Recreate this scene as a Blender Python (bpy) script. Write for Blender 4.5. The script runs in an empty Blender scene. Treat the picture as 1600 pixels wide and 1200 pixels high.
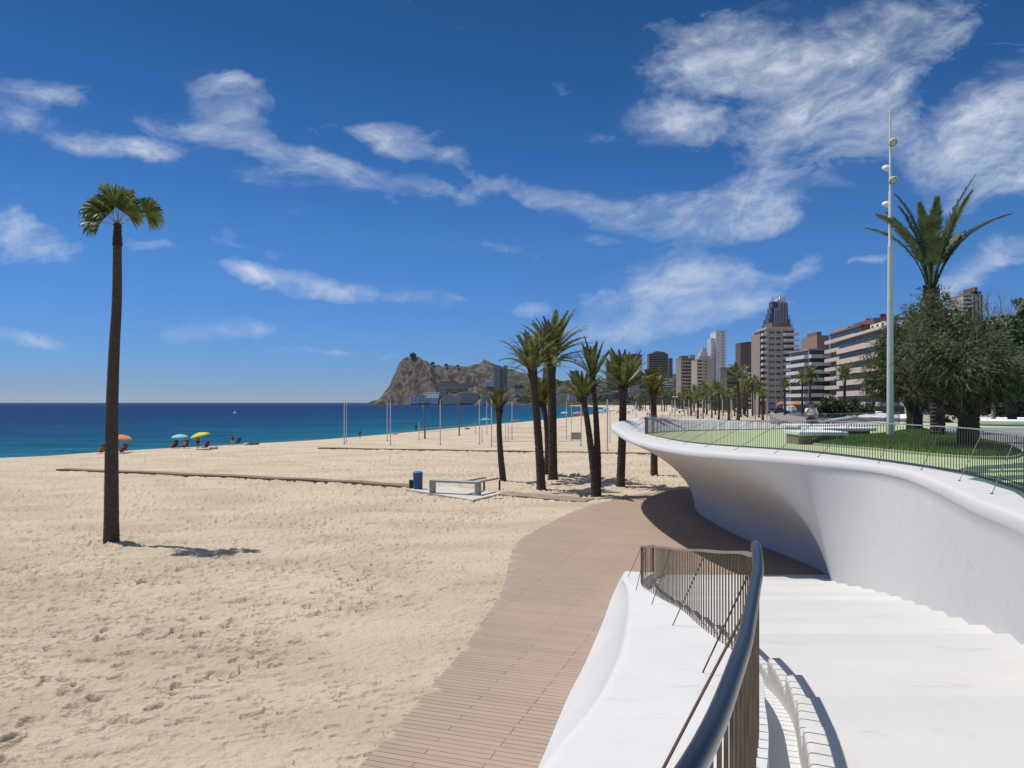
import bpy, math, random
import numpy as np
from mathutils import Vector, Matrix

random.seed(7)
C = bpy.context.scene.collection
scene = bpy.context.scene
R = math.radians
H = 5.2                      # eye height above the dry sand (z = 0)
F = 1200.0                   # focal length in photograph pixels, horizon at row 629

# ------------------------------------------------------------------ camera
cam_d = bpy.data.cameras.new('camera')
cam = bpy.data.objects.new('camera', cam_d); C.objects.link(cam)
cam.location = (0, 0, H); cam.rotation_euler = (R(90), 0, 0)
cam_d.sensor_width = 36; cam_d.lens = 27.0; cam_d.shift_y = 29/1600
cam_d.clip_start = 0.05; cam_d.clip_end = 90000
scene.camera = cam

# ------------------------------------------------------------------ light
SUN = Vector((-0.36, 0.175, 1.0)).normalized()
EL = math.asin(SUN.z); AZ = math.atan2(SUN.x, SUN.y)
sd = bpy.data.lights.new('sun', 'SUN'); sd.energy = 4.4; sd.angle = R(0.53); sd.color = (1.0, 0.955, 0.89)
so = bpy.data.objects.new('sun', sd); C.objects.link(so)
so.rotation_euler = (-SUN).to_track_quat('-Z', 'Y').to_euler(); so.location = (0, 0, 60)

scene.view_settings.view_transform = 'Standard'; scene.view_settings.look = 'None'
scene.view_settings.exposure = 0.0; scene.view_settings.gamma = 1.0
scene.view_settings.use_curve_mapping = False

world = bpy.data.worlds.new('World'); scene.world = world; world.use_nodes = True
def build_world():
    nt = world.node_tree; nt.nodes.clear(); N = nt.nodes.new; L = nt.links.new
    def math_(op, a, b=None, c=None, clamp=False):
        n = N('ShaderNodeMath'); n.operation = op; n.use_clamp = clamp
        for i, s in enumerate((a, b, c)):
            if s is None: continue
            if isinstance(s, (int, float)): n.inputs[i].default_value = s
            else: L(s, n.inputs[i])
        return n.outputs[0]
    out = N('ShaderNodeOutputWorld')
    sky = N('ShaderNodeTexSky'); sky.sky_type = 'NISHITA'; sky.sun_disc = False
    sky.sun_elevation = EL; sky.sun_rotation = AZ
    sky.altitude = 0; sky.air_density = 1.0; sky.dust_density = 0.15; sky.ozone_density = 3.0
    tint = N('ShaderNodeMix'); tint.data_type = 'RGBA'; tint.blend_type = 'MULTIPLY'
    tint.inputs[0].default_value = 1.0; L(sky.outputs[0], tint.inputs[6]); tint.inputs[7].default_value = SKY_TINT
    hsv = N('ShaderNodeHueSaturation'); hsv.inputs['Saturation'].default_value = SKY_SAT
    L(tint.outputs[2], hsv.inputs['Color'])
    tc = N('ShaderNodeTexCoord'); sx = N('ShaderNodeSeparateXYZ'); L(tc.outputs['Generated'], sx.inputs[0])
    rp = N('ShaderNodeValToRGB'); rp.color_ramp.interpolation = 'B_SPLINE' if False else 'LINEAR'
    e = rp.color_ramp.elements; e[0].position = 0.0; e[0].color = (.34,.51,1.0,1); e[1].position = 1.0; e[1].color = (.62,.62,.64,1)
    for q, c in SKY_RAMP: k = e.new(q); k.color = c
    L(sx.outputs[2], rp.inputs[0]); gr = N('ShaderNodeMix'); gr.data_type = 'RGBA'; gr.blend_type = 'MULTIPLY'; gr.inputs[0].default_value = 1.0
    L(hsv.outputs[0], gr.inputs[6]); L(rp.outputs[0], gr.inputs[7])
    bg = N('ShaderNodeBackground'); bg.inputs[1].default_value = SKY_STR; L(gr.outputs[2], bg.inputs[0])
    # high cirrus, laid out on the flat sheet of air far ahead of the bay
    yy = math_('MAXIMUM', sx.outputs[1], 0.05)
    u = math_('DIVIDE', sx.outputs[0], yy); v = math_('DIVIDE', sx.outputs[2], yy)
    uv = N('ShaderNodeCombineXYZ'); L(u, uv.inputs[0]); L(v, uv.inputs[1])
    wn = N('ShaderNodeTexNoise'); wn.inputs['Scale'].default_value = 5.5; wn.inputs['Detail'].default_value = 4; wn.inputs['Roughness'].default_value = .5; L(uv.outputs[0], wn.inputs['Vector'])
    wsub = N('ShaderNodeVectorMath'); wsub.operation = 'SUBTRACT'; L(wn.outputs['Color'], wsub.inputs[0]); wsub.inputs[1].default_value = (.5, .5, .5)
    wsc = N('ShaderNodeVectorMath'); wsc.operation = 'MULTIPLY'; L(wsub.outputs[0], wsc.inputs[0]); wsc.inputs[1].default_value = (.13, .06, 0)
    wa = N('ShaderNodeVectorMath'); wa.operation = 'ADD'; L(uv.outputs[0], wa.inputs[0]); L(wsc.outputs[0], wa.inputs[1])
    total = None
    for (px, py, la, lb, ang, s) in CLOUDS:
        m = N('ShaderNodeMapping'); m.vector_type = 'TEXTURE'
        m.inputs['Location'].default_value = ((px-800)/F, (629-py)/F, 0)
        m.inputs['Rotation'].default_value = (0, 0, R(ang))
        m.inputs['Scale'].default_value = (la/F, lb/F, 1)
        L(wa.outputs[0], m.inputs['Vector'])
        g = N('ShaderNodeTexGradient'); g.gradient_type = 'SPHERICAL'; L(m.outputs[0], g.inputs[0])
        total = math_('MULTIPLY', g.outputs['Fac'], s) if total is None else math_('MULTIPLY_ADD', g.outputs['Fac'], s, total)
    ov = N('ShaderNodeMapRange'); ov.interpolation_type = 'SMOOTHSTEP'; L(sx.outputs[2], ov.inputs[0]); ov.inputs[1].default_value = .52; ov.inputs[2].default_value = .8
    total = math_('MULTIPLY_ADD', ov.outputs[0], .95, total)          # unseen cloud veil added overhead to brighten and neutralise the blue fill light
    # streaked fibre noise
    def fibre(ang, sc, det, rough, dist):
        mp = N('ShaderNodeMapping'); mp.vector_type = 'TEXTURE'; mp.inputs['Rotation'].default_value = (0, 0, R(ang)); mp.inputs['Scale'].default_value = (1/sc[0], 1/sc[1], 1)
        L(wa.outputs[0], mp.inputs[0])
        fn = N('ShaderNodeTexNoise'); fn.inputs['Scale'].default_value = 1.0; fn.inputs['Detail'].default_value = det
        fn.inputs['Roughness'].default_value = rough; fn.inputs['Distortion'].default_value = dist
        L(mp.outputs[0], fn.inputs['Vector']); return fn.outputs['Fac']
    def weave(ang, off):
        f1 = fibre(ang, (3.6, 10, 1), 12, .68, .5); f2 = fibre(ang+off, (7, 15, 1), 10, .66, .5); f3 = fibre(ang-off*.5, (15, 44, 1), 8, .68, .3)
        return math_('ADD', math_('ADD', math_('MULTIPLY', f1, .46), math_('MULTIPLY', f2, .34)), math_('MULTIPLY', f3, .20))
    side = N('ShaderNodeMapRange'); side.interpolation_type = 'SMOOTHSTEP'; L(u, side.inputs[0]); side.inputs[1].default_value = -.12; side.inputs[2].default_value = .16
    mxf = N('ShaderNodeMix'); mxf.data_type = 'FLOAT'; L(side.outputs[0], mxf.inputs[0]); L(weave(-22, 18), mxf.inputs[2]); L(weave(20, 16), mxf.inputs[3]); fb = mxf.outputs[0]
    mr = N('ShaderNodeMapRange'); mr.interpolation_type = 'SMOOTHSTEP'; L(fb, mr.inputs[0]); mr.inputs[1].default_value = .38; mr.inputs[2].default_value = .64
    tot = math_('SUBTRACT', 1.0, math_('EXPONENT', math_('MULTIPLY', total, -1.25)))
    nz = math_('ADD', .12, math_('MULTIPLY', mr.outputs[0], .84))
    g1 = fibre(-8, (6, 11, 1), 9, .62, .4); g2 = fibre(12, (14, 28, 1), 8, .65, .3)
    rag = N('ShaderNodeMapRange'); L(math_('ADD', math_('MULTIPLY', g1, .6), math_('MULTIPLY', g2, .4)), rag.inputs[0]); rag.inputs[1].default_value = .38; rag.inputs[2].default_value = .62; rag.inputs[3].default_value = .56; rag.inputs[4].default_value = -.06
    core = math_('DIVIDE', math_('SUBTRACT', tot, rag.outputs[0]), .58, clamp=True)      # ragged, torn outlines
    dens = math_('MULTIPLY_ADD', math_('MULTIPLY', core, nz), 1.0, math_('MULTIPLY', math_('MULTIPLY', tot, tot), .07), clamp=True)
    dens = math_('MINIMUM', dens, 0.88)
    cb = N('ShaderNodeBackground'); cb.inputs[0].default_value = (.68, .75, .86, 1); cb.inputs[1].default_value = 0.95
    mix = N('ShaderNodeMixShader'); L(dens, mix.inputs[0]); L(bg.outputs[0], mix.inputs[1]); L(cb.outputs[0], mix.inputs[2])
    L(mix.outputs[0], out.inputs[0])
SKY_TINT = (.9, 1.0, 1.06, 1); SKY_SAT = 1.25; SKY_STR = 0.102
SKY_RAMP = [(.04,(.28,.48,.95,1)),(.2,(.45,.60,.82,1)),(.45,(.27,.43,.54,1)),(.62,(.36,.45,.53,1))]
CLOUDS = [  # centre px, py, half length, half width, tilt, strength
 (1240, 90, 330, 120, 14, .92), (1120, 70, 170, 80, 10, .5), (1290, 195, 190, 100, 24, .85), (1450, 60, 190, 70, 35, .5),
 (1545, 245, 210, 100, 25, 1.3), (1600, 180, 200, 100, 35, .8), (1390, 260, 130, 50, 20, .35), (1500, 160, 240, 90, 24, .3),
 (1045, 195, 115, 50, 4, .95), (930, 215, 60, 20, -10, .35),
 (1180, 320, 200, 62, 14, 1.25), (1000, 330, 210, 44, -6, .8), (1090, 350, 190, 46, 8, .7), (860, 300, 100, 26, -14, .45),
 (1060, 460, 180, 75, 4, 1.2), (960, 510, 160, 40, 6, .8), (1120, 490, 130, 30, 12, .8), (1245, 425, 80, 26, 20, .8), (1350, 410, 45, 12, 5, .5),
 (1560, 410, 130, 45, 22, .6), (1500, 450, 110, 25, 24, .4), (930, 555, 120, 26, 6, .4),
 (350, 145, 95, 48, -28, .95), (350, 205, 110, 45, -20, .95), (250, 190, 80, 24, -30, .55),
 (470, 250, 150, 28, -18, .75), (640, 290, 190, 26, -12, .62), (420, 290, 70, 40, -15, .55), (500, 280, 110, 40, -10, .45),
 (605, 215, 70, 36, -22, 1.0), (690, 235, 75, 36, -20, .6), (770, 285, 75, 26, -8, .55),
 (60, 140, 120, 34, 3, .55), (130, 215, 200, 36, -8, .8), (240, 240, 140, 30, -6, .7), (30, 180, 110, 24, 0, .55),
 (40, 365, 120, 62, -10, .95), (230, 385, 70, 14, -8, .35), (50, 535, 140, 18, -3, .55),
 (370, 420, 60, 22, -10, .7), (470, 440, 140, 28, -8, .75), (600, 462, 140, 22, -8, .75), (700, 465, 50, 10, -6, .35),
 (320, 512, 150, 26, -4, .65), (400, 515, 60, 22, 4, .45), (540, 548, 150, 10, -3, .35), (460, 335, 80, 20, 4, .35), (450, 395, 90, 14, -8, .3),
 (760, 392, 90, 14, -3, .45), (840, 410, 40, 14, 8, .4), (830, 485, 60, 16, 4, .7), (945, 380, 40, 14, -10, .45), (870, 140, 35, 18, -20, .25), (140, 90, 90, 20, -10, .15),
]
build_world()

# ------------------------------------------------------------------ helpers
def gp(px, py, z=0.0):
    Y = (H-z)*F/(py-629.0); return Vector(((px-800)/F*Y, Y, z))
def at(px, py, Y): return Vector(((px-800)/F*Y, Y, H-(py-629)/F*Y))
def smooth01(a, b, x):
    t = min(1, max(0, (x-a)/(b-a))); return t*t*(3-2*t)

class MB:
    def __init__(s): s.v = []; s.f = []; s.uv = None
    def add(s, vs, fs):
        b = len(s.v); s.v.extend([tuple(p) for p in vs]); s.f.extend([tuple(b+i for i in f) for f in fs])
    def box(s, x0, x1, y0, y1, z0, z1):
        s.add([(x0,y0,z0),(x1,y0,z0),(x1,y1,z0),(x0,y1,z0),(x0,y0,z1),(x1,y0,z1),(x1,y1,z1),(x0,y1,z1)],
              [(0,3,2,1),(4,5,6,7),(0,1,5,4),(1,2,6,5),(2,3,7,6),(3,0,4,7)])
    def obox(s, c, size, rz=0.0):
        ca, sa = math.cos(rz), math.sin(rz); hx, hy, hz = size[0]/2, size[1]/2, size[2]/2; vs = []
        for z in (-hz, hz):
            for x, y in ((-hx,-hy),(hx,-hy),(hx,hy),(-hx,hy)):
                vs.append((c[0]+x*ca-y*sa, c[1]+x*sa+y*ca, c[2]+z))
        s.add(vs, [(0,3,2,1),(4,5,6,7),(0,1,5,4),(1,2,6,5),(2,3,7,6),(3,0,4,7)])
    def bbox(s, c, size, rz=0.0, b=.02):      # box with chamfered edges
        ca, sa = math.cos(rz), math.sin(rz); hx, hy, hz = size[0]/2, size[1]/2, size[2]/2; rings = []
        for z, ins in ((-hz, b), (-hz+b, 0), (hz-b, 0), (hz, b)):
            x1, y1 = hx-ins, hy-ins; k = b if ins == 0 else b*.6
            ring = [(-x1+k,-y1),(x1-k,-y1),(x1,-y1+k),(x1,y1-k),(x1-k,y1),(-x1+k,y1),(-x1,y1-k),(-x1,-y1+k)]
            rings.append([(c[0]+x*ca-y*sa, c[1]+x*sa+y*ca, c[2]+z) for x, y in ring])
        s.loft(rings, True, True)
    def loft(s, rings, closed=True, cap=False):
        n = len(rings[0]); vs = [p for r in rings for p in r]; fs = []
        for i in range(len(rings)-1):
            for j in range(n if closed else n-1):
                k = (j+1) % n; fs.append((i*n+j, i*n+k, (i+1)*n+k, (i+1)*n+j))
        if cap: fs.append(tuple(reversed(range(n)))); fs.append(tuple((len(rings)-1)*n+j for j in range(n)))
        s.add(vs, fs)
    def tube(s, pts, rad, n=8, cap=True):
        pts = [Vector(p) for p in pts]; rings = []
        if isinstance(rad, (int, float)): rad = [rad]*len(pts)
        t0 = (pts[1]-pts[0]).normalized()
        a = Vector((0,0,1)) if abs(t0.z) < .9 else Vector((1,0,0))
        u = t0.cross(a).normalized()
        for i, p in enumerate(pts):
            t = (pts[min(i+1, len(pts)-1)]-pts[max(i-1, 0)]).normalized()
            u = (u - t*u.dot(t)).normalized(); w = t.cross(u)
            rings.append([p+(u*math.cos(2*math.pi*j/n)+w*math.sin(2*math.pi*j/n))*rad[i] for j in range(n)])
        s.loft(rings, True, cap)
    def lathe(s, prof, n=16, c=(0,0,0), cap=True):
        s.loft([[(c[0]+r*math.cos(2*math.pi*j/n), c[1]+r*math.sin(2*math.pi*j/n), c[2]+z) for j in range(n)] for r, z in prof], True, cap)
    def prism(s, poly, z0, z1):
        n = len(poly); s.add([(p[0],p[1],z0) for p in poly]+[(p[0],p[1],z1) for p in poly],
            [tuple(reversed(range(n))), tuple(range(n, 2*n))]+[(i,(i+1)%n,n+(i+1)%n,n+i) for i in range(n)])
    def xform(s, M, start=0):
        s.v[start:] = [tuple(M @ Vector(p)) for p in s.v[start:]]
    def build(s, name, m=None, parent=None, smooth=False, origin=None, angle=None):
        o0 = Vector((0,0,0))
        if parent is not None:
            q = parent
            while q is not None: o0 = o0+q.location; q = q.parent
        elif origin is not None: o0 = Vector(origin)
        me = bpy.data.meshes.new(name)
        me.from_pydata([(p[0]-o0[0], p[1]-o0[1], p[2]-o0[2]) for p in s.v], [], s.f)
        if s.uv is not None:
            ul = me.uv_layers.new(name='UVMap'); li = np.empty(len(me.loops), dtype=np.int32); me.loops.foreach_get('vertex_index', li)
            ul.data.foreach_set('uv', np.array(s.uv, dtype=np.float32)[li].ravel())
        if smooth: me.shade_smooth()
        if angle is not None:
            try: me.set_sharp_from_angle(angle=R(angle))
            except Exception: pass
        if m: me.materials.append(m)
        me.update()
        o = bpy.data.objects.new(name, me); C.objects.link(o)
        if parent is not None: o.parent = parent
        elif origin is not None: o.location = origin
        return o

def tag(o, label=None, cat=None, group=None, kind=None):
    if label: o['label'] = label
    if cat: o['category'] = cat
    if group: o['group'] = group
    if kind: o['kind'] = kind
    return o
def thing(name, label, cat, loc=(0,0,0), group=None):
    o = bpy.data.objects.new(name, None); C.objects.link(o); o.location = loc; o.empty_display_size = .2
    return tag(o, label, cat, group)
def copy_tree(o, parent=None):
    c = o.copy(); C.objects.link(c)
    if parent is not None: c.parent = parent
    for ch in list(o.children): copy_tree(ch, c)
    return c
def place(o, loc, rz=0.0, s=1.0, label=None, group=None):
    o.location = loc; o.rotation_euler = (0, 0, rz); o.scale = (s, s, s)
    if label: o['label'] = label
    if group: o['group'] = group
    return o

def catmull(P, n):
    P = [np.array(p, float) for p in P]; out = []
    for i in range(len(P)-1):
        p0, p1, p2, p3 = P[max(i-1,0)], P[i], P[i+1], P[min(i+2, len(P)-1)]
        for k in range(n):
            t = k/n
            out.append(.5*((2*p1)+(-p0+p2)*t+(2*p0-5*p1+4*p2-p3)*t*t+(-p0+3*p1-3*p2+p3)*t**3))
    out.append(P[-1]); return out
def resample(P, step):
    P = [Vector(p) for p in P]; out = [P[0].copy()]; acc = 0.0
    for a, b in zip(P, P[1:]):
        d = (b-a).length
        while d > 1e-9 and acc+d >= step:
            t = (step-acc)/d; a = a.lerp(b, t); out.append(a.copy()); d = (b-a).length; acc = 0.0
        acc += d
    return out

# ------------------------------------------------------------------ materials
def mat(name, col, rough=.7, var=.15, scale=4.0, bump=0.0, bscale=None, metal=0.0, spec=.4, col2=None, stretch=(1,1,1), detail=6, bdist=.02, island=0.0, transl=0.0):
    m = bpy.data.materials.new(name); m.use_nodes = True; nt = m.node_tree; N = nt.nodes.new; L = nt.links.new
    b = nt.nodes['Principled BSDF']; b.inputs['Roughness'].default_value = rough; b.inputs['Metallic'].default_value = metal
    b.inputs['Specular IOR Level'].default_value = spec
    tc = N('ShaderNodeTexCoord'); mp = N('ShaderNodeMapping'); mp.inputs['Scale'].default_value = stretch; L(tc.outputs['Object'], mp.inputs[0])
    nz = N('ShaderNodeTexNoise'); nz.inputs['Scale'].default_value = scale; nz.inputs['Detail'].default_value = detail; L(mp.outputs[0], nz.inputs['Vector'])
    mr = N('ShaderNodeMapRange'); mr.inputs[1].default_value = .3; mr.inputs[2].default_value = .7; L(nz.outputs['Fac'], mr.inputs[0])
    fac = mr.outputs[0]
    if island:
        ge = N('ShaderNodeNewGeometry'); ad = N('ShaderNodeMath'); ad.operation = 'MULTIPLY_ADD'; ad.use_clamp = True
        sb = N('ShaderNodeMath'); sb.operation = 'SUBTRACT'; L(ge.outputs['Random Per Island'], sb.inputs[0]); sb.inputs[1].default_value = .5
        L(sb.outputs[0], ad.inputs[0]); ad.inputs[1].default_value = island; L(fac, ad.inputs[2]); fac = ad.outputs[0]
    mx = N('ShaderNodeMix'); mx.data_type = 'RGBA'; L(fac, mx.inputs[0])
    c1 = [min(1, c*(1-var)) for c in col]; c2 = col2 if col2 else [min(1, c*(1+var)) for c in col]
    mx.inputs[6].default_value = (*c1, 1); mx.inputs[7].default_value = (*c2, 1); L(mx.outputs[2], b.inputs['Base Color'])
    if bump:
        bn = N('ShaderNodeTexNoise'); bn.inputs['Scale'].default_value = bscale or scale*4; bn.inputs['Detail'].default_value = 6; L(mp.outputs[0], bn.inputs['Vector'])
        bu = N('ShaderNodeBump'); bu.inputs['Strength'].default_value = bump; bu.inputs['Distance'].default_value = bdist
        L(bn.outputs['Fac'], bu.inputs['Height']); L(bu.outputs[0], b.inputs['Normal'])
    if transl:
        tr = N('ShaderNodeBsdfTranslucent'); L(mx.outputs[2], tr.inputs[0]); ms = N('ShaderNodeMixShader'); ms.inputs[0].default_value = transl
        L(b.outputs[0], ms.inputs[1]); L(tr.outputs[0], ms.inputs[2]); L(ms.outputs[0], nt.nodes['Material Output'].inputs[0])
    return m

M = {}
M['white_paint'] = mat('white_paint', (.80,.81,.81), .55, .05, 1.5, .12, 30, spec=.3)
M['steel'] = mat('steel', (.42,.44,.45), .4, .1, 6, metal=.6)
M['pole_grey'] = mat('pole_grey', (.62,.63,.61), .45, .06, 3, spec=.4)
M['pole_white'] = mat('pole_white', (.62,.62,.58), .5, .1, 3)
M['bronze'] = mat('bronze', (.17,.125,.075), .45, .3, 8, metal=.35)
M['dark_steel'] = mat('dark_steel', (.10,.12,.13), .4, .15, 8, metal=.4)
M['concrete'] = mat('concrete', (.50,.47,.42), .85, .12, 3, .2, 40)
M['bar_dark'] = mat('bar_dark', (.085,.088,.08), .5, .15, 8)
M['wood'] = mat('wood', (.20,.135,.085), .8, .3, 3, .2, 30, stretch=(1,8,1))
M['grey_wood'] = mat('grey_wood', (.34,.29,.24), .85, .25, 3, .2, 20)
M['dark_wood'] = mat('dark_wood', (.07,.05,.035), .85, .3, 3)
M['palm_trunk'] = mat('palm_trunk', (.080,.062,.047), .95, .45, 7, .9, 14, stretch=(1,1,2.0), bdist=.06)
M['fan_trunk'] = mat('fan_trunk', (.085,.070,.056), .95, .3, 5, .8, 16, stretch=(1,1,3.5), bdist=.05)
M['boots'] = mat('boots', (.075,.030,.02), .9, .4, 9, .6, 20)
M['petiole'] = mat('petiole', (.30,.31,.20), .6, .25, 6)
M['frond'] = mat('frond', (.105,.135,.036), .45, .45, 2.5, island=.8, transl=.32, spec=.5, col2=(.25,.265,.08))
M['frond_yellow'] = mat('frond_yellow', (.12,.125,.022), .5, .4, 2.5, island=.8, transl=.3, spec=.4, col2=(.25,.235,.045))
M['frond_dark'] = mat('frond_dark', (.070,.108,.040), .5, .4, 2.5, island=.8, transl=.32, spec=.45, col2=(.165,.205,.075))
M['fan_collar'] = mat('fan_collar', (.050,.024,.018), .9, .4, 9, .6, 20)
M['fan_leaf'] = mat('fan_leaf', (.065,.115,.018), .45, .4, 2.5, island=.8, transl=.38, spec=.45, col2=(.18,.23,.045))
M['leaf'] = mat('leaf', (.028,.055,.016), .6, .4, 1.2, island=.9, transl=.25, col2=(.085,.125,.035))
M['leaf_bright'] = mat('leaf_bright', (.03,.075,.02), .6, .4, 1.2, island=.9, transl=.3, col2=(.065,.13,.03))
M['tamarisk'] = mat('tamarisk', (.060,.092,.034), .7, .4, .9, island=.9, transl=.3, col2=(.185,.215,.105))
M['twig'] = mat('twig', (.27,.24,.20), .9, .3, 5)
M['bark'] = mat('bark', (.060,.046,.036), .95, .4, 6, .9, 14, stretch=(1,1,.4), bdist=.05)
M['far_leaf'] = mat('far_leaf', (.030,.045,.020), .8, .4, .3, island=.9, col2=(.065,.08,.035))
M['glass'] = mat('glass', (.045,.055,.065), .15, .3, .4, spec=.6)
M['dark_glass'] = mat('dark_glass', (.045,.044,.045), .3, .4, .4, spec=.4)
M['skin'] = mat('skin', (.42,.22,.14), .55, .12, 8)
M['tan_skin'] = mat('tan_skin', (.24,.115,.07), .55, .12, 8)
M['hair'] = mat('hair', (.03,.02,.014), .7, .3, 20)
def paint(name, col, rough=.6, var=.08): 
    if name not in M: M[name] = mat(name, col, rough, var, 3)
    return M[name]

# ------------------------------------------------------------------ number noise
def _hash(ix, iy, seed):
    h = (ix.astype(np.int64)*374761393 + iy.astype(np.int64)*668265263 + seed*1442695041) & 0xffffffff
    h = ((h ^ (h >> 13))*1274126177) & 0xffffffff
    return ((h ^ (h >> 16)) & 0xffffff)/float(0xffffff)
def vnoise(x, y, seed=0):
    xi = np.floor(x); yi = np.floor(y); fx = x-xi; fy = y-yi
    fx = fx*fx*fx*(fx*(fx*6-15)+10); fy = fy*fy*fy*(fy*(fy*6-15)+10)
    xi = xi.astype(np.int64); yi = yi.astype(np.int64)
    a = _hash(xi, yi, seed); b = _hash(xi+1, yi, seed); c = _hash(xi, yi+1, seed); d = _hash(xi+1, yi+1, seed)
    return (a*(1-fx)+b*fx)*(1-fy)+(c*(1-fx)+d*fx)*fy
def fbm(x, y, seed=0, octs=4, gain=.5):
    s = 0; a = 1; t = 0
    for i in range(octs):
        s = s+a*vnoise(x*2**i, y*2**i, seed+i*17); t += a; a *= gain
    return s/t
def sstep(a, b, x):
    t = np.clip((x-a)/(b-a), 0, 1); return t*t*(3-2*t)

# ------------------------------------------------------------------ shoreline, sand and sea
SHORE = np.array([(-900,-260),(-300,10),(-130,58),(-75,76),(-55,82.8),(-51,90),(-46,99),(-42.9,103.2),(-35,116),(-31,124),(-22.5,150),(-6.9,206),(11,267),(38,379),(82,654),(111,1028),(80,1600),(-60,1890),(-171,2020),(-330,2110),(-330,2300),(300,6000)], float)
SHORE = np.array(catmull(SHORE, 6))
def shore_dist(x, y):                       # positive on land, negative out at sea
    best = np.full(x.shape, 1e18); sgn = np.ones(x.shape)
    for (ax, ay), (bx, by) in zip(SHORE[:-1], SHORE[1:]):
        ex, ey = bx-ax, by-ay; l2 = ex*ex+ey*ey
        t = np.clip(((x-ax)*ex+(y-ay)*ey)/l2, 0, 1); dx = x-(ax+t*ex); dy = y-(ay+t*ey); d = dx*dx+dy*dy
        m = d < best; best = np.where(m, d, best); sgn = np.where(m, np.where(ex*(y-ay)-ey*(x-ax) < 0, 1.0, -1.0), sgn)
    sgn = np.where((x < -345) & (y > 900), -1.0, sgn)
    return np.sqrt(best)*sgn
SEA_Z = -0.8
def sand_base(d): return np.where(d > 0, SEA_Z+0.8*(1-np.exp(-np.maximum(d,0)/9)), SEA_Z+np.maximum(d*.08, -6))
def sand_z(x, y): return float(sand_base(shore_dist(np.array([float(x)]), np.array([float(y)])))[0])

BOARD_L = [(-2.95,7.0),(-2.6,9.0),(-2.17,10.8),(-1.92,11.8),(-1.34,14.5),(-1.02,16.05),(-.54,19.1),(-.28,20.9),(-.16,23.2),(-.02,26.5),(.32,28.9),(1.33,32),(3.06,36.7),(5.4,40.9),(7.4,43.4),(11,46.2),(16,49)]
BOARD_LC = [(float(p[0]), float(p[1])) for p in catmull(BOARD_L, 8)]
bl = np.array(BOARD_LC)

def grid_mesh(name, X, Y, Z, m, attrs=None):
    nr, nc = X.shape; me = bpy.data.meshes.new(name)
    co = np.stack([X, Y, Z], -1).reshape(-1, 3).astype(np.float32)
    i = np.arange((nr-1)*(nc-1)); r = i//(nc-1); c = i % (nc-1); a = r*nc+c
    q = np.stack([a, a+1, a+nc+1, a+nc], -1).astype(np.int32)
    me.vertices.add(len(co)); me.vertices.foreach_set('co', co.ravel())
    me.loops.add(q.size); me.loops.foreach_set('vertex_index', q.ravel())
    me.polygons.add(len(q)); me.polygons.foreach_set('loop_start', np.arange(0, q.size, 4, dtype=np.int32))
    try: me.polygons.foreach_set('loop_total', np.full(len(q), 4, dtype=np.int32))
    except Exception: pass
    for k, v in (attrs or {}).items():
        at_ = me.attributes.new(k, 'FLOAT', 'POINT'); at_.data.foreach_set('value', v.astype(np.float32).ravel())
    me.update(calc_edges=True); me.validate(); me.shade_smooth()
    if m: me.materials.append(m)
    o = bpy.data.objects.new(name, me); C.objects.link(o); return o

def sand_material():
    m = bpy.data.materials.new('beach_sand'); m.use_nodes = True; nt = m.node_tree; N = nt.nodes.new; L = nt.links.new
    b = nt.nodes['Principled BSDF']; b.inputs['Roughness'].default_value = .95; b.inputs['Specular IOR Level'].default_value = .1
    tc = N('ShaderNodeTexCoord')
    def noise_(sc, det=5, rough=.55, st=(1,1,1)):
        mp = N('ShaderNodeMapping'); mp.inputs['Scale'].default_value = st; mp.inputs['Rotation'].default_value = (0,0,R(-20)); L(tc.outputs['Object'], mp.inputs[0])
        n = N('ShaderNodeTexNoise'); n.inputs['Scale'].default_value = sc; n.inputs['Detail'].default_value = det; n.inputs['Roughness'].default_value = rough
        L(mp.outputs[0], n.inputs['Vector']); return n.outputs['Fac']
    def ramp(f, a, bb):
        r = N('ShaderNodeMapRange'); r.interpolation_type = 'SMOOTHSTEP'; L(f, r.inputs[0]); r.inputs[1].default_value = a; r.inputs[2].default_value = bb; return r.outputs[0]
    def mixc(f, c1, c2):
        x = N('ShaderNodeMix'); x.data_type = 'RGBA'; L(f, x.inputs[0])
        for k, c in ((6, c1), (7, c2)):
            if isinstance(c, tuple): x.inputs[k].default_value = (*c, 1)
            else: L(c, x.inputs[k])
        return x.outputs[2]
    c = mixc(ramp(noise_(.35, 4, .6, (.5,1,1)), .35, .7), (.555,.462,.352), (.445,.362,.268))      # broad drier and damper patches
    c = mixc(ramp(noise_(2.2, 6, .65, (.7,1,1)), .56, .74), c, (.40,.322,.237))      # raked, coarser streaks
    at_ = N('ShaderNodeAttribute'); at_.attribute_name = 'wet'
    c = mixc(at_.outputs['Fac'], c, (.17,.135,.10))
    wr = N('ShaderNodeMapRange'); L(at_.outputs['Fac'], wr.inputs[0]); wr.inputs[3].default_value = .95; wr.inputs[4].default_value = .3; L(wr.outputs[0], b.inputs['Roughness'])
    L(c, b.inputs['Base Color'])
    h = noise_(5.5, 8, .62); h2 = noise_(34, 3, .6)
    ad = N('ShaderNodeMath'); ad.operation = 'MULTIPLY_ADD'; L(h2, ad.inputs[0]); ad.inputs[1].default_value = .1; L(h, ad.inputs[2])
    bu = N('ShaderNodeBump'); bu.inputs['Strength'].default_value = 1.0; bu.inputs['Distance'].default_value = .13; L(ad.outputs[0], bu.inputs['Height']); L(bu.outputs[0], b.inputs['Normal'])
    return m

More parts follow.
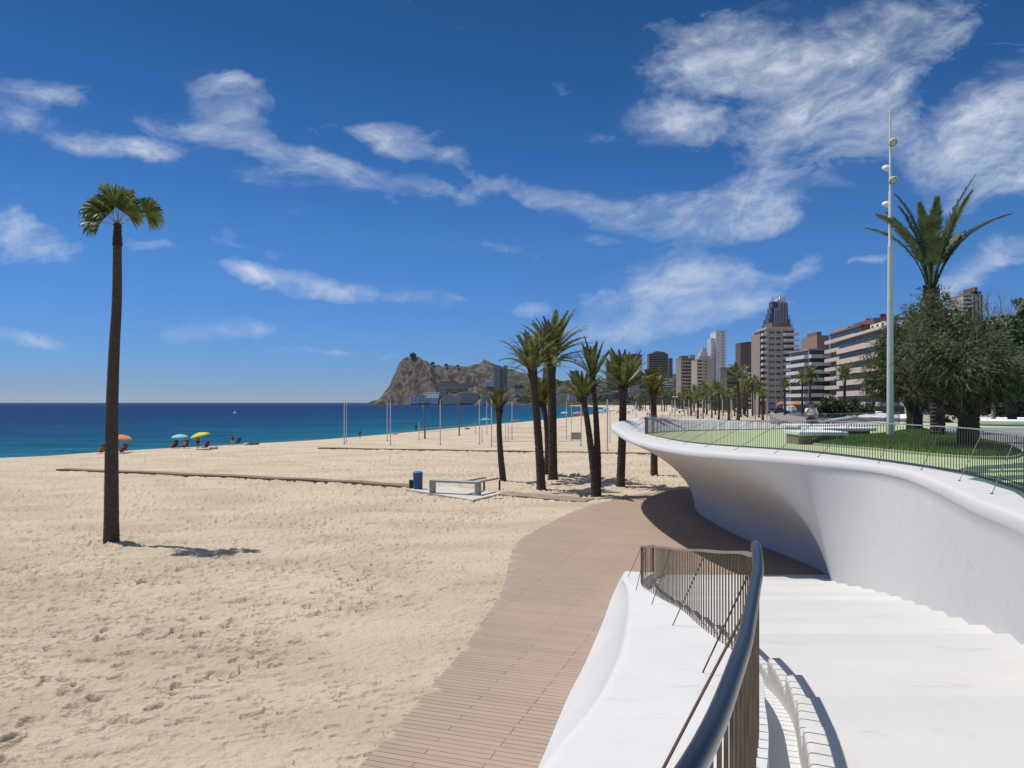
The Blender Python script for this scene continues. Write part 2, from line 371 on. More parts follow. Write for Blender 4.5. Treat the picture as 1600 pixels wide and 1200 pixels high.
def build_sand():
    a1 = np.arange(-37, 15, .065); ang = np.concatenate([np.arange(-180, -60, 3), np.arange(-60, -37, .8), a1, np.arange(15, 48, .35), np.arange(48, 181, 3)])
    py = np.concatenate([np.array([6000., 3000, 2000, 1700, 1500, 1400, 1320, 1260]), np.arange(1230, 640, -1.0), np.arange(640, 633, -.25), np.array([632.5, 632, 631.6])])
    r = np.concatenate([[.3], H*F/(py-629)])
    A, Rr = np.meshgrid(np.radians(ang), r); X = Rr*np.sin(A); Y = Rr*np.cos(A)
    d = shore_dist(X, Y); Z = sand_base(d)
    near = (1-sstep(55, 140, Rr))*sstep(1, 8, d)
    # distance to the boardwalk edge: trodden flat and wind-smoothed beside it
    db = np.full(X.shape, 1e9)
    sel = (Y > 3) & (Y < 60) & (np.abs(X) < 40); xs = X[sel]; ys = Y[sel]; bd = np.full(xs.shape, 1e9)
    for p in bl[::2]: bd = np.minimum(bd, (xs-p[0])**2+(ys-p[1])**2)
    db[sel] = np.sqrt(bd)
    calm = sstep(.3, 5.0, db+2.0*(fbm(X*.6, Y*.6, 91, 2)-.5))
    amp = near*(.25+.75*calm)
    rot = X*math.cos(.35)+Y*math.sin(.35); rot2 = -X*math.sin(.35)+Y*math.cos(.35)
    hum = (fbm(rot*.5, rot2*1.3, 3, 3)-.5)*.10
    n1 = fbm(rot*1.9, rot2*3.0, 11, 3, .55)
    dim = -.05*sstep(.52, .70, n1)                                  # scuffed prints
    n2 = vnoise(rot*3.3+7, rot2*6.0, 29); keep = sstep(.45, .6, vnoise(X*.45, Y*.45, 44))
    dim2 = -.125*sstep(.68, .80, n2)*keep + .035*sstep(.55, .70, n2)*(1-sstep(.70, .80, n2))*keep
    n3 = vnoise(rot*5.2+3, rot2*8.6, 53); dim2 = dim2-.09*sstep(.69, .77, n3)*sstep(.42, .62, vnoise(X*.7, Y*.7, 47)) + .02*sstep(.60, .70, n3)*(1-sstep(.70, .76, n3))
    trk = -.07*sstep(.60, .80, fbm(rot*.16+5, rot2*1.5, 83, 3))*sstep(.45, .6, vnoise(X*.12, Y*.12, 84))
    dim2 = dim2+trk*(.6+.8*vnoise(X*5, Y*5, 85))
    fine = (fbm(X*6.5, Y*6.5, 61, 2)-.5)*.035
    Z = Z+amp*(hum+dim+dim2+fine) + .02*near*(1-calm)
    # lines of single footprints
    rnd = random.Random(17); ar = np.radians(ang)
    for _ in range(46):
        x, y = rnd.uniform(-26, 0), rnd.uniform(9.5, 42); th = rnd.uniform(0, 6.28)
        for k in range(rnd.randrange(10, 34)):
            th += rnd.uniform(-.14, .14); x += .68*math.cos(th); y += .68*math.sin(th); s_ = .13 if k % 2 else -.13
            fx, fy = x-math.sin(th)*s_, y+math.cos(th)*s_; r0 = math.hypot(fx, fy); a0 = math.atan2(fx, fy)
            if r0 < 9 or r0 > 50 or fy < 5 or fx > np.interp(fy, bl[:,1], bl[:,0])-.5: continue
            i0, i1 = np.searchsorted(r, [r0-.45, r0+.45]); j0, j1 = np.searchsorted(ar, [a0-.45/r0, a0+.45/r0])
            dx = X[i0:i1, j0:j1]-fx; dy = Y[i0:i1, j0:j1]-fy; u_ = dx*math.cos(th)+dy*math.sin(th); v_ = -dx*math.sin(th)+dy*math.cos(th)
            q = (u_/.17)**2+(v_/.10)**2; Z[i0:i1, j0:j1] += -.085*np.exp(-q*q*1.2)+.04*np.exp(-((np.sqrt(q)-1.45)/.35)**2)
    # under the boardwalk and the terrace the sand stays low
    xl = np.interp(Y, bl[:,1], bl[:,0]); under = (Y > 5) & (Y < 49) & (X > xl+.10)
    Z = np.where(under, np.minimum(Z, -.12), Z)
    Z = np.where((Y <= 5) & (X > -3), -.12, Z)
    wet = (1-sstep(.5, 3.2, d+1.2*(vnoise(X*.25, Y*.25, 5)-.5)))*(d > -20)
    o = grid_mesh('beach', X, Y, Z, sand_material(), {'wet': wet}); tag(o, kind='structure')
build_sand()

def sea_material():
    m = bpy.data.materials.new('sea_water'); m.use_nodes = True; nt = m.node_tree; N = nt.nodes.new; L = nt.links.new
    b = nt.nodes['Principled BSDF']; b.inputs['Roughness'].default_value = .28; b.inputs['IOR'].default_value = 1.33; b.inputs['Specular IOR Level'].default_value = .13
    tc = N('ShaderNodeTexCoord'); at_ = N('ShaderNodeAttribute'); at_.attribute_name = 'offshore'
    mp = N('ShaderNodeMapping'); mp.inputs['Scale'].default_value = (.35, 1, 1); mp.inputs['Rotation'].default_value = (0,0,R(8)); L(tc.outputs['Object'], mp.inputs[0])
    n1 = N('ShaderNodeTexNoise'); n1.inputs['Scale'].default_value = .028; n1.inputs['Detail'].default_value = 7; n1.inputs['Roughness'].default_value = .65; L(mp.outputs[0], n1.inputs['Vector'])
    # metres from the beach, broken up by the sea bed
    ad = N('ShaderNodeMath'); ad.operation = 'SUBTRACT'; L(n1.outputs['Fac'], ad.inputs[0]); ad.inputs[1].default_value = .5
    ml = N('ShaderNodeMath'); ml.operation = 'MULTIPLY_ADD'; L(ad.outputs[0], ml.inputs[0]); ml.inputs[1].default_value = .55; L(at_.outputs['Fac'], ml.inputs[2])
    cr = N('ShaderNodeValToRGB'); e = cr.color_ramp.elements
    e[0].position = 0.0; e[0].color = (.030,.122,.160,1)
    e[1].position = 1.0; e[1].color = (.0012,.020,.090,1)
    for p, c in ((.10, (.008,.095,.150,1)), (.30, (.003,.076,.142,1)), (.52, (.002,.047,.122,1)), (.75, (.0015,.028,.104,1))):
        k = cr.color_ramp.elements.new(p); k.color = c
    L(ml.outputs[0], cr.inputs[0])
    n2 = N('ShaderNodeTexNoise'); n2.inputs['Scale'].default_value = .16; n2.inputs['Detail'].default_value = 5; n2.inputs['Roughness'].default_value = .7; L(mp.outputs[0], n2.inputs['Vector'])
    mr = N('ShaderNodeMapRange'); L(n2.outputs['Fac'], mr.inputs[0]); mr.inputs[1].default_value = .3; mr.inputs[2].default_value = .7; mr.inputs[3].default_value = .5; mr.inputs[4].default_value = 1.45
    mx = N('ShaderNodeMix'); mx.data_type = 'RGBA'; mx.blend_type = 'MULTIPLY'; mx.inputs[0].default_value = 1; L(cr.outputs[0], mx.inputs[6]); L(mr.outputs[0], mx.inputs[7]); df = N('ShaderNodeBsdfDiffuse'); L(mx.outputs[2], df.inputs[0]); gl = N('ShaderNodeBsdfGlossy'); gl.inputs['Roughness'].default_value = .25; ms = N('ShaderNodeMixShader'); ms.inputs[0].default_value = .085
    L(df.outputs[0], ms.inputs[1]); L(gl.outputs[0], ms.inputs[2]); L(ms.outputs[0], nt.nodes['Material Output'].inputs[0])
    w = N('ShaderNodeTexNoise'); w.inputs['Scale'].default_value = .8; w.inputs['Detail'].default_value = 6; w.inputs['Roughness'].default_value = .6; L(mp.outputs[0], w.inputs['Vector'])
    bu = N('ShaderNodeBump'); bu.inputs['Strength'].default_value = .6; bu.inputs['Distance'].default_value = .5; L(w.outputs['Fac'], bu.inputs['Height']); L(bu.outputs[0], df.inputs['Normal']); L(bu.outputs[0], gl.inputs['Normal'])
    return m
def build_sea():
    ang = np.concatenate([np.arange(-180, -62, 4), np.arange(-62, 20, .3), np.arange(20, 181, 6)]); r = np.concatenate([[40], np.geomspace(55, 3000, 260), np.geomspace(3300, 42000, 14)])
    A, Rr = np.meshgrid(np.radians(ang), r); X = Rr*np.sin(A); Y = Rr*np.cos(A); d = -shore_dist(X, Y)
    dep = np.clip(np.log1p(np.maximum(d, 0)/6)/np.log1p(900/6), 0, 1)
    Z = np.where(d > -30, SEA_Z, SEA_Z-3.0); o = grid_mesh('sea', X, Y, Z, sea_material(), {'offshore': dep}); tag(o, kind='structure')
build_sea()

# ------------------------------------------------------------------ boardwalk
def plank_material():
    m = bpy.data.materials.new('boardwalk_planks'); m.use_nodes = True; nt = m.node_tree; N = nt.nodes.new; L = nt.links.new
    b = nt.nodes['Principled BSDF']; b.inputs['Roughness'].default_value = .8; b.inputs['Specular IOR Level'].default_value = .2
    tc = N('ShaderNodeTexCoord'); mp = N('ShaderNodeMapping'); mp.inputs['Rotation'].default_value = (0,0,R(19)); L(tc.outputs['Object'], mp.inputs[0])
    br = N('ShaderNodeTexBrick'); br.inputs['Scale'].default_value = 1; br.inputs['Brick Width'].default_value = 2.6; br.inputs['Row Height'].default_value = .145
    br.inputs['Mortar Size'].default_value = .006; br.inputs['Mortar Smooth'].default_value = .2; br.offset = .37; br.offset_frequency = 3
    br.inputs['Color1'].default_value = (.315,.238,.186,1); br.inputs['Color2'].default_value = (.352,.266,.208,1); br.inputs['Mortar'].default_value = (.06,.038,.028,1)
    L(mp.outputs[0], br.inputs['Vector'])
    n = N('ShaderNodeTexNoise'); n.inputs['Scale'].default_value = .35; n.inputs['Detail'].default_value = 7; n.inputs['Roughness'].default_value = .65; L(tc.outputs['Object'], n.inputs['Vector'])
    mr = N('ShaderNodeMapRange'); L(n.outputs['Fac'], mr.inputs[0]); mr.inputs[1].default_value = .4; mr.inputs[2].default_value = .75
    mx = N('ShaderNodeMix'); mx.data_type = 'RGBA'; L(mr.outputs[0], mx.inputs[0]); L(br.outputs['Color'], mx.inputs[6]); mx.inputs[7].default_value = (.385,.292,.225,1)
    sc = N('ShaderNodeMath'); sc.operation = 'MULTIPLY'; L(mr.outputs[0], sc.inputs[0]); sc.inputs[1].default_value = .55; L(sc.outputs[0], mx.inputs[0])
    at_ = N('ShaderNodeAttribute'); at_.attribute_name = 'drift'; sn = N('ShaderNodeTexNoise'); sn.inputs['Scale'].default_value = 1.3; sn.inputs['Detail'].default_value = 9; sn.inputs['Roughness'].default_value = .7; L(tc.outputs['Object'], sn.inputs['Vector'])
    sa = N('ShaderNodeMath'); sa.operation = 'MULTIPLY_ADD'; L(at_.outputs['Fac'], sa.inputs[0]); sa.inputs[1].default_value = .42; L(sn.outputs['Fac'], sa.inputs[2])
    sm = N('ShaderNodeMapRange'); sm.interpolation_type = 'SMOOTHSTEP'; L(sa.outputs[0], sm.inputs[0]); sm.inputs[1].default_value = .86; sm.inputs[2].default_value = 1.06; sm.inputs[4].default_value = .9
    m3 = N('ShaderNodeMix'); m3.data_type = 'RGBA'; L(sm.outputs[0], m3.inputs[0]); L(mx.outputs[2], m3.inputs[6]); m3.inputs[7].default_value = (.50,.41,.31,1); L(m3.outputs[2], b.inputs['Base Color'])
    gm = N('ShaderNodeMapping'); gm.inputs['Rotation'].default_value = (0,0,R(19)); gm.inputs['Scale'].default_value = (1.5,60,1); L(tc.outputs['Object'], gm.inputs[0])
    gn = N('ShaderNodeTexNoise'); gn.inputs['Scale'].default_value = 1; L(gm.outputs[0], gn.inputs['Vector'])
    ad = N('ShaderNodeMath'); ad.operation = 'MULTIPLY_ADD'; L(gn.outputs['Fac'], ad.inputs[0]); ad.inputs[1].default_value = .25; sb = N('ShaderNodeMath'); sb.operation = 'SUBTRACT'; sb.inputs[0].default_value = 1; L(br.outputs['Fac'], sb.inputs[1]); L(sb.outputs[0], ad.inputs[2])
    bu = N('ShaderNodeBump'); bu.inputs['Strength'].default_value = .5; bu.inputs['Distance'].default_value = .01; L(ad.outputs[0], bu.inputs['Height']); L(bu.outputs[0], b.inputs['Normal'])
    return m
def build_boardwalk():
    mb = MB(); n = len(BOARD_LC)
    cols = (0, .12, .35, .8, 1.6, 3.0); left = [(x, y) for x, y in BOARD_LC]; right = [(min(12.0, max(.5, x+16)), y) for x, y in left]
    top = [(x, y, .06) for x, y in left]; rt = [(x, y, .06) for x, y in right]; lo = [(x-.01, y, -.2) for x, y in left]
    mb.loft([lo]+[[(x+c, y, .06) for x, y in left] for c in cols]+[rt], closed=False)
    o = mb.build('boardwalk', plank_material(), origin=(0, 20, 0)); tag(o, kind='structure')
    me = o.data; me.flip_normals() if me.polygons[len(me.polygons)//2+5].normal.z < 0 else None
    ed_ = me.attributes.new('drift', 'FLOAT', 'POINT'); ed_.data.foreach_set('value', np.repeat(np.array([1,1,.9,.7,.45,.2,0,0], np.float32), n))
build_boardwalk()

# ------------------------------------------------------------------ white concrete terrace
def wall_material():
    m = bpy.data.materials.new('painted_concrete'); m.use_nodes = True; nt = m.node_tree; N = nt.nodes.new; L = nt.links.new
    b = nt.nodes['Principled BSDF']; b.inputs['Roughness'].default_value = .6; b.inputs['Specular IOR Level'].default_value = .25
    tc = N('ShaderNodeTexCoord')
    def noise_(sc, st=(1,1,1), det=6, rough=.6):
        mp = N('ShaderNodeMapping'); mp.inputs['Scale'].default_value = st; L(tc.outputs['Object'], mp.inputs[0])
        n = N('ShaderNodeTexNoise'); n.inputs['Scale'].default_value = sc; n.inputs['Detail'].default_value = det; n.inputs['Roughness'].default_value = rough; L(mp.outputs[0], n.inputs['Vector']); return n.outputs['Fac']
    def ramp(f, a, bb, lo=0, hi=1):
        r = N('ShaderNodeMapRange'); L(f, r.inputs[0]); r.inputs[1].default_value = a; r.inputs[2].default_value = bb; r.inputs[3].default_value = lo; r.inputs[4].default_value = hi; return r.outputs[0]
    def mixc(f, c1, c2):
        x = N('ShaderNodeMix'); x.data_type = 'RGBA'; L(f, x.inputs[0])
        for k, c in ((6, c1), (7, c2)):
            if isinstance(c, tuple): x.inputs[k].default_value = (*c, 1)
            else: L(c, x.inputs[k])
        return x.outputs[2]
    c = mixc(ramp(noise_(.55), .35, .7), (.72,.715,.705), (.655,.65,.64))
    c = mixc(ramp(noise_(2.5, (1,1,.12), 5), .55, .8, 0, .55), c, (.55,.545,.52))          # rain streaks
    c = mixc(ramp(noise_(1.4, (.5,1.6,2.2), 8, .7), .60, .66, 0, .55), c, (.44,.38,.31))          # scuffs and worn spots
    c = mixc(ramp(noise_(9, (1,1,1), 3, .5), .74, .78, 0, .35), c, (.50,.47,.42))
    ge = N('ShaderNodeUVMap'); sp = N('ShaderNodeSeparateXYZ'); L(ge.outputs[0], sp.inputs[0])
    fr = N('ShaderNodeMath'); fr.operation = 'FRACT'; dv = N('ShaderNodeMath'); dv.operation = 'DIVIDE'; L(sp.outputs[0], dv.inputs[0]); dv.inputs[1].default_value = 3.2; L(dv.outputs[0], fr.inputs[0])
    lt = N('ShaderNodeMath'); lt.operation = 'LESS_THAN'; L(fr.outputs[0], lt.inputs[0]); lt.inputs[1].default_value = .0045
    ls = N('ShaderNodeMath'); ls.operation = 'MULTIPLY'; L(lt.outputs[0], ls.inputs[0]); ls.inputs[1].default_value = .45
    c = mixc(ls.outputs[0], c, (.42,.39,.34))
    gi = N('ShaderNodeNewGeometry'); c = mixc(ramp(gi.outputs['Random Per Island'], 0, 1, 0, .8), c, (.48,.48,.475))
    L(c, b.inputs['Base Color'])
    bn = noise_(22, (1,1,1), 5); bn2 = noise_(1.6, (1,1,1), 3)
    ad = N('ShaderNodeMath'); ad.operation = 'MULTIPLY_ADD'; L(bn2, ad.inputs[0]); ad.inputs[1].default_value = 6; L(bn, ad.inputs[2])
    bu = N('ShaderNodeBump'); bu.inputs['Strength'].default_value = .14; bu.inputs['Distance'].default_value = .012; L(ad.outputs[0], bu.inputs['Height']); L(bu.outputs[0], b.inputs['Normal'])
    return m
WALL = wall_material()
def deck_z(y): return 3.75-.25*smooth01(20, 34, y)

# stations: rim edge (x, y, z of the lip's underside), wall foot (x, y), deck edge (x, y)
ST = [((4.1,2.0,3.55),(4.1,2.0),(5.2,3.0)),((4.6,4.0,3.56),(4.5,4.0),(5.7,5.2)),((5.1,5.9,3.58),(4.95,5.9),(6.25,7.2)),((5.72,8.0,3.58),(5.5,8.05),(6.95,9.3)),
 ((6.3,9.65,3.58),(5.98,9.7),(7.7,11.0)),((6.72,11.2,3.58),(6.33,11.2),(8.26,12.4)),((7.35,13.1,3.58),(6.78,13.2),(8.8,14.1)),((7.85,14.7,3.58),(7.1,14.6),(9.1,15.3)),
 ((8.25,16.4,3.58),(7.45,16.0),(9.22,16.7)),((8.2,17.9,3.58),(7.85,17.7),(9.2,18.3)),((7.5,19.7,3.57),(8.35,19.7),(9.1,19.8)),((6.85,20.9,3.56),(8.95,21.4),(8.95,21.3)),
 ((6.2,22.1,3.54),(9.45,23.2),(8.82,22.8)),((5.45,23.9,3.53),(9.3,25.2),(8.62,24.5)),((4.95,27.5,3.52),(8.85,28.3),(8.0,27.8)),((4.7,31.0,3.6),(8.65,31.6),(7.55,31.3)),
 ((4.66,34.0,3.75),(8.65,35.2),(7.25,34.5)),((4.75,36.6,3.86),(9.0,37.8),(7.03,37.4)),((5.1,39.2,3.94),(9.6,39.3),(6.97,39.6)),((5.9,42.0,3.98),(10.3,40.6),(7.4,41.7)),
 ((7.6,45.5,4.08),(11.4,41.8),(9.0,44.4)),((10.0,48.5,4.02),(13,43),(11.3,46.2)),((13,51,3.88),(15.2,44.5),(14.5,47.8)),((16,53,3.68),(17.7,46.5),(17.6,49.3)),
 ((19.5,55,3.42),(20.7,49),(21,51.8)),((25,59.5,3.38),(26.2,53),(28,57.5)),((31,66,3.38),(32,60),(34,64.5))]
SUB = 9
CL = catmull([s[0] for s in ST], SUB); CB = catmull([s[1] for s in ST], SUB); CD = catmull([s[2] for s in ST], SUB)
DECK_EDGE = [Vector((p[0], p[1], deck_z(p[1]))) for p in CD]

def build_terrace():
    root = thing('curved_terrace', 'white concrete terrace wall flaring out over the boardwalk beside the wide stairs', 'terrace', (8.8, 24, 0))
    wall = MB(); wall.uv = []; rings = []; arc = 0
    for i, (l, b_, d) in enumerate(zip(CL, CB, CD)):
        if i: arc += float(np.hypot(*(CL[i]-CL[i-1])[:2]))
        L_ = Vector(l); B_ = Vector((b_[0], b_[1], -.2)); D_ = Vector((d[0], d[1], deck_z(d[1])))
        out = Vector((L_.x-D_.x, L_.y-D_.y, 0)).normalized(); ring = []
        zb, zt = B_.z, L_.z
        pw = 1.0+1.3*smooth01(8.8, 13.5, i/SUB)
        off = Vector((L_.x-B_.x, L_.y-B_.y, 0)); ov = sum((off.x*out.x+off.y*out.y) for _ in [0])
        for k in range(23):                                             # foot to lip, flaring like a trumpet
            h = k/22; g = h**pw
            p = Vector((B_.x, B_.y, zb+(zt-zb)*h))+off*g
            ring.append(p)
        for ou, uz in ((.012,.015),(.014,.05),(.006,.095),(-.012,.135),(-.036,.168),(-.066,.192),(-.10,.207)): ring.append(L_+out*ou+Vector((0,0,uz)))
        T0 = L_+Vector((0,0,.214))-out*.14
        for k in range(6):
            f = k/6; p = T0.lerp(D_, f)
            p.z = T0.z+(D_.z-T0.z)*(f**1.25); ring.append(p)
        ring.append(D_); ring.append(D_-Vector((0,0,.25)))
        rings.append(ring); wall.uv += [(arc, j*.1) for j in range(len(ring))]
    wall.loft(rings, closed=False)
    o = wall.build('parapet_wall', WALL, root, smooth=True, angle=50)
    # inner edge strip
    tr = MB(); e0 = [[p+Vector((0,0,.005)), p+Vector((.0,.0,.05)), p+(Vector((.05,.02,.05))), p+Vector((.05,.02,-.02))] for p in DECK_EDGE]
    tr.loft(e0, closed=False); tr.build('edge_strip', M['dark_steel'], root)
build_terrace()

def build_deck():
    m = bpy.data.materials.new('green_rubber_paving'); m.use_nodes = True; nt = m.node_tree; N = nt.nodes.new; L = nt.links.new
    b = nt.nodes['Principled BSDF']; b.inputs['Roughness'].default_value = .85; b.inputs['Specular IOR Level'].default_value = .15
    tc = N('ShaderNodeTexCoord'); n = N('ShaderNodeTexNoise'); n.inputs['Scale'].default_value = .6; n.inputs['Detail'].default_value = 8; L(tc.outputs['Object'], n.inputs['Vector'])
    cr = N('ShaderNodeValToRGB'); cr.color_ramp.elements[0].position = .35; cr.color_ramp.elements[0].color = (.36,.425,.235,1); cr.color_ramp.elements[1].position = .7; cr.color_ramp.elements[1].color = (.42,.485,.285,1)
    L(n.outputs['Fac'], cr.inputs[0]); L(cr.outputs[0], b.inputs['Base Color'])
    Ys = np.array([p.y for p in DECK_EDGE]); Xs = np.array([p.x for p in DECK_EDGE]); o_ = np.argsort(Ys)
    rows = np.unique(np.concatenate([np.arange(3.2, 64.4, .35), Ys[(Ys > 3.1) & (Ys < 64.4)]])); xl = np.interp(rows, Ys[o_], Xs[o_])
    mb = MB(); mb.loft([[(x+.01+(48-x)*f, y, deck_z(y)+.012) for f in (0, .02, .1, .3, .6, 1)] for x, y in zip(xl, rows)], closed=False)
    for q in range(len(mb.f)): mb.f[q] = mb.f[q]
    o = mb.build('terrace_paving', m, origin=(10, 30, 3.5)); tag(o, kind='structure')
    if o.data.polygons[0].normal.z < 0: o.data.flip_normals()
build_deck()

# ------------------------------------------------------------------ stairs down to the boardwalk
RAILP = [(-1.6,-1.0,4.36,3.45),(-.75,.1,4.35,3.44),(-.1,.95,4.34,3.43),(.43,1.85,4.32,3.42),(.81,2.73,4.30,3.40),(.985,3.2,4.285,3.38),(1.18,3.75,4.27,3.36),(1.41,4.4,4.262,3.30),(1.65,5.2,4.235,3.18),(2.0,6.3,3.96,2.93),(2.22,7.4,3.77,2.74),
 (2.31,8.5,3.56,2.55),(2.37,9.7,3.35,2.38),(2.47,11.2,3.07,2.18),(2.62,13.4,2.69,1.77),(2.72,15.1,2.38,1.47),(2.98,17.6,1.92,1.0),(3.42,20.2,1.42,.58),(4.1,22.3,1.06,.28)]
RL = [tuple(p) for p in catmull(RAILP, 8)]
ry = np.array([p[1] for p in RL]); rx = np.array([p[0] for p in RL]); rzt = np.array([p[2] for p in RL]); rzb = np.array([p[3] for p in RL])
wy = np.array([p[1] for p in CB]); wx = np.array([p[0] for p in CB])
NST, RISE, RUN, Y0 = 23, .15, .9, 22.97
def build_stairs():
    root = thing('wide_stairs', 'broad white concrete stairs falling from the terrace to the boardwalk', 'stairs', (5, 14, 0))
    mb = MB()
    for k in range(1, NST+1):
        yk = Y0-RUN*k; z = .1+RISE*k; ye = yk-RUN if k < NST else -8.0
        rows = [yk, yk-RUN*.33, yk-RUN*.66, ye] if k < NST else [yk, yk-1, yk-2, -1, -4, -8]
        top, bot = [], []
        vs = []
        for y in rows:
            xl = float(np.interp(y, ry, rx))+.30; xr = float(np.interp(min(y, 24), wy, wx))+.35 if y > 2 else 9.0
            vs.append((xl, xr, y))
        # section across: chamfered left shoulder, tread, sunk into the wall
        rings = []
        for (xl, xr, y) in vs: rings.append([(xl+.005, y, z-.9), (xl, y, z-.04), (xl+.006, y, z-.014), (xl+.018, y, z-.003), (xl+.04, y, z), (xr, y, z+.001), (xr, y, z-.9)])
        n = len(rings[0]); mb.loft(rings, closed=False)
        a = rings[0]; mb.add([(p[0], p[1], p[2]) for p in a], [tuple(range(n))])
    o = mb.build('flight', WALL, root)
build_stairs()

# ------------------------------------------------------------------ low white balustrade wall on the left of the stairs
FIN = [  # ground foot, crest
 ((3.05,22.5,-.1),(3.3,22.45,.27)),((2.5,20.3,-.1),(2.95,20.2,.63)),((1.95,17.9,-.1),(2.68,17.6,.98)),((1.3,15.2,-.1),(2.33,15.1,1.37)),((.82,13.4,-.1),(2.05,13.3,1.66)),
 ((.32,11.2,-.1),(1.71,11.2,2.03)),((-.05,9.7,-.1),(1.46,9.7,2.32)),((-.6,8.0,-.1),(1.15,8.0,2.62)),((-1.15,6.3,-.1),(.80,6.3,2.94)),((-1.6,5.2,-.1),(.53,5.2,3.14)),
 ((-1.9,4.4,-.1),(.30,4.4,3.29)),((-2.15,3.75,-.1),(.12,3.75,3.40)),((-2.35,3.2,-.1),(-.05,3.2,3.45)),((-2.55,2.73,-.1),(-.22,2.73,3.5)),((-3.0,1.85,-.1),(-.6,1.85,3.54)),((-3.5,.8,-.1),(-1.2,.95,3.57)),((-4.2,-.3,-.1),(-1.9,.1,3.58)),((-5.2,-1.6,-.1),(-2.7,-1.0,3.58))]
def build_fin():
    root = thing('balustrade_wall', 'low tapering white concrete wall with a rounded crest between boardwalk and stairs', 'balustrade wall', (1.2, 12, 0))
    mb = MB(); mb.uv = []; rings = []; arc = 0
    FG = catmull([f[0] for f in FIN], 6); FC = catmull([f[1] for f in FIN], 6)
    for i, (g, c) in enumerate(zip(FG, FC)):
        if i: arc += float(np.hypot(*(FC[i]-FC[i-1])[:2]))
        # matching point on the rail line
        f = i/(len(FG)-1); y = c[1]; rp = Vector((float(np.interp(y, ry, rx)), y, float(np.interp(y, ry, rzb))))
        if i == 0: rp = Vector((3.75, 22.4, .25))
        G_, C_ = Vector(g), Vector(c); ring = []
        for k in range(9):                                             # outer face, slightly hollow
            h = k/9; p = G_.lerp(C_, h); p.x += .16*math.sin(math.pi*h)*min(1, (C_.z+.1)/2); ring.append(p)
        inn = (rp-C_); inn.z = 0; w = inn.length; inn.normalize()
        up = Vector((0,0,1)); side = (C_-G_).normalized()
        r = min(.075, .2*w+.03)
        ring += [C_-side*r*1.0+inn*0.0, C_-side*r*.35+inn*r*.16, C_+inn*r*.5+up*.0, C_+inn*r*1.1+(rp-C_)*.0+up*.0]
        for t in (.35, .7, 1.0): ring.append((C_+inn*r*1.1).lerp(rp, t))
        low = min(rp.z-.1, .1+(Y0-y)*RISE/RUN-.30) if y > 2.2 else 3.2
        ring += [rp+inn*.06, rp+inn*.06+Vector((0,0,-.04)), Vector((rp.x+.07, rp.y, low)), Vector((rp.x+.36, rp.y, low-.01)), Vector((rp.x+.36, rp.y, low-1.2))]
        rings.append(ring); mb.uv += [(arc+1.3, j*.1) for j in range(len(ring))]
    mb.loft(rings, closed=False); mb.add([tuple(p) for p in rings[0]], [tuple(range(len(rings[0])))])
    for q in range(len(rings[0])): mb.uv.append((.9, 0))
    mb.build('wall', WALL, root, smooth=True, angle=40)
build_fin()

# ------------------------------------------------------------------ railings
def flat_bar(mb, p, q, w, d, tdir):
    """upright flat bar from p (bottom) to q (top); wide side along the rail's normal"""
    n = Vector((-tdir.y, tdir.x, 0)); a = tdir*(w/2); b = n*(d/2)
    mb.add([p-a-b, p+a-b, p+a+b, p-a+b, q-a-b, q+a-b, q+a+b, q-a+b], [(0,1,5,4),(1,2,6,5),(2,3,7,6),(3,0,4,7),(4,5,6,7)])
def rail_bars(path_b, path_t, step, w, d, m, root, name='bars'):
    """path of (bottom, top) pairs, resampled by ground length"""
    mb = MB(); acc = 0; last = None
    for i in range(len(path_b)-1):
        b0, b1 = path_b[i], path_b[i+1]; t0, t1 = path_t[i], path_t[i+1]; seg = Vector((b1.x-b0.x, b1.y-b0.y, 0)); ln = seg.length
        if ln < 1e-6: continue
        s = step-acc if last is not None else 0.0; td = seg/ln
        while s < ln:
            f = s/ln; flat_bar(mb, b0.lerp(b1, f), t0.lerp(t1, f), w, d, td); last = s; s += step
        acc = ln-(s-step)
    return mb.build(name, m, root)

def build_terrace_rail():
    root = thing('terrace_railing', 'long slim steel railing of upright bars around the terrace edge', 'railing', (8.8, 20, 3.7))
    # near side, round the tip, and along the far side
    edge = [p for p in DECK_EDGE if p.y < 60]
    B = [p+Vector((-.05,0,.0)) for p in edge]; HR = .93
    T = [p+Vector((0,0,HR)) for p in B]
    rail_bars(B, [t-Vector((0,0,.02)) for t in T], .125, .011, .013, M['bar_dark'], root, 'bar_grille')
    tr = MB(); rings = []
    for i, t in enumerate(T):
        d = (T[min(i+1, len(T)-1)]-T[max(i-1, 0)]); d.z = 0; d.normalize(); n = Vector((-d.y, d.x, 0))
        rings.append([t+n*.035, t+n*.035+Vector((0,0,.022)), t-n*.035+Vector((0,0,.022)), t-n*.035])
    tr.loft(rings, True, True); tr.build('top_rail', M['steel'], root)
    bs = MB(); br = [[p+Vector((-.02,0,.005)), p+Vector((-.02,0,.03)), p+Vector((.02,0,.03)), p+Vector((.02,0,.005))] for p in B]
    bs.loft(br, True, True); bs.build('bottom_rail', M['dark_steel'], root)
    # raking stays from the top rail down to the rim
    acc = 0; proto = None
    for i in range(1, len(B)):
        acc += (B[i]-B[i-1]).length
        if acc > 1.9:
            acc = 0; l = Vector(CL[i]); rim = Vector((B[i].x, B[i].y, B[i].z)).lerp(Vector((l.x, l.y, l.z+.20)), .55)
            s = MB(); s.tube([T[i], rim+Vector((0,0,.01))], .007, 6); s.tube([rim+Vector((0,0,.0)), rim+Vector((0,0,.03))], .022, 8); s.build('stay', M['bar_dark'], root)
    for i in (0, 18*SUB, len(B)-1):
        pb = MB(); d = Vector((0, 1, 0)); flat_bar(pb, B[i], T[i], .03, .06, d); pb.build('post', M['dark_steel'], root)
build_terrace_rail()

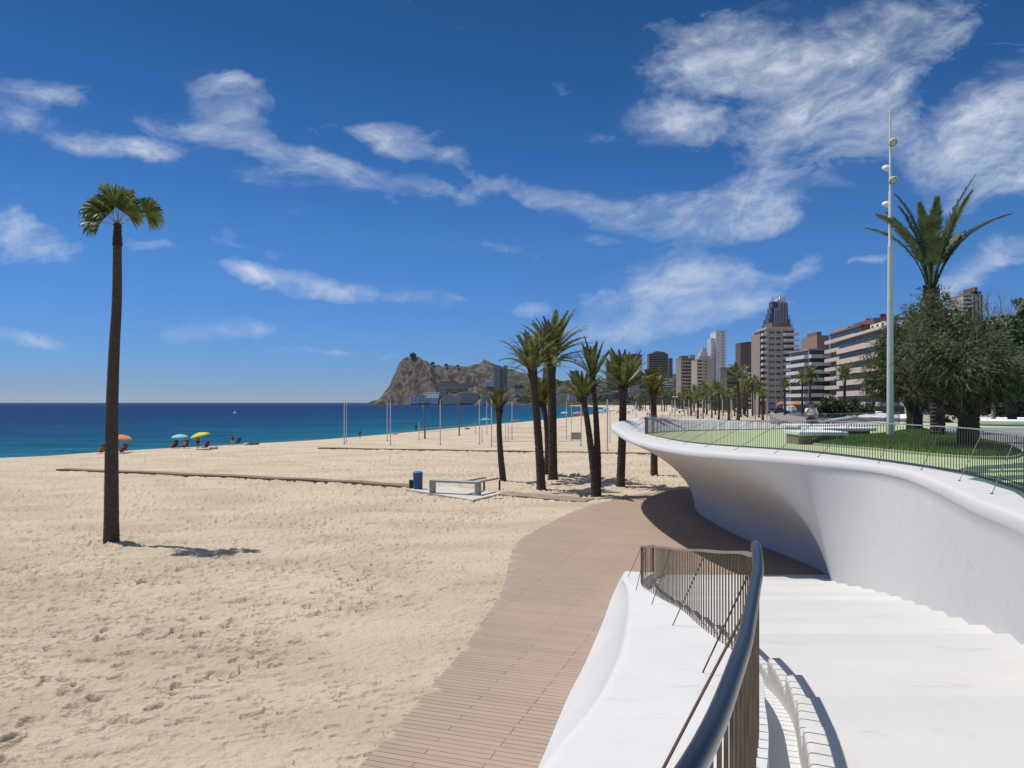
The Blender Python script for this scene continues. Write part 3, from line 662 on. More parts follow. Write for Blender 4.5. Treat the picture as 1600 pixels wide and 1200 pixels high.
def build_stair_rail():
    root = thing('stair_railing', 'nearest bronze railing with a thick blue grey tube handrail along the stairs', 'railing', (1.4, 4.5, 3.3))
    T = [Vector((p[0], p[1], p[2])) for p in RL]; B = [Vector((p[0], p[1], p[3])) for p in RL]
    q = next(i for i, t in enumerate(T) if t.y > 14.2); Tl = [t-Vector((0,0,.03)) for t in T]
    rail_bars(B[:q+1], Tl[:q+1], .150, .011, .014, M['bronze'], root, 'bar_grille'); rail_bars(B[q:], Tl[q:], .30, .011, .012, M['bronze'], root, 'bar_grille')
    hm = mat('handrail_paint', (.010,.014,.021), .28, .12, 14, .03, 60, metal=.0, spec=.6)
    up = [t for t in T if t.y < 5.4]
    hb = MB(); hb.tube(up, .031, 20); hb.build('handrail', hm, root, smooth=True, angle=60)
    us = MB(); us.loft([[t+Vector((-.02,0,-.046)), t+Vector((-.02,0,-.03)), t+Vector((.022,.0,-.03)), t+Vector((.022,0,-.046))] for t in up], True, True); us.build('rail_bracket', M['pole_grey'], root)
    dn = [t for t in T if t.y >= 5.3]; rg = []
    for i, t in enumerate(dn):
        d = (dn[min(i+1, len(dn)-1)]-dn[max(i-1, 0)]); d.z = 0; d.normalize(); n = Vector((-d.y, d.x, 0))
        rg.append([t+n*.034-Vector((0,0,.03)), t+n*.034, t-n*.034, t-n*.034-Vector((0,0,.03))])
    fb = MB(); fb.loft(rg, True, True); fb.build('top_rail', mat('top_rail_bronze', (.28,.25,.21), .35, .2, 8, metal=.5), root)
    ln = len(RL)
    FC = catmull([f[1] for f in FIN], 6); fy = np.array([c[1] for c in FC])[::-1]; fx = np.array([c[0] for c in FC])[::-1]; fz = np.array([c[2] for c in FC])[::-1]
    rust = mat('rusty_rod', (.10,.055,.035), .7, .4, 12)
    for yt, yb, fr, rr in ((3.9, 2.35, .5, .007), (6.0, 6.6, .36, .007), (9.3, 9.9, .35, .007), (12.3, 12.9, .4, .007), (16.0, 16.4, .6, .007), (19.9, 20.0, .8, .007)):
        t = Vector((float(np.interp(yt, ry, rx)), yt, float(np.interp(yt, ry, rzt))-.03))
        b0 = Vector((float(np.interp(yb, ry, rx)), yb, float(np.interp(yb, ry, rzb)))); c0 = Vector((float(np.interp(yb, fy, fx)), yb, float(np.interp(yb, fy, fz))))
        s = MB(); s.tube([t, b0.lerp(c0, fr)], rr, 8); s.build('stay', rust if yt < 9 else M['dark_steel'], root)
    pb = MB(); flat_bar(pb, B[-1], T[-1], .03, .07, Vector((0,1,0))); pb.build('end_post', M['bronze'], root)
build_stair_rail()

# ------------------------------------------------------------------ lawn, stone benches and lamp on the terrace
def dp(px, py):
    z = 3.5
    for _ in range(12): p = gp(px, py, z+.02); z = deck_z(p.y)
    return gp(px, py, z+.02)
LAWN_PX = [(1262,691),(1275,695),(1300,697.5),(1330,700),(1360,702.5),(1400,706.5),(1442,710.5),(1480,713.5),(1516,716),(1550,717),(1580,716.5),(1592,713),(1595,709),(1590,703),(1570,697.5),(1548,693.5),(1525,690),(1500,685),(1479,681),(1460,676.5),(1445,672.5),(1431,672),(1410,675),(1387,679),(1360,682.5),(1330,684.5),(1300,685.5),(1275,687.5)]
def build_lawn():
    base = [dp(*p) for p in LAWN_PX]; cl = [Vector(p) for p in catmull([tuple(p) for p in base]+[tuple(base[0])], 4)][:-1]
    cen = sum(cl, Vector())/len(cl)
    kb = MB(); rings = []
    for i, p in enumerate(cl):
        o = (p-cen); o.z = 0; o.normalize(); z = p.z-.02
        rings.append([Vector((p.x, p.y, z))+o*.10, Vector((p.x, p.y, z+.07))+o*.09, Vector((p.x, p.y, z+.085)), Vector((p.x, p.y, z))-o*.03])
    kb.loft(rings+[rings[0]], closed=False); k = kb.build('lawn_kerb', paint('kerb_stone',(.30,.33,.2)), origin=tuple(cen)); tag(k, kind='structure')
    g = MB(); ringsg = []
    for s, h in ((.995, .05), (.93, .13), (.8, .2), (.6, .26), (.35, .29), (.1, .30)):
        ringsg.append([Vector((cen.x+(p.x-cen.x)*s, cen.y+(p.y-cen.y)*s, deck_z(cen.y+(p.y-cen.y)*s)+h)) for p in cl])
    g.loft(ringsg+[[Vector((cen.x, cen.y, deck_z(cen.y)+.3))]*len(cl)], closed=True)
    gm = mat('lawn_soil', (.09,.17,.03), .9, .3, 1.5, .8, 60)
    gr = MB(); rnd = random.Random(3)
    rim = [ringsg[0], ringsg[1], ringsg[2], ringsg[3], ringsg[4], ringsg[5]]
    n = len(cl); areas = []
    for _ in range(52000):
        i = rnd.randrange(n); s = math.sqrt(rnd.random())*.985; f = rnd.random()
        p = cl[i].lerp(cl[(i+1) % n], f); x, y = cen.x+(p.x-cen.x)*s, cen.y+(p.y-cen.y)*s
        h = np.interp(s, [.1,.35,.6,.8,.93,.995], [.30,.29,.26,.2,.13,.05]); z = deck_z(y)+h
        a = rnd.uniform(0, 6.28); w = .010; t = .05+.05*rnd.random(); dx, dy = math.cos(a)*w, math.sin(a)*w; lx, ly = rnd.uniform(-.03,.03), rnd.uniform(-.03,.03)
        gr.add([(x-dx, y-dy, z-.01), (x+dx, y+dy, z-.01), (x+lx, y+ly, z+t)], [(0,1,2)])
    o = g.build('lawn', gm, origin=tuple(cen), smooth=True); tag(o, kind='structure')
    gm2 = mat('grass_blades', (.12,.24,.03), .6, .3, .8, island=.7, transl=.3, col2=(.20,.32,.055))
    o = gr.build('grass', gm2, origin=tuple(cen)); tag(o, 'short bright green grass of the raised terrace lawn', 'grass', kind='stuff')
    return cen
LAWN_C = build_lawn()
def lawn_h(p): return deck_z(p.y)+.22

def build_paint():
    teal = mat('teal_rubber_paving', (.060,.135,.105), .85, .25, 1.2); 
    P = [[(1497,733),(1520,728),(1560,726),(1625,722),(1640,738),(1590,737),(1545,738),(1515,740)], [(1510,748),(1545,744),(1600,742),(1640,744),(1660,780),(1620,790),(1585,768),(1560,760),(1535,752)]]
    pale = mat('pale_green_paving', (.42,.52,.29), .85, .1, 2)
    for i, poly in enumerate(P):
        w = [dp(*p) for p in poly]; w = [Vector(p) for p in catmull([tuple(p) for p in w]+[tuple(w[0])], 4)][:-1]
        mb = MB(); mb.add([(p.x, p.y, deck_z(p.y)+.0165) for p in w], [tuple(range(len(w)))]); o = mb.build('teal_paving', teal, origin=tuple(w[0])); tag(o, kind='structure')
        if o.data.polygons[0].normal.z < 0: o.data.flip_normals()
    for poly in ([(1540,733.5),(1600,731),(1640,730),(1640,733),(1600,734),(1550,735.5)], [(1545,752),(1600,749),(1640,749.5),(1640,753.5),(1600,753),(1560,754.5)]):
        w = [dp(*p) for p in poly]; mb = MB(); mb.add([(p.x, p.y, deck_z(p.y)+.0205) for p in w], [tuple(range(len(w)))]); o = mb.build('pale_paving_stripe', pale, origin=tuple(w[0])); tag(o, kind='structure')
        if o.data.polygons[0].normal.z < 0: o.data.flip_normals()
    # grey paving beyond the lawn
    gm = mat('grey_paving', (.20,.215,.205), .85, .15, .6); w = [dp(*p) for p in ((1560,694),(1535,688),(1500,681),(1478,676),(1468,672),(1480,668.5),(1540,668),(1660,668),(1760,690),(1760,722),(1640,716),(1602,706),(1592,700))]
    mb = MB(); mb.add([(p.x, p.y, deck_z(p.y)+.0165) for p in w], [tuple(range(len(w)))]); o = mb.build('grey_paving', gm, origin=tuple(w[0])); tag(o, kind='structure')
    if o.data.polygons[0].normal.z < 0: o.data.flip_normals()
build_paint()

def stone_bench(label, px, py, ln, rz, brown, dep=2.2):
    p = dp(px, py); p.y += dep/2-.45; z = deck_z(p.y)
    root = thing('stone_bench', label, 'bench', (p.x, p.y, z))
    sl = MB(); sl.bbox((p.x, p.y, z+.46), (ln, dep, .15), rz, .02); sl.build('seat_slab', M['white_paint'], root)
    c, s = math.cos(rz), math.sin(rz)
    for f in (-.33, .33):
        b = MB(); b.bbox((p.x+c*ln*f, p.y+s*ln*f, z+.19), (.55, dep*.75, .39), rz, .02); b.build('block_leg', brown, root)
olive = paint('olive_stone', (.27,.235,.13), .8); redst = paint('brown_stone', (.16,.085,.045), .8)
stone_bench('white slab bench on olive blocks at the front left tip of the lawn', 1283, 694, 1.0*1.0+.85, R(-4), olive)
stone_bench('longer white slab bench on a brown block leg behind the olive one', 1318, 685.5, 2.6, R(6), redst)
stone_bench('low white slab seat where the person in white sits by the far railing', 1272, 678.5, 2.2, R(3), M['concrete'])

def build_lamp():
    p = dp(1391, 690); z = deck_z(p.y)+.15
    root = thing('lamp_mast', 'tall pale grey lamp mast with four round floodlights standing in the lawn', 'lamp mast', (p.x, p.y, z))
    top = H+(629-173)/F*p.y
    po = MB(); po.lathe([(.21,0),(.21,.06),(.145,.06),(.14,1.5),(.125,5),(.10,8.2),(.10,8.25),(.075,8.3),(.07,10.6),(.05,10.65),(.045,top-z-.05),(.03,top-z)], 20, (p.x, p.y, z)); po.build('pole', M['pole_grey'], root, smooth=True, angle=40)
    for py, dx, dy in ((225,.03,-.2),(260,-.05,.26),(284,.03,-.2),(317,-.05,.26)):
        zz = H+(629-py)/F*p.y; c = Vector((p.x+dx*.55, p.y+dy, zz)); ax = Vector((dx*1.2, dy*2.2, -.40 if dy < 0 else -.55)).normalized()
        Mx = Matrix.Translation(c) @ ax.to_track_quat('Z', 'Y').to_matrix().to_4x4()
        h = MB(); h.lathe([(.05,-.13),(.10,-.11),(.17,-.04),(.195,.0),(.195,.04),(.17,.05),(.165,.03)], 20); h.xform(Mx); lm = h.build('lamp_head', M['pole_grey'], root, smooth=True, angle=40)
        g = MB(); g.lathe([(.165,.031),(.1,.034),(.001,.036)], 20); g.xform(Mx); g.build('lens', paint('lamp_lens', (.45,.46,.44), .25), lm, smooth=True)
        a = MB(); a.tube([(p.x, p.y, zz), tuple(c)], .03, 8); a.build('bracket', M['pole_grey'], root)
build_lamp()

# ------------------------------------------------------------------ palms and trees
def add_frond(mb, base, az, e0, L, droop, nl=40, lw=.42, rnd=random, wid=.030, twist=0.0, bare=.14, vee=.45):
    """one feather leaf: curved midrib with two rows of narrow leaflets"""
    n = 16; pts = [Vector(base)]; tans = []; h = Vector((math.cos(az), math.sin(az), 0)); sd = Vector((-h.y, h.x, 0))
    bend = rnd.uniform(-.25, .25)
    for i in range(n):
        s = i/n; e = e0-droop*(s**1.35); hh = (h+sd*bend*s).normalized(); t = hh*math.cos(e)+Vector((0,0,1))*math.sin(e)
        tans.append(t); pts.append(pts[-1]+t*(L/n))
    tans.append(tans[-1])
    mb.tube(pts[::2], [.032*(1-.75*(i/8))*L/3 for i in range(len(pts[::2]))], 4, False)
    for k in range(nl):
        s = bare+(1-bare)*(k+.5)/nl; i = min(n-1, int(s*n)); f = s*n-i
        p = pts[i].lerp(pts[i+1], f); t = tans[i]; side0 = t.cross(Vector((0,0,1)))
        if side0.length < .05: side0 = sd.copy()
        side0.normalize(); up = side0.cross(t).normalized()
        l = lw*L/3*(.26+1.02*math.sin(math.pi*min(1, (s-bare)/(1-bare)*.80+.16)))*rnd.uniform(.85, 1.12)
        for sg in (-1, 1):
            sp = R(58-26*s); d = (t*math.cos(sp)+side0*sg*math.sin(sp)*math.cos(vee)+up*math.sin(sp)*math.sin(vee)*rnd.uniform(.3,1.4)+Vector((0,0,-.10))).normalized()
            d = (d+Vector((rnd.uniform(-.1,.1), rnd.uniform(-.1,.1), rnd.uniform(-.1,.1)))).normalized()
            w = d.cross(up); w = (w.normalized() if w.length > .01 else side0)*(wid*L/3)
            q = p+d*l*.45; r_ = p+d*l+Vector((0,0,-.10*l))
            mb.add([p-w*.5, p+w*.5, q+w, q-w, r_], [(0,1,2,3),(3,2,4)])

def trunk_mesh(pts, r0, r1, rings, seed, bulge=.0, n=14, rough=.08, flare=1.25):
    """old leaf bases stepped up the trunk"""
    rnd = random.Random(seed); P = [Vector(p) for p in catmull(pts, 8)]; P = resample(P, sum((b-a).length for a, b in zip(P, P[1:]))/rings)
    mb = MB(); rg = []; N_ = len(P)
    for i, p in enumerate(P):
        f = i/max(1, N_-1); r = r0+(r1-r0)*f; r *= 1+(flare-1)*max(0, 1-f*9)**2
        if bulge: r *= 1+bulge*smooth01(.86, .97, f)
        for up, k in ((0, 1.0), (.55, 1+rough)):
            ring = []
            dz = (P[min(i+1, N_-1)]-p)*up
            for j in range(n):
                a = 2*math.pi*(j+.5*(i % 2))/n; rr = r*k*(1+rnd.uniform(-rough*.55, rough*.55))
                ring.append(p+dz+Vector((math.cos(a)*rr, math.sin(a)*rr, rnd.uniform(-.01,.01))))
            rg.append(ring)
    mb.loft(rg, True, True); return mb

def feather_palm(name, label, base, top, r0, r1, L, nf, emin, emax, droop, seed, group, sway=0.0, frond='frond', nl=34, lw=.31, wid=.036, old=0, bulge=.35, az_list=None, bare=.14):
    rnd = random.Random(seed); base = Vector(base); top = Vector(top)
    root = thing(name, label, 'palm tree', tuple(base), group)
    mid = base.lerp(top, .5)+Vector((sway, rnd.uniform(-.1,.1), 0))
    h = (top-base).length
    mb = trunk_mesh([base-Vector((0,0,.25)), base.lerp(mid, .5)+Vector((sway*.35,0,0)), mid, mid.lerp(top, .55)+Vector((sway*.3,0,0)), top], r0, r1, max(14, int(h/.16)), seed, bulge)
    mb.build('trunk', M['palm_trunk'], root)
    cr = MB()
    for k in range(nf):
        f = (k+.5)/nf; az = 2.39996*k+rnd.uniform(-.3,.3)
        e = emax+(emin-emax)*(f**1.15)+rnd.uniform(-.10,.10); d = droop*(.55+.9*f)*rnd.uniform(.75,1.25)
        add_frond(cr, top+Vector((math.cos(az)*r1*.5, math.sin(az)*r1*.5, rnd.uniform(-.1,.25)-.25*f)), az, e, L*rnd.uniform(.85,1.08)*(1-.12*(f < .15)), d, nl, lw, rnd, wid)
    if az_list:
        for (az, e, LL, d) in az_list: add_frond(cr, top+Vector((math.cos(az)*r1*.6, math.sin(az)*r1*.6, 0)), az, e, LL, d, nl+8, lw, rnd, wid, bare=bare, vee=.22)
    cr.build('crown', M[frond], root)
    if bulge:
        bt = MB()
        for k in range(46):
            az = rnd.uniform(0, 6.28); z = rnd.uniform(-1.0, .05)*h*.07; r = r1*(1.15+.25*rnd.random())
            p = top+Vector((math.cos(az)*r*.8, math.sin(az)*r*.8, z)); q = p+Vector((math.cos(az)*.12, math.sin(az)*.12, .16+.2*rnd.random()))*(r1/.2)
            bt.tube([p, q], [.05*r1/.2, .018*r1/.2], 5)
        bt.build('leaf_bases', M['boots'], root)
    return root

BP = 'date palms in the sand beside the boardwalk'
def beach_palm(label, bpx, bpy_, tpx, tpy, Lpx, r0px, r1px, seed, **k):
    b = gp(bpx, bpy_, 0); s = b.y/F; t = Vector(((tpx-800)*s, b.y+.1, H+(629-tpy)*s)); a = dict(nl=50, lw=.34, wid=.027, nf=22, emin=.25, emax=1.45, droop=.6); a.update(k)
    return feather_palm('date_palm', label, (b.x, b.y, -.02), t, r0px*s, r1px*s, Lpx*s, seed=seed, group=BP, **a)
beach_palm('short young date palm with a narrow upright crown left of the tall pair', 787, 751, 780, 640, 38, 5.2, 3.6, 1, nf=18, emin=1.0, emax=1.5, droop=.25, sway=-.1, wid=.05, frond='frond_yellow')
beach_palm('slender date palm with a ragged crown leaning against the tallest one', 846, 764, 832, 578, 66, 7.0, 5.0, 2, nf=40, emin=.55, emax=1.5, droop=.75, sway=.05)
beach_palm('tallest date palm of the boardwalk group with the widest drooping crown', 864, 749, 862, 560, 76, 7.2, 5.6, 3, nf=56, emin=.05, emax=1.5, droop=.72, sway=.0)
beach_palm('low date palm half hidden behind the ragged slender trunk', 852, 741, 848, 630, 46, 5.5, 3.4, 4, nf=26, emin=.35, emax=1.4, droop=.4, sway=.25, wid=.045, frond='frond_yellow')
beach_palm('date palm with a narrow V of fronds on the right stem of the forked pair', 933, 774, 926, 588, 56, 6.0, 3.4, 5, nf=20, emin=1.05, emax=1.5, droop=.22, sway=.12, wid=.05)
beach_palm('date palm with a looser crown on the left stem of the forked pair', 930, 775.5, 911, 620, 48, 6.2, 3.8, 6, nf=28, emin=.35, emax=1.45, droop=.35, sway=.1, wid=.05)
beach_palm('stout date palm with a broad open crown right of the forked pair', 969, 760, 974, 603, 60, 6.6, 5.2, 8, nf=54, emin=.2, emax=1.5, droop=.25, sway=.03)
beach_palm('short date palm with a round bushy crown in front of the high rises', 1022, 742, 1021, 609, 37, 5.6, 4.4, 9, nf=56, emin=.3, emax=1.5, droop=.2, sway=.02, wid=.042, frond='frond_yellow')

def fan_palm():
    b = gp(173, 845, 0); s = b.y/F; rnd = random.Random(21)
    pts = [(174, 850), (174.3, 730), (175, 640), (178.5, 545), (182.5, 475), (183.3, 405), (183.8, 356)]
    P = [Vector(((x-800)*s, b.y, H+(629-y)*s)) for x, y in pts]
    root = thing('fan_palm', 'tall lone fan palm with a long bare trunk on the open sand', 'palm tree', (b.x, b.y, 0))
    mb = MB(); mbt = trunk_mesh([tuple(p) for p in P[:6]]+[tuple(P[5].lerp(P[6], .5))], 11.1*s, 6.1*s, 95, 5, 0, 16, .028, 1.08); mbt.build('trunk', M['fan_trunk'], root)
    nk = trunk_mesh([tuple(P[5].lerp(P[6], .42)), tuple(P[5].lerp(P[6], .7)), tuple(P[6]+Vector((0,0,.15)))], 6.6*s, 5.0*s, 8, 6, .0, 12, .16, 1.0); nk.build('leaf_base_collar', M['fan_collar'], root)
    top = P[6]+Vector((0,0,.05)); pt = MB(); lf = MB()
    # (azimuth, rise, petiole length, fan radius, tilt of the fan)
    LV = [(R(183), .95, .80, .95, 62), (R(172), .40, .74, .85, 70), (R(196), 1.0, .70, .95, 55), (R(205), .35, .7, .75, 40), (R(95), 1.5, .95, 1.0, 10), (R(265), 1.5, .85, 1.02, 0), (R(20), 1.22, .62, .92, 70), (R(330), 1.15, .6, .85, 60),
          (R(3), .62, 1.15, .85, 65), (R(160), 1.15, .66, .9, 75), (R(230), 1.2, .62, .8, 30)]
    for az, e, pl, fr, roll in LV:
        h = Vector((math.cos(az), math.sin(az), 0)); P_ = [top]; 
        for i in range(6):
            ee = e-.5*(i/6)**1.5; P_.append(P_[-1]+(h*math.cos(ee)+Vector((0,0,math.sin(ee))))*pl/6)
        pt.tube(P_, [.030-.003*i for i in range(7)], 5)
        t = (P_[-1]-P_[-2]).normalized(); sd = t.cross(Vector((0,0,1))).normalized(); up = sd.cross(t).normalized(); c = P_[-1]
        sd, up = sd*math.cos(R(roll))+up*math.sin(R(roll)), up*math.cos(R(roll))-sd*math.sin(R(roll))
        for k in range(34):
            a = R(-95+190*k/33)+rnd.uniform(-.03,.03); fold = .42*abs(math.sin(a))
            d = (t*math.cos(a)+sd*math.sin(a)+up*(fold-.1)+Vector((0,0,rnd.uniform(-.08,.05)))).normalized()
            l = fr*.86*(.85+.25*math.cos(a*.7))*rnd.uniform(.9,1.05); w = sd*math.cos(a)-t*math.sin(a); w = (w+up*rnd.uniform(-.4,.4)).normalized()*.030
            q1 = c+d*l*.55; q2 = q1+(d+Vector((0,0,-.35))).normalized()*l*.28; q3 = q2+(d*.6+Vector((0,0,-.9-.3*rnd.random()))).normalized()*l*.24
            lf.add([c-w*.3, c+w*.3, q1+w*1.35, q1-w*1.35, q2+w*.9, q2-w*.9, q3], [(0,1,2,3),(3,2,4,5),(5,4,6)])
    pt.build('petioles', M['petiole'], root); lf.build('crown', M['fan_leaf'], root)
fan_palm()

# ------------------------------------------------------------------ broad trees
def limb(mb, p, d, L, r, rnd, depth, tips, spread=.6, n=5):
    P = [Vector(p)]; d = Vector(d).normalized()
    for i in range(n):
        d = (d+Vector((rnd.uniform(-.16,.16), rnd.uniform(-.16,.16), rnd.uniform(-.08,.14)))).normalized(); P.append(P[-1]+d*L/n)
    mb.tube(P, [r*(1-.5*i/n) for i in range(n+1)], 7 if r > .05 else 4, False)
    if depth == 0: tips.append((P[-1], d)); return
    for k in range(3 if depth > 1 else 4):
        i = rnd.choice((n-2, n-1, n, n)); nd = (d+Vector((rnd.uniform(-1,1), rnd.uniform(-1,1), rnd.uniform(-.45,.6)))*spread).normalized()
        limb(mb, P[i], nd, L*rnd.uniform(.55,.8), r*.52, rnd, depth-1, tips, spread, n)
def leaf_clump(mb, c, rad, n, size, rnd, flat=.8, hang=0.0):
    for _ in range(n):
        v = Vector((rnd.gauss(0,1), rnd.gauss(0,1), rnd.gauss(0,1)*flat)); v = v.normalized()*rad*(rnd.random()**.45)
        p = Vector(c)+v; d = (v.normalized()*.6+Vector((rnd.uniform(-1,1), rnd.uniform(-1,1), rnd.uniform(-1,1)-hang))).normalized()
        w = d.cross(Vector((rnd.uniform(-1,1), rnd.uniform(-1,1), rnd.uniform(-1,1)))); w = w.normalized()*size*.32 if w.length > .01 else Vector((size*.3,0,0))
        q = p+d*size*.5; r_ = p+d*size
        mb.add([p, q+w, r_, q-w], [(0,1,2,3)])
def spray(mb, p, d, L, rnd, n=9, w=.012):
    P = [Vector(p)]; d = Vector(d).normalized()
    for i in range(4):
        d = (d+Vector((rnd.uniform(-.25,.25), rnd.uniform(-.25,.25), -.16))).normalized(); P.append(P[-1]+d*L/4)
    for k in range(n):
        i = rnd.randrange(4); b = P[i].lerp(P[i+1], rnd.random()); e = (d+Vector((rnd.uniform(-1,1), rnd.uniform(-1,1), rnd.uniform(-.9,.6)))*.75).normalized()
        s = e.cross(Vector((rnd.uniform(-1,1), rnd.uniform(-1,1), rnd.uniform(-1,1)))); s = s.normalized()*w if s.length > .01 else Vector((w,0,0))
        l = L*rnd.uniform(.2,.42); mb.add([b-s, b+s, b+e*l], [(0,1,2)])

def big_date_palm():
    b = dp(1466, 690); z = deck_z(b.y)+.1; s = b.y/F
    top = Vector(((1455-800)*s, b.y, H+(629-452)*s)); base = Vector((b.x, b.y, z))
    ax = {}
    def px_frond(tx, ty, dy, droop, L=None):                # aim a frond's tip
        t = Vector(((tx-1455)*s, dy, (452-ty)*s)); az = math.atan2(t.y, t.x); e = math.atan2(t.z, math.hypot(t.x, t.y))
        return (az, e+droop*.42, t.length*1.04, droop)
    fl = [px_frond(1357,340,-.3,1.15), px_frond(1410,304,.4,.65), px_frond(1512,284,-.3,.5), px_frond(1568,340,.2,1.1), px_frond(1556,346,-1.0,1.15), px_frond(1522,308,.8,.55), px_frond(1444,326,-1.3,.5), px_frond(1478,324,1.4,.5), px_frond(1372,350,1.2,1.15), px_frond(1548,350,1.4,1.1),
          px_frond(1424,318,.9,.5), px_frond(1496,314,-.9,.5), px_frond(1396,330,.5,.7), px_frond(1460,330,.2,.15), px_frond(1424,330,-.8,.4)]
    feather_palm('date_palm', 'tall date palm in the terrace lawn with fronds spread above the trees', base, top, .29, .20, 3.2, 2, 1.3, 1.5, .2, 31, 'date palms in the terrace lawn', 0, 'frond_dark', 66, .30, .022, bulge=.55, az_list=fl, bare=.28)
    b2 = dp(1429, 674); z = deck_z(b2.y); s2 = b2.y/F
    feather_palm('date_palm', 'thick dark palm trunk at the back of the lawn rising into the tree', (b2.x, b2.y, z), ((1424-800)*s2, b2.y, H+(629-585)*s2), .42, .36, 1.9, 20, .3, 1.4, .6, 32, 'date palms in the terrace lawn', 0, 'frond_dark', 34, .42, .04, bulge=.3)
big_date_palm()

def tamarisk(label, base, lobes, limbs, r0, seed, ref):
    s = ref/F; rnd = random.Random(seed); base = Vector(base)
    root = thing('tamarisk_tree', label, 'tree', tuple(base), 'feathery grey green trees in the terrace lawn')
    tb = MB(); tips = []
    tr = trunk_mesh([base-Vector((0,0,.2)), base+Vector((.02,0,.5)), base+Vector((.05,0,1.0))], r0, r0*.87, 10, 3, 0, 12, .10, 1.2); tb.v, tb.f = tr.v, tr.f
    f = base+Vector((.05,0,.9))
    for dx, dy, dz, L, r in limbs: limb(tb, f+Vector((dx*.12,dy*.12,0)), (dx,dy,dz), L*.62, r*.8, rnd, 2, tips, .55)
    tb.build('trunk', M['bark'], root)
    tw = MB(); cr = MB(); inn = MB()
    for px, py, dy, rr, ns in lobes:
        Y = ref+dy; c = at(px, py, Y); rr *= ref/25
        for _ in range(ns):
            v = Vector((rnd.gauss(0,1), rnd.gauss(0,1), rnd.gauss(0,.8))).normalized()*rr*(rnd.random()**.5)
            spray(cr, c+v, v.normalized()*.7+Vector((rnd.uniform(-.6,.6), rnd.uniform(-.6,.6), rnd.uniform(-.5,.5))), .42*rnd.uniform(.7,1.3)*ref/25, rnd, 10, .011*ref/25)
        for _ in range(int(ns/4)):
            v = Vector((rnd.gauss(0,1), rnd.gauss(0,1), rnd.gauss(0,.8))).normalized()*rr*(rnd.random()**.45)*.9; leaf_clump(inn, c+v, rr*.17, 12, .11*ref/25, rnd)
        for _ in range(int(ns/20)):                                     # bare grey twigs
            v = Vector((rnd.gauss(0,1), rnd.gauss(0,1)-.6, rnd.gauss(0,.7))).normalized(); p = c+v*rr*.3; q = c+v*rr*rnd.uniform(.9,1.2)+Vector((0,0,-.1))
            m_ = p.lerp(q, .5)+Vector((rnd.uniform(-.12,.12), rnd.uniform(-.1,.1), rnd.uniform(-.02,.15))); tw.tube([p, m_, q], [.010,.007,.003], 4, False)
            for __ in range(4):
                a_ = m_.lerp(q, rnd.random()); tw.tube([a_, a_+(v+Vector((rnd.uniform(-1,1), rnd.uniform(-1,1), rnd.uniform(-.8,.8)))*.8)*.28], [.005,.0025], 3, False)
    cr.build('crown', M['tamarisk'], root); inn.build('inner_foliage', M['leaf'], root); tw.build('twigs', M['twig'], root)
_b = dp(1512, 706)
tamarisk('wide grey green feathery tree with a forked dark trunk at the front of the lawn', (_b.x, _b.y, deck_z(_b.y)+.15),
  [(1455,505,.9,.75,210),(1468,478,1.1,.55,110),(1448,550,-.5,.75,220),(1478,530,.2,.95,320),(1490,570,-.8,.95,300),(1520,525,.6,.85,260),(1530,560,-.4,.95,300),(1552,588,.0,.8,230),(1568,560,.5,.6,140),(1500,497,.9,.6,120),(1470,590,.4,.7,160),(1500,612,-.4,.6,120),(1545,612,.4,.55,110),(1580,585,.3,.45,70),(1440,590,.5,.5,70)],
  ((-.75,.1,1,1.7,.30),(.35,-.1,1,1.7,.28),(-.2,.6,1,1.6,.2),(-1.3,-.2,.75,1.8,.17),(.9,.5,.9,1.7,.18),(-.9,-.6,.9,1.8,.15)), .30, 12, _b.y)
_b = dp(1437, 677)
tamarisk('grey green feathery tree behind the lamp mast beside the thick palm trunk', (_b.x+.9, _b.y+2, deck_z(_b.y)),
  [(1372,592,0,.5,90),(1385,560,.2,.62,170),(1402,585,-.4,.7,200),(1405,540,.4,.7,200),(1425,515,.5,.65,180),(1440,490,.9,.5,110),(1428,555,-.4,.8,240),(1430,590,.2,.65,170),(1452,525,.4,.7,160),(1396,612,.3,.45,70),(1365,612,.1,.3,30)],
  ((-.75,.1,1,2.6,.22),(.35,-.1,1,2.6,.2),(-.2,.6,1,2.6,.2),(-1.3,-.2,.75,3.0,.15)), .3, 15, _b.y)

def round_tree(name, label, base, lobes, n, size, seed, m='leaf', r=.2, group=None, cat='tree', hang=.1, trunk=True):
    rnd = random.Random(seed); base = Vector(base); root = thing(name, label, cat, tuple(base), group); cr = MB(); tips = []
    cz = sum((Vector(l[:3]) for l in lobes), Vector())/len(lobes)
    if trunk:
        tb = MB(); mid = base.lerp(Vector((cz.x, cz.y, min(l[2]-l[3]*.6 for l in lobes))), 1)
        tb.tube([base-Vector((0,0,.2)), base.lerp(mid, .5)+Vector((.05,.03,0)), mid], [r*1.2, r, r*.85], 10)
        for l in lobes: tb.tube([mid, mid.lerp(Vector(l[:3]), .55)+Vector((rnd.uniform(-.2,.2), rnd.uniform(-.2,.2), .1)), Vector(l[:3])], [r*.55, r*.34, r*.1], 6, False)
        tb.build('trunk', M['bark'], root)
    for x, y, z, rr in lobes:
        k = max(4, int(n*rr*rr))
        for _ in range(k):
            v = Vector((rnd.gauss(0,1), rnd.gauss(0,1), rnd.gauss(0,.85))).normalized()*rr*(.35+.65*rnd.random()**.6)
            leaf_clump(cr, Vector((x,y,z))+v, rr*.26, 13, size*rnd.uniform(.7,1.3), rnd, .7, hang)
    cr.build('crown', M[m], root); return root
def lob(pts, Y): return [((px-800)/F*(Y+dy), Y+dy, H+(629-py)/F*(Y+dy), rp/F*Y) for px, py, dy, rp in pts]
TG = 'leafy trees behind the terrace lawn'
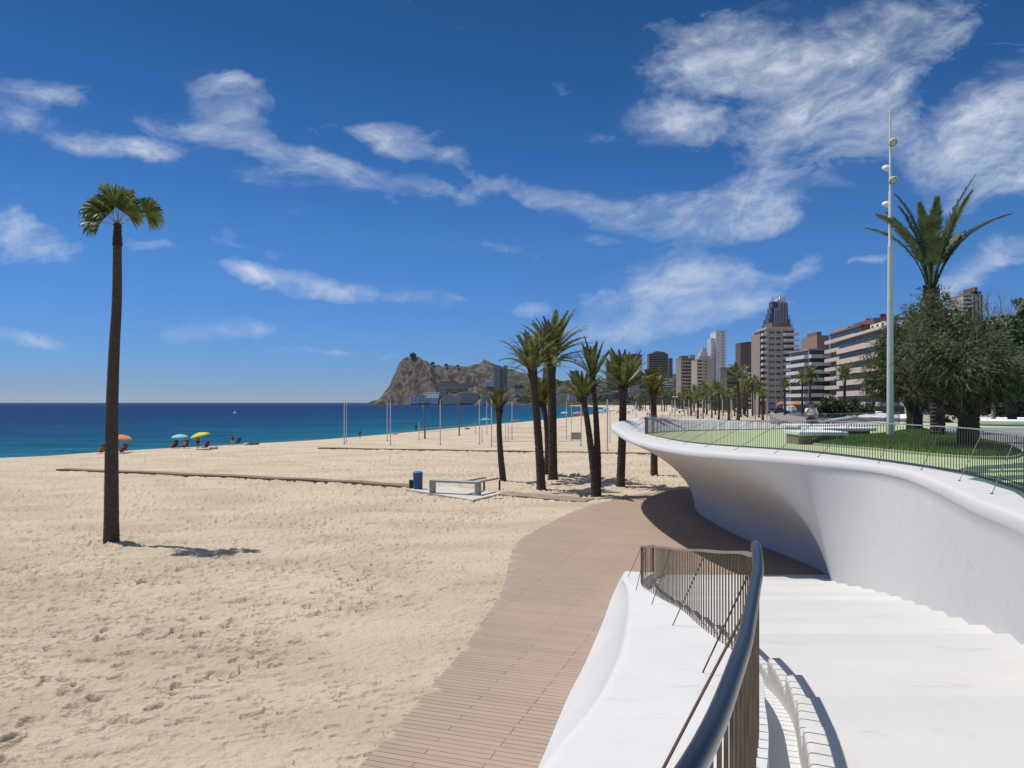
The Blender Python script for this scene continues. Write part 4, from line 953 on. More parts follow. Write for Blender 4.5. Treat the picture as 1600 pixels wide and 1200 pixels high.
round_tree('leafy_tree', 'bright green dense tree at the right edge behind the feathery tree', (38, 58, 3.4), lob([(1545,540,0,26),(1568,520,1,26),(1590,545,0,30),(1560,575,-1,28),(1600,590,1,30),(1530,570,1,22),(1615,530,0,30),(1582,605,-1,24),(1540,515,1,16)], 58), 34, .30, 51, 'leaf_bright', .3, TG)
round_tree('leafy_tree', 'dark spreading tree right of the lawn over the cafe tables', (48, 75, 3.3), lob([(1560,610,0,30),(1595,620,1,30),(1630,600,0,36),(1530,622,1,24),(1575,640,-1,18),(1610,642,-1,20),(1660,610,0,40),(1545,636,0,14)], 75), 24, .34, 52, 'leaf', .3, TG)
round_tree('leafy_tree', 'dark low branched tree seen between the palm trunks', (39, 68, 3.4), lob([(1450,625,0,22),(1480,610,1,26),(1500,640,0,16),(1425,600,1,22),(1470,640,-1,14),(1510,600,0,26),(1400,610,0,18)], 68), 26, .30, 53, 'leaf', .25, TG)
round_tree('leafy_tree', 'small green tree top rising over the far right edge', (46, 66, 3.4), lob([(1598,480,0,14),(1612,492,0,18),(1590,495,1,10),(1605,520,0,20)], 66), 30, .28, 54, 'leaf_bright', .2, TG)
HG = 'clipped green shrubs below the banded apartment block'
for i, (px, py, rp, Y, lab) in enumerate(((1300,636,17,95,'largest rounded shrub at the left end of the row below the banded block'),(1330,634,13,97,'middle rounded shrub in the row below the banded block'),(1352,640,11,92,'low rounded shrub at the right end of the row below the banded block'),(1278,640,9,99,'small rounded shrub next to the person in white'))):
    round_tree('shrub', lab, ((px-800)/F*Y, Y, 3.2), lob([(px,py,0,rp),(px-rp*.7,py+rp*.35,0,rp*.7),(px+rp*.7,py+rp*.35,.5,rp*.7),(px,py+rp*.5,-.5,rp*.6)], Y), 60, .3, 60+i, 'leaf', .1, HG, 'shrub', trunk=False)

def bare_tree():
    rnd = random.Random(77); Y = 60; b = Vector(((1552-800)/F*Y, Y, 3.4)); root = thing('bare_tree', 'leafless grey branched tree against the sky beside the balconied tower', 'tree', tuple(b)); mb = MB(); tips = []
    mb.tube([b, b+Vector((0,0,5.5))], [.16,.11], 8)
    for k in range(5): limb(mb, b+Vector((0,0,5.2+.1*k)), (rnd.uniform(-.8,.8), rnd.uniform(-.6,.6), 1.1), 2.2, .07, rnd, 3, tips, .5)
    mb.build('branches', M['twig'], root)
bare_tree()

# ------------------------------------------------------------------ people
def skin_mesh(name, verts, edges, radii, m, parent, sub=1):
    me = bpy.data.meshes.new(name); me.from_pydata([tuple(v) for v in verts], edges, []); o = bpy.data.objects.new(name, me); C.objects.link(o)
    md = o.modifiers.new('skin', 'SKIN'); md.use_smooth_shade = True
    for i, sv in enumerate(me.skin_vertices[0].data):
        r = radii[i]; sv.radius = (r, r) if isinstance(r, (int, float)) else r; sv.use_root = (i == 0)
    ss = o.modifiers.new('sub', 'SUBSURF'); ss.levels = sub; ss.render_levels = sub
    dg = bpy.context.evaluated_depsgraph_get(); nm = bpy.data.meshes.new_from_object(o.evaluated_get(dg)); nm.name = name
    o.modifiers.clear(); o.data = nm; bpy.data.meshes.remove(me); nm.materials.clear(); nm.materials.append(m)
    for p in nm.polygons: p.use_smooth = True
    if parent is not None: o.parent = parent
    return o
def person(label, loc, rz, J, skin, top=None, bottom=None, hair='hair', group=None, scale=1.0, name='person', fine=True):
    """J: joint name -> position in the person's own frame (x right, y forward, z up)"""
    root = thing(name, label, 'person', loc, group); root.rotation_euler = (0,0,rz); root.scale = (scale,)*3
    V, E, Rr, ix = [], [], [], {}
    def add(k, p, r, par=None):
        ix[k] = len(V); V.append(Vector(p)); Rr.append(r)
        if par: E.append((ix[par], ix[k]))
    J = {k: Vector(v) for k, v in J.items()}
    add('pelvis', J['pelvis'], (.145,.115)); add('waist', J['pelvis'].lerp(J['chest'], .45), (.125,.10), 'pelvis'); add('chest', J['chest'], (.150,.115), 'waist')
    add('collar', J['chest'].lerp(J['neck'], .68), (.105,.085), 'chest'); add('neck', J['neck'], .056, 'collar')
    hd = (J['head']-J['neck']).normalized(); add('jaw', J['neck'].lerp(J['head'], .45), .068, 'neck'); add('head', J['head'], (.082,.098), 'jaw'); add('crown', J['head']+hd*.09, (.062,.075), 'head')
    for s in 'lr':
        add('sh'+s, J['sh'+s], .060, 'collar'); add('el'+s, J['el'+s], .042, 'sh'+s); add('wr'+s, J['wr'+s], .027, 'el'+s)
        d = (J['wr'+s]-J['el'+s]).normalized(); add('pa'+s, J['wr'+s]+d*.07, (.036,.018), 'wr'+s)
        sd = d.cross(Vector((0,1,0))); sd = (sd if sd.length > .1 else d.cross(Vector((1,0,0)))).normalized(); cu = sd.cross(d)*(1 if s == 'l' else -1)
        for k, (o_, l) in enumerate(((-.030,.066),(-.010,.078),(.010,.074),(.029,.058))):
            p = J['wr'+s]+d*.095+sd*o_; add('f%d'%k+s, p, .0095, 'pa'+s); add('g%d'%k+s, p+d*l*.55+cu*.012, .0085, 'f%d'%k+s); add('h%d'%k+s, p+d*l*.9+cu*.034, .0075, 'g%d'%k+s)
        add('t0'+s, J['wr'+s]+d*.04-sd*.042, .011, 'pa'+s); add('t1'+s, J['wr'+s]+d*.085-sd*.06+cu*.012, .009, 't0'+s)
        add('hip'+s, J['hip'+s], .095, 'pelvis'); add('th'+s, J['hip'+s].lerp(J['kn'+s], .4), .082, 'hip'+s); add('kn'+s, J['kn'+s], .056, 'th'+s)
        add('ca'+s, J['kn'+s].lerp(J['an'+s], .3), .056, 'kn'+s); add('an'+s, J['an'+s], .036, 'ca'+s); add('to'+s, J['to'+s], (.042,.024), 'an'+s)
    skin_mesh('body', V, E, Rr, skin, root, 1)
    fw = Vector((0,1,0)); fw = (fw-hd*fw.dot(hd)); fw = fw.normalized() if fw.length > .1 else Vector((0,0,1)); rt = fw.cross(hd)
    hb = MB(); hc = J['head']+hd*.035-fw*.018; hb.lathe([(.001,-.075),(.075,-.06),(.098,-.005),(.098,.05),(.075,.10),(.001,.122)], 12)
    q = Matrix((rt, fw, hd)).transposed().to_4x4(); hb.xform(Matrix.Translation(hc) @ q); hb.build('hair', M[hair], None, smooth=True).parent = root
    if fine:
      def bit(nm, pts, r):
        fb = MB(); fb.tube(pts, r, 6); fb.build(nm, skin if nm != 'eye' else M['hair'], None, smooth=True).parent = root
      fc = J['head']+fw*.088; bit('nose', [fc+hd*.02, fc+fw*.022-hd*.02, fc-hd*.028], [.008,.013,.008])
      for sg in (-1, 1):
        bit('eye', [fc+rt*sg*.032+hd*.022-fw*.004, fc+rt*sg*.032+hd*.022+fw*.004], .009); bit('ear', [J['head']+rt*sg*.085+hd*.02, J['head']+rt*sg*.095, J['head']+rt*sg*.085-hd*.03], .012)
      bit('mouth', [fc-hd*.052-rt*.022, fc-hd*.056+fw*.004, fc-hd*.052+rt*.022], .006)
    def shell(name_, keys, grow, m):
        vi = {k: i for i, k in enumerate(keys)}; es = [(vi[a], vi[b]) for a, b in [(keys_[0], keys_[1]) for keys_ in [(([k for k, v in ix.items() if v == e[0]][0]), ([k for k, v in ix.items() if v == e[1]][0])) for e in E]] if a in vi and b in vi]
        rr = [tuple(x+grow for x in (Rr[ix[k]] if isinstance(Rr[ix[k]], tuple) else (Rr[ix[k]],)*2)) for k in keys]; skin_mesh(name_, [V[ix[k]] for k in keys], es, rr, m, root, 1)
    if top: shell('shirt', ['waist','chest','collar','shl','shr']+(['ell','elr'] if top[1] else []), .022, top[0])
    if bottom: shell('shorts', ['pelvis','hipl','hipr','thl','thr']+(['knl','knr','cal','car'] if bottom[1] else []), .018, bottom[0])
    return root
STAND = dict(pelvis=(0,0,.94), chest=(0,-.01,1.27), neck=(0,0,1.48), head=(0,.02,1.60), shl=(-.19,0,1.41), shr=(.19,0,1.41), ell=(-.25,-.04,1.13), elr=(.25,-.04,1.13), wrl=(-.25,.04,.89), wrr=(.25,.04,.89),
             hipl=(-.09,0,.90), hipr=(.09,0,.90), knl=(-.10,.02,.49), knr=(.10,.02,.49), anl=(-.10,-.02,.09), anr=(.10,-.02,.09), tol=(-.11,.13,.03), tor=(.11,.13,.03))
SIT = dict(pelvis=(0,0,.52), chest=(0,-.05,.86), neck=(0,-.05,1.07), head=(0,-.02,1.20), shl=(-.19,-.05,1.0), shr=(.19,-.05,1.0), ell=(-.25,.08,.76), elr=(.25,.08,.76), wrl=(-.18,.30,.68), wrr=(.18,.30,.68),
           hipl=(-.09,.03,.50), hipr=(.09,.03,.50), knl=(-.12,.45,.50), knr=(.12,.45,.50), anl=(-.12,.47,.09), anr=(.12,.47,.09), tol=(-.13,.62,.03), tor=(.13,.62,.03))
RECL = dict(pelvis=(0,0,.30), chest=(0,-.20,.58), neck=(0,-.31,.76), head=(0,-.33,.89), shl=(-.19,-.28,.70), shr=(.19,-.28,.70), ell=(-.27,-.10,.48), elr=(.27,-.10,.48), wrl=(-.25,.14,.44), wrr=(.25,.14,.44),
            hipl=(-.09,.03,.28), hipr=(.09,.03,.28), knl=(-.12,.42,.42), knr=(.12,.42,.40), anl=(-.13,.78,.16), anr=(.13,.80,.14), tol=(-.14,.92,.20), tor=(.14,.94,.18))
def sp(px, py):                                                          # a point on the sand under a pixel
    z = -.3
    for _ in range(14): p = gp(px, py, z); z = sand_z(p.x, p.y)
    p.z = z; return p

# ------------------------------------------------------------------ parasols, chairs and bags by the water
def parasol(label, p, rad, h, col, tilt, group, col2=None):
    root = thing('beach_parasol', label, 'parasol', tuple(p), group)
    po = MB(); axis = Vector((math.sin(tilt[0]), math.sin(tilt[1]), 1)).normalized()
    po.tube([p+Vector((0,0,-.2)), p+Vector((0,0,h*.55)), p+Vector((0,0,h*.55))+axis*h*.42], .018, 8); po.build('pole', M['pole_white'], root)
    c = p+Vector((0,0,h*.55))+axis*h*.42; q = axis.to_track_quat('Z','Y').to_matrix().to_4x4(); cn = MB(); n = 8; rings = []
    for r, z in ((.02,.02),(.3,-.03),(.62,-.11),(.9,-.24),(1,-.33),(1.0,-.40)):
        ring = []
        for j in range(n*3):
            a = 2*math.pi*j/(n*3); k = 1-.05*abs(math.sin(a*n/2))*(r > .5); ring.append((rad*r*k*math.cos(a), rad*r*k*math.sin(a), rad*z*1.0))
        rings.append(ring)
    cn.loft(rings, True); cn.xform(Matrix.Translation(c) @ q); cn.build('canopy', mat('canopy_'+label.split()[0], col, .7, .08, 3, transl=.35), root, smooth=True)
    ri = MB(); 
    for j in range(n):
        a = 2*math.pi*j/n; ri.tube([(0,0,-.02), (rad*.55*math.cos(a), rad*.55*math.sin(a), -rad*.11), (rad*.97*math.cos(a), rad*.97*math.sin(a), -rad*.35)], .006, 4)
    ri.xform(Matrix.Translation(c) @ q); ri.build('ribs', M['steel'], root); return root
PG = 'parasols on the near beach'
p_or = sp(192, 707); parasol('orange parasol half hidden by the lone fan palm trunk', p_or+Vector((-.15,0,0)), 1.05, 2.0, (.75,.30,.13), (.18,-.1), PG)
p_bl = sp(281, 700.5); parasol('pale turquoise parasol over two dark beach chairs', p_bl, 1.0, 1.75, (.33,.66,.66), (0,-.05), PG)
p_ye = sp(314, 702); parasol('bright yellow parasol tilted over a standing person', p_ye, 1.05, 2.0, (.72,.74,.06), (-.22,-.1), PG)

def beach_chair(label, p, rz, cloth, group):
    root = thing('beach_chair', label, 'chair', tuple(p), group); root.rotation_euler = (0,0,rz)
    fr = MB()
    for x in (-.28, .28):
        fr.tube([(x,-.42,.02),(x,.05,.34),(x,.38,.30)], .014, 6); fr.tube([(x,.36,.02),(x,-.06,.26),(x,-.16,.36),(x,-.46,1.0)], .014, 6); fr.tube([(x,-.26,.52),(x,.20,.52),(x,.24,.30)], .014, 6)
    fr.tube([(-.28,-.46,1.0),(.28,-.46,1.0)], .014, 6); fr.tube([(-.28,.38,.30),(.28,.38,.30)], .014, 6); f = fr.build('frame', M['dark_steel']); f.parent = root
    def sling(nm, pts):
        mb = MB(); mb.loft([[(-.27,y,z),(-.14,y,z-.015),(0,y,z-.02),(.14,y,z-.015),(.27,y,z),(.27,y,z-.012),(-.27,y,z-.032)] for y, z in pts], True, True); o = mb.build(nm, cloth, smooth=True); o.parent = root
    sling('seat', [(.38,.30),(.2,.275),(.0,.27),(-.14,.32)]); sling('backrest', [(-.15,.34),(-.22,.48),(-.33,.72),(-.46,1.0)])
    return root
CG = 'beach chairs by the water'
red = paint('red_canvas', (.20,.020,.025), .8); dark = paint('dark_canvas', (.03,.045,.055), .8); blue = paint('blue_canvas', (.035,.06,.16), .8); maroon = paint('maroon_canvas', (.13,.02,.03), .8)
beach_chair('red beach chair right of the fan palm trunk under the orange parasol', sp(193, 708), R(70), red, CG)
beach_chair('red beach chair left of the fan palm trunk facing the sea', sp(159, 708.5), R(60), red, CG)
beach_chair('dark beach chair nearer the left rim of the turquoise parasol', sp(272, 701), R(55), dark, CG)
beach_chair('dark high backed beach chair under the right side of the turquoise parasol', sp(289, 700.5), R(62), dark, CG)
beach_chair('maroon beach chair beside the person under the yellow parasol', sp(321, 703), R(65), maroon, CG)
beach_chair('blue beach chair behind the lone seated person right of the parasols', sp(371, 695.5), R(60), blue, CG)
person('person lying back in the red chair left of the fan palm trunk', sp(158, 709), R(60), RECL, M['tan_skin'], None, (paint('red_cloth', (.28,.02,.03)), False), scale=1.0)
person('person in dark clothes sitting back under the orange parasol', sp(190, 708.5), R(70), RECL, M['tan_skin'], (paint('wine_cloth', (.16,.02,.04)), False), (paint('black_cloth', (.012,.012,.014)), False))
person('person reclining in the left dark chair beside the turquoise parasol', sp(271, 701.3), R(55), RECL, M['tan_skin'], (paint('navy_cloth', (.02,.035,.06)), False), (paint('black_cloth', (.012,.012,.014)), False))
person('person reclining in the high backed chair under the turquoise parasol', sp(287, 700.8), R(62), RECL, M['skin'], None, (paint('navy_cloth', (.02,.035,.06)), False))
person('person standing in black shorts under the yellow parasol', sp(309.5, 702.5), R(10), STAND, M['tan_skin'], None, (paint('black_cloth', (.012,.012,.014)), False), scale=.98)
person('person sitting alone with a bare back near the blue chair', sp(363, 696), R(55), SIT, M['tan_skin'], (paint('black_cloth', (.012,.012,.014)), False), (paint('white_cloth', (.6,.6,.6)), False))
def bag(label, p, rz, col, ln=.7):
    mb = MB(); mb.loft([[( -ln/2+ln*i/6, .16*math.cos(a)*(.75+.25*math.sin(math.pi*i/6)), .15+.15*math.sin(a)*(.6+.4*math.sin(math.pi*i/6))) for a in [2*math.pi*k/10 for k in range(10)]] for i in range(7)], True, True)
    root = thing('beach_bag', label, 'bag', tuple(p), 'bags and towels on the near beach'); root.rotation_euler = (0,0,rz); o = mb.build('body', col, smooth=True); o.parent = root
    h = MB(); h.tube([(-ln*.25,0,.27),(-ln*.15,0,.42),(ln*.15,0,.42),(ln*.25,0,.27)], .014, 6); o = h.build('handle', M['dark_steel']); o.parent = root
bag('pale beach bag lying on the sand right of the maroon chair', sp(334, 702), .2, paint('pale_canvas', (.42,.42,.36)), .9)
bag('dark beach bag at the end of the pale bag', sp(337.5, 701.5), 1.2, paint('navy_cloth', (.02,.035,.06)), .5)
for i, (px, c, l, lab) in enumerate(((386,(.5,.5,.52),.9,'light bag at the left of the heap of bags beyond the seated person'),(393,(.03,.03,.035),1.0,'black holdall in the middle of the heap of bags'),(400,(.06,.07,.09),.8,'dark grey bag at the right end of the heap of bags'))):
    bag(lab, sp(px, 695.5-.2*i), .3*i, paint('bag_cloth%d' % i, c), l)
def raft():
    p = sp(490, 684.5); root = thing('pedal_float', 'small white float lying at the water edge', 'float', tuple(p)); mb = MB()
    for y in (-.45, .45): mb.loft([[(x, y+.2*math.cos(a)*k, .16+.16*math.sin(a)*k) for a in [2*math.pi*j/8 for j in range(8)]] for x, k in ((-1.5,.15),(-1.2,.8),(0,1),(1.2,.8),(1.55,.2))], True, True)
    o = mb.build('hulls', M['white_paint'], smooth=True); o.parent = root; d = MB(); d.bbox((0,0,.33), (1.9,1.0,.06), 0, .02); o = d.build('deck', M['white_paint']); o.parent = root
raft()
def buoy():
    p = gp(367, 646, SEA_Z); root = thing('sea_buoy', 'tiny white mark buoy far out on the water', 'buoy', tuple(p)); b = MB(); b.lathe([(.05,-.3),(.8,0),(.9,.35),(.3,.6),(.12,.7),(.1,1.5),(.01,1.6)], 12, tuple(p)); b.build('float_body', M['white_paint'], root, smooth=True)
buoy()

# ------------------------------------------------------------------ slab, bench, bin and board paths on the sand
def sand_bits():
    A = [gp(634, 766.5), gp(739, 783.5), gp(786, 772.5), gp(696, 761)]
    sl = MB(); rings = []; sl.prism([(p.x, p.y) for p in A], -.15, .085); o = sl.build('bench_slab', M['concrete'], origin=(A[0].x, A[0].y, 0)); tag(o, 'pale concrete slab set in the sand under the grey bench', 'slab')
    st = MB(); q = gp(777, 779); st.bbox((q.x, q.y, .02), (.55, .45, .12), .3, .03); o = st.build('paving_stone', M['concrete'], origin=(q.x, q.y, 0)); tag(o, 'single pale paving stone lying off the corner of the bench slab', 'stone')
    q = gp(921, 772); st = MB(); st.lathe([(.1,-.1),(.24,0),(.27,.12),(.18,.26),(.02,.3)], 9, (q.x, q.y, 0)); o = st.build('boulder', M['concrete'], origin=(q.x, q.y, 0), smooth=True); tag(o, 'small pale rock at the foot of the forked palm', 'rock')
    # bench
    l, r = gp(676, 770, .085), gp(747, 773.5, .085); root = thing('slab_bench', 'long grey bench with a square frame and two wooden planks reaching back', 'bench', ((l.x+r.x)/2, (l.y+r.y)/2, .085))
    rz = math.atan2(r.y-l.y, r.x-l.x); ln = (r-l).length; z0 = .085; gm = paint('grey_metal', (.33,.34,.34), .45); c, s = math.cos(rz), math.sin(rz); nx, ny = -s, c
    b = MB(); m_ = (l+r)/2; b.bbox((m_.x, m_.y, z0+.69), (ln+.22, .42, .13), rz, .015); b.build('seat', gm, root)
    for p in (l, r): b = MB(); b.bbox((p.x, p.y, z0+.3125), (.22, .42, .622), rz, .015); b.build('leg', gm, root)
    for off, h in ((-.95, .62), (-.05, .62)):
        p = r+Vector((c*off, s*off, 0)); a = p+Vector((nx*.2, ny*.2, z0+h)); e = p+Vector((1.15, 2.3, z0+h)); b = MB(); d = (e-a); b.bbox(tuple((a+e)/2), (d.length, .26, .06), math.atan2(d.y, d.x), .01); b.build('plank', M['wood'], root)
    for dx in (.25, 1.15): e = r+Vector((dx, 2.3, 0)); b = MB(); b.bbox((e.x, e.y, z0+.29), (.09, .09, .58), rz, .01); b.build('plank_leg', M['dark_wood'], root)
    # bin
    p = gp(653, 766); root = thing('litter_bin', 'blue litter bin standing at the left end of the bench slab', 'bin', (p.x, p.y, 0)); bm_ = paint('blue_plastic', (.012,.085,.26), .4)
    b = MB(); b.lathe([(.25,.03),(.27,.05),(.29,.95),(.30,1.0),(.27,1.02)], 20, tuple(p)); b.build('body', bm_, root, smooth=True, angle=40)
    b = MB(); b.lathe([(.305,1.0),(.30,1.06),(.2,1.12),(.02,1.14)], 20, tuple(p)); b.build('lid', paint('blue_lid', (.02,.14,.36), .35), root, smooth=True, angle=40)
    b = MB(); b.bbox((p.x, p.y-.285, .86), (.26, .05, .12), 0, .01); b.build('slot', M['dark_steel'], root)
    p = gp(644.5, 764.5); root = thing('green_box', 'small dark green box standing behind the blue bin', 'box', (p.x, p.y, 0)); b = MB(); b.bbox((p.x, p.y, .25), (.38,.38,.52), .1, .02); b.build('body', paint('green_plastic', (.01,.05,.03), .5), root)
    b = MB(); b.bbox((p.x, p.y, .53), (.41,.41,.05), .1, .01); b.build('lid', paint('green_plastic', (.01,.05,.03), .5), root)
    # board paths
    def path(nm, label, P, w, m, z=.05, cat='board path'):
        P = [Vector(p) for p in catmull([tuple(p) for p in P], 10)]; mb = MB(); rg = []
        for i, p in enumerate(P):
            d = (P[min(i+1,len(P)-1)]-P[max(i-1,0)]); d.z = 0; d.normalize(); n = Vector((-d.y, d.x, 0))*w/2; zz = z+.02*math.sin(i*.9)
            rg.append([(p+n).to_tuple()[:2]+(zz-.25,), (p+n).to_tuple()[:2]+(zz,), (p-n).to_tuple()[:2]+(zz,), (p-n).to_tuple()[:2]+(zz-.25,)])
        mb.loft(rg, True, True); o = mb.build(nm, m, origin=tuple(P[0])); tag(o, label, cat)
    path('board_path', 'long weathered board path running over the sand from the bench slab past the fan palm', [gp(96,734), gp(250,740), gp(440,748.5), gp(560,754.5), gp(645,761.5)], 1.0, M['wood'], .09)
    path('board_path', 'worn board path of short slats between the bench slab and the boardwalk', [gp(782,771), gp(840,776), gp(900,781.5), gp(921,783)], 1.5, mat('slat_path', (.27,.205,.15), .9, .25, 3, .6, 6), .055)
    path('board_path', 'far thin board path crossing the sand behind the palms', [gp(500,700), gp(700,703.5), gp(860,706), gp(1000,708.5), gp(1060,710)], 1.0, M['wood'], .06)
sand_bits()

# ------------------------------------------------------------------ sports posts and nets on the sand
WG = 'tall white posts on the sports sand'
def post(px, base, top, w, label, m='pole_white', group=WG):
    p = gp(px, base, 0); h = H+(629-top)/F*p.y; r = w*.36*p.y/F
    root = thing('sports_post', label, 'post', (p.x, p.y, 0), group)
    b = MB(); b.lathe([(r,-.2),(r,h*.6),(r*.85,h)], 10, tuple(p)); b.build('pole', M[m], root, smooth=True, angle=50)
    b = MB(); b.lathe([(r*1.9,-.1),(r*1.9,.10),(r*1.1,.16)], 10, tuple(p)); b.build('foot', M['concrete'], root)
for px, base, top, w, lab in ((538,693,625,2.2,'leftmost tall white post on the sand next to the headland'),(541.5,690,628,1.4,'thin post close behind the leftmost tall post'),(605,688.5,628,1.8,'thinner of two close posts in front of the headland foot'),(610,695,623,2.2,'taller of two close posts in front of the headland foot'),
   (688,695,624,2.2,'white post in front of the tan dome on the headland shore'),(749,694,625,2.0,'white post left of the small turquoise far parasol'),(760.5,677,626,1.5,'far thin post beside the small turquoise far parasol'),(768,697,623,2.2,'white post just left of the short young palm'),(800,687,627,1.8,'white post right of the short young palm'),
   (855,700,628,2.0,'white post seen between the two tall palm trunks'),(885,686,627,1.8,'post right of the tallest palm with the sign board near it'),(908,696,621,2.2,'post with the small grey board at its foot'),(893,688,630,1.2,'thin net post between the board and the tallest palm'),
   (949,704,624,3.0,'thick grey post left of the terrace tip'),(953,692,640,1.4,'leaning short post behind the thick grey post'),(994,652,627,1.6,'distant post above the white terrace tip')): post(px, base, top, w, lab)
post(717.5, 680, 629, 3.0, 'brown wooden post standing near the water before the headland', 'wood', None)
for px, base, top, lab in ((654.7,687,659,'short white net post at the left of the low net'),(790,690,660,'left of two short posts right of the young palm'),(794.5,690.5,659,'right of two short posts right of the young palm'),(753,690,662,'short net post beside the white post near the turquoise parasol'),(743,676,661,'short far post at the right end of the low net')): post(px, base, top, 1.4, lab, 'pole_white', 'short net posts on the sports sand')
def driftwood():
    p = gp(664, 685); s = p.y/F; root = thing('bent_post', 'crooked bare wooden pole bending to the left beside the white posts', 'post', (p.x, p.y, 0)); b = MB()
    b.tube([(p.x, p.y, -.2), (p.x-.02, p.y, 1.2), (p.x-.15, p.y, 2.2), (p.x-.08, p.y, 3.4), (p.x-.35, p.y, 5.0)], [.13,.12,.10,.09,.05], 8); b.build('pole', M['wood'], root, smooth=True)
driftwood()
def net(label, a, b_, z0, z1, wires, m='grey_wood'):
    root = thing('beach_net', label, 'net', tuple((a+b_)/2), 'nets on the sports sand'); mb = MB()
    for k in range(wires): z = z0+(z1-z0)*k/(wires-1); mb.tube([(a.x,a.y,z), ((a.x+b_.x)/2,(a.y+b_.y)/2,z-.08), (b_.x,b_.y,z)], .022 if k in (0, wires-1) else .006, 4)
    n = 24
    for k in range(n+1): f = k/n; mb.tube([(a.x+(b_.x-a.x)*f, a.y+(b_.y-a.y)*f, z0-.08*math.sin(math.pi*f)), (a.x+(b_.x-a.x)*f, a.y+(b_.y-a.y)*f, z1-.08*math.sin(math.pi*f))], .006, 3, False)
    mb.build('netting', M[m], root)
net('low slack net strung between short posts in front of the water', gp(655,686), gp(743,676), .9, 1.5, 5)
net('net hung between the posts left of the board', gp(768,697), gp(908,696), .55, 1.1, 4)
net('net strung right of the short young palm toward the tall palms', gp(794,690), gp(885,686), 1.2, 1.8, 4)
def board():
    a = gp(892, 688); root = thing('notice_board', 'plain grey board on two short legs at the foot of a white post', 'board', (a.x+.8, a.y, 0)); s = a.y/F
    b = MB(); b.bbox((a.x+8.5*s, a.y, .62), (17*s, .05, .95), 0, .01); b.build('panel', paint('board_grey', (.34,.33,.28), .8), root)
    for x in (2*s, 15*s): b = MB(); b.box(a.x+x-.03, a.x+x+.03, a.y+.03, a.y+.08, -.1, .9); b.build('leg', M['dark_steel'], root)
board()
person('tiny person standing by the water left of the headland posts', sp(562.5, 685), R(0), STAND, M['tan_skin'], (paint('black_cloth', (.012,.012,.014)), False), (paint('black_cloth', (.012,.012,.014)), False), scale=.75)
person('far person standing at the water edge behind the low net', sp(650, 674), R(20), STAND, M['tan_skin'], None, (paint('navy_cloth', (.02,.035,.06)), False))
pt2 = sp(759, 667); parasol('small turquoise far parasol behind the white posts', pt2, 1.25, 2.1, (.10,.42,.50), (.0,-.05), 'far parasols by the water')
pt3 = sp(808, 664.5); parasol('olive far parasol low over the sand by the water', pt3, 1.1, 1.4, (.14,.18,.12), (.1,0), 'far parasols by the water')
pt4 = sp(903, 656); parasol('pink far parasol seen between the palm trunks', pt4, 1.7, 2.6, (.55,.20,.22), (.0,0), 'far parasols by the water')
pt5 = sp(938, 652); parasol('pale blue far parasol right of the forked palm', pt5, 2.0, 2.8, (.35,.55,.75), (.1,0), 'far parasols by the water')
pt6 = sp(882, 654); parasol('white far parasol behind the post near the tallest palm', pt6, 1.3, 2.4, (.6,.62,.62), (.0,0), 'far parasols by the water')
def towels():
    rnd = random.Random(5)
    for px, py, c, lab in ((617,679,(.5,.5,.5),'dark bundle of bags at the water edge right of the close posts'),(730,671,(.05,.05,.06),'black bundle on the far sand near the brown post')): bag(lab, sp(px, py), rnd.random(), paint('bundle%d' % px, c), 1.3)
towels()

# person in white sitting on the far terrace seat, and a bicycle beside
def deck_person():
    p = dp(1267, 676.5); p.z = deck_z(p.y)+.012
    s = person('person in a white shirt sitting on the far stone seat with a raised hand', (p.x, p.y-.05, p.z+.05), R(170), dict(SIT, wrr=(.06,.16,1.12), elr=(.24,.16,.86)), M['tan_skin'], (paint('white_cloth', (.62,.62,.62)), True), (paint('navy_cloth', (.02,.035,.06)), True), scale=1.25)
    b = dp(1281, 673); r0 = thing('bicycle', 'dark bicycle leaning beside the person in white on the terrace', 'bicycle', (b.x, b.y, deck_z(b.y)+.012)); o = Vector((b.x, b.y, deck_z(b.y)+.012))
    for x in (-.52, .52):
        w = MB(); w.tube([o+Vector((x+.33*math.cos(a), 0, .34+.33*math.sin(a))) for a in [2*math.pi*k/20 for k in range(21)]], .02, 6, False); ob = w.build('wheel', M['dark_steel'], r0)
        h = MB(); 
        for k in range(8): h.tube([o+Vector((x,0,.34)), o+Vector((x+.32*math.cos(k*.785), 0, .34+.32*math.sin(k*.785)))], .004, 3, False)
        h.build('spokes', M['steel'], ob)
    f = MB(); A, B_, S, Hh, Bb = (Vector((-.52,0,.34)), Vector((.52,0,.34)), Vector((-.18,0,.85)), Vector((.36,0,.9)), Vector((-.05,0,.32)))
    for u, v in ((A,Bb),(A,S),(Bb,S),(Bb,Hh),(S,Hh),(Hh,B_)): f.tube([o+u, o+v], .018, 6)
    f.build('frame', M['dark_steel'], r0); h = MB(); h.tube([o+Hh, o+Vector((.34,0,1.0))], .014, 6); h.tube([o+Vector((.30,-.26,1.0)), o+Vector((.34,0,1.0)), o+Vector((.30,.26,1.0))], .014, 6); h.build('handlebar', M['steel'], r0)
    sa = MB(); sa.bbox(tuple(o+Vector((-.2,0,.92))), (.26,.14,.06), 0, .02); sa.build('saddle', M['dark_steel'], r0)
deck_person()

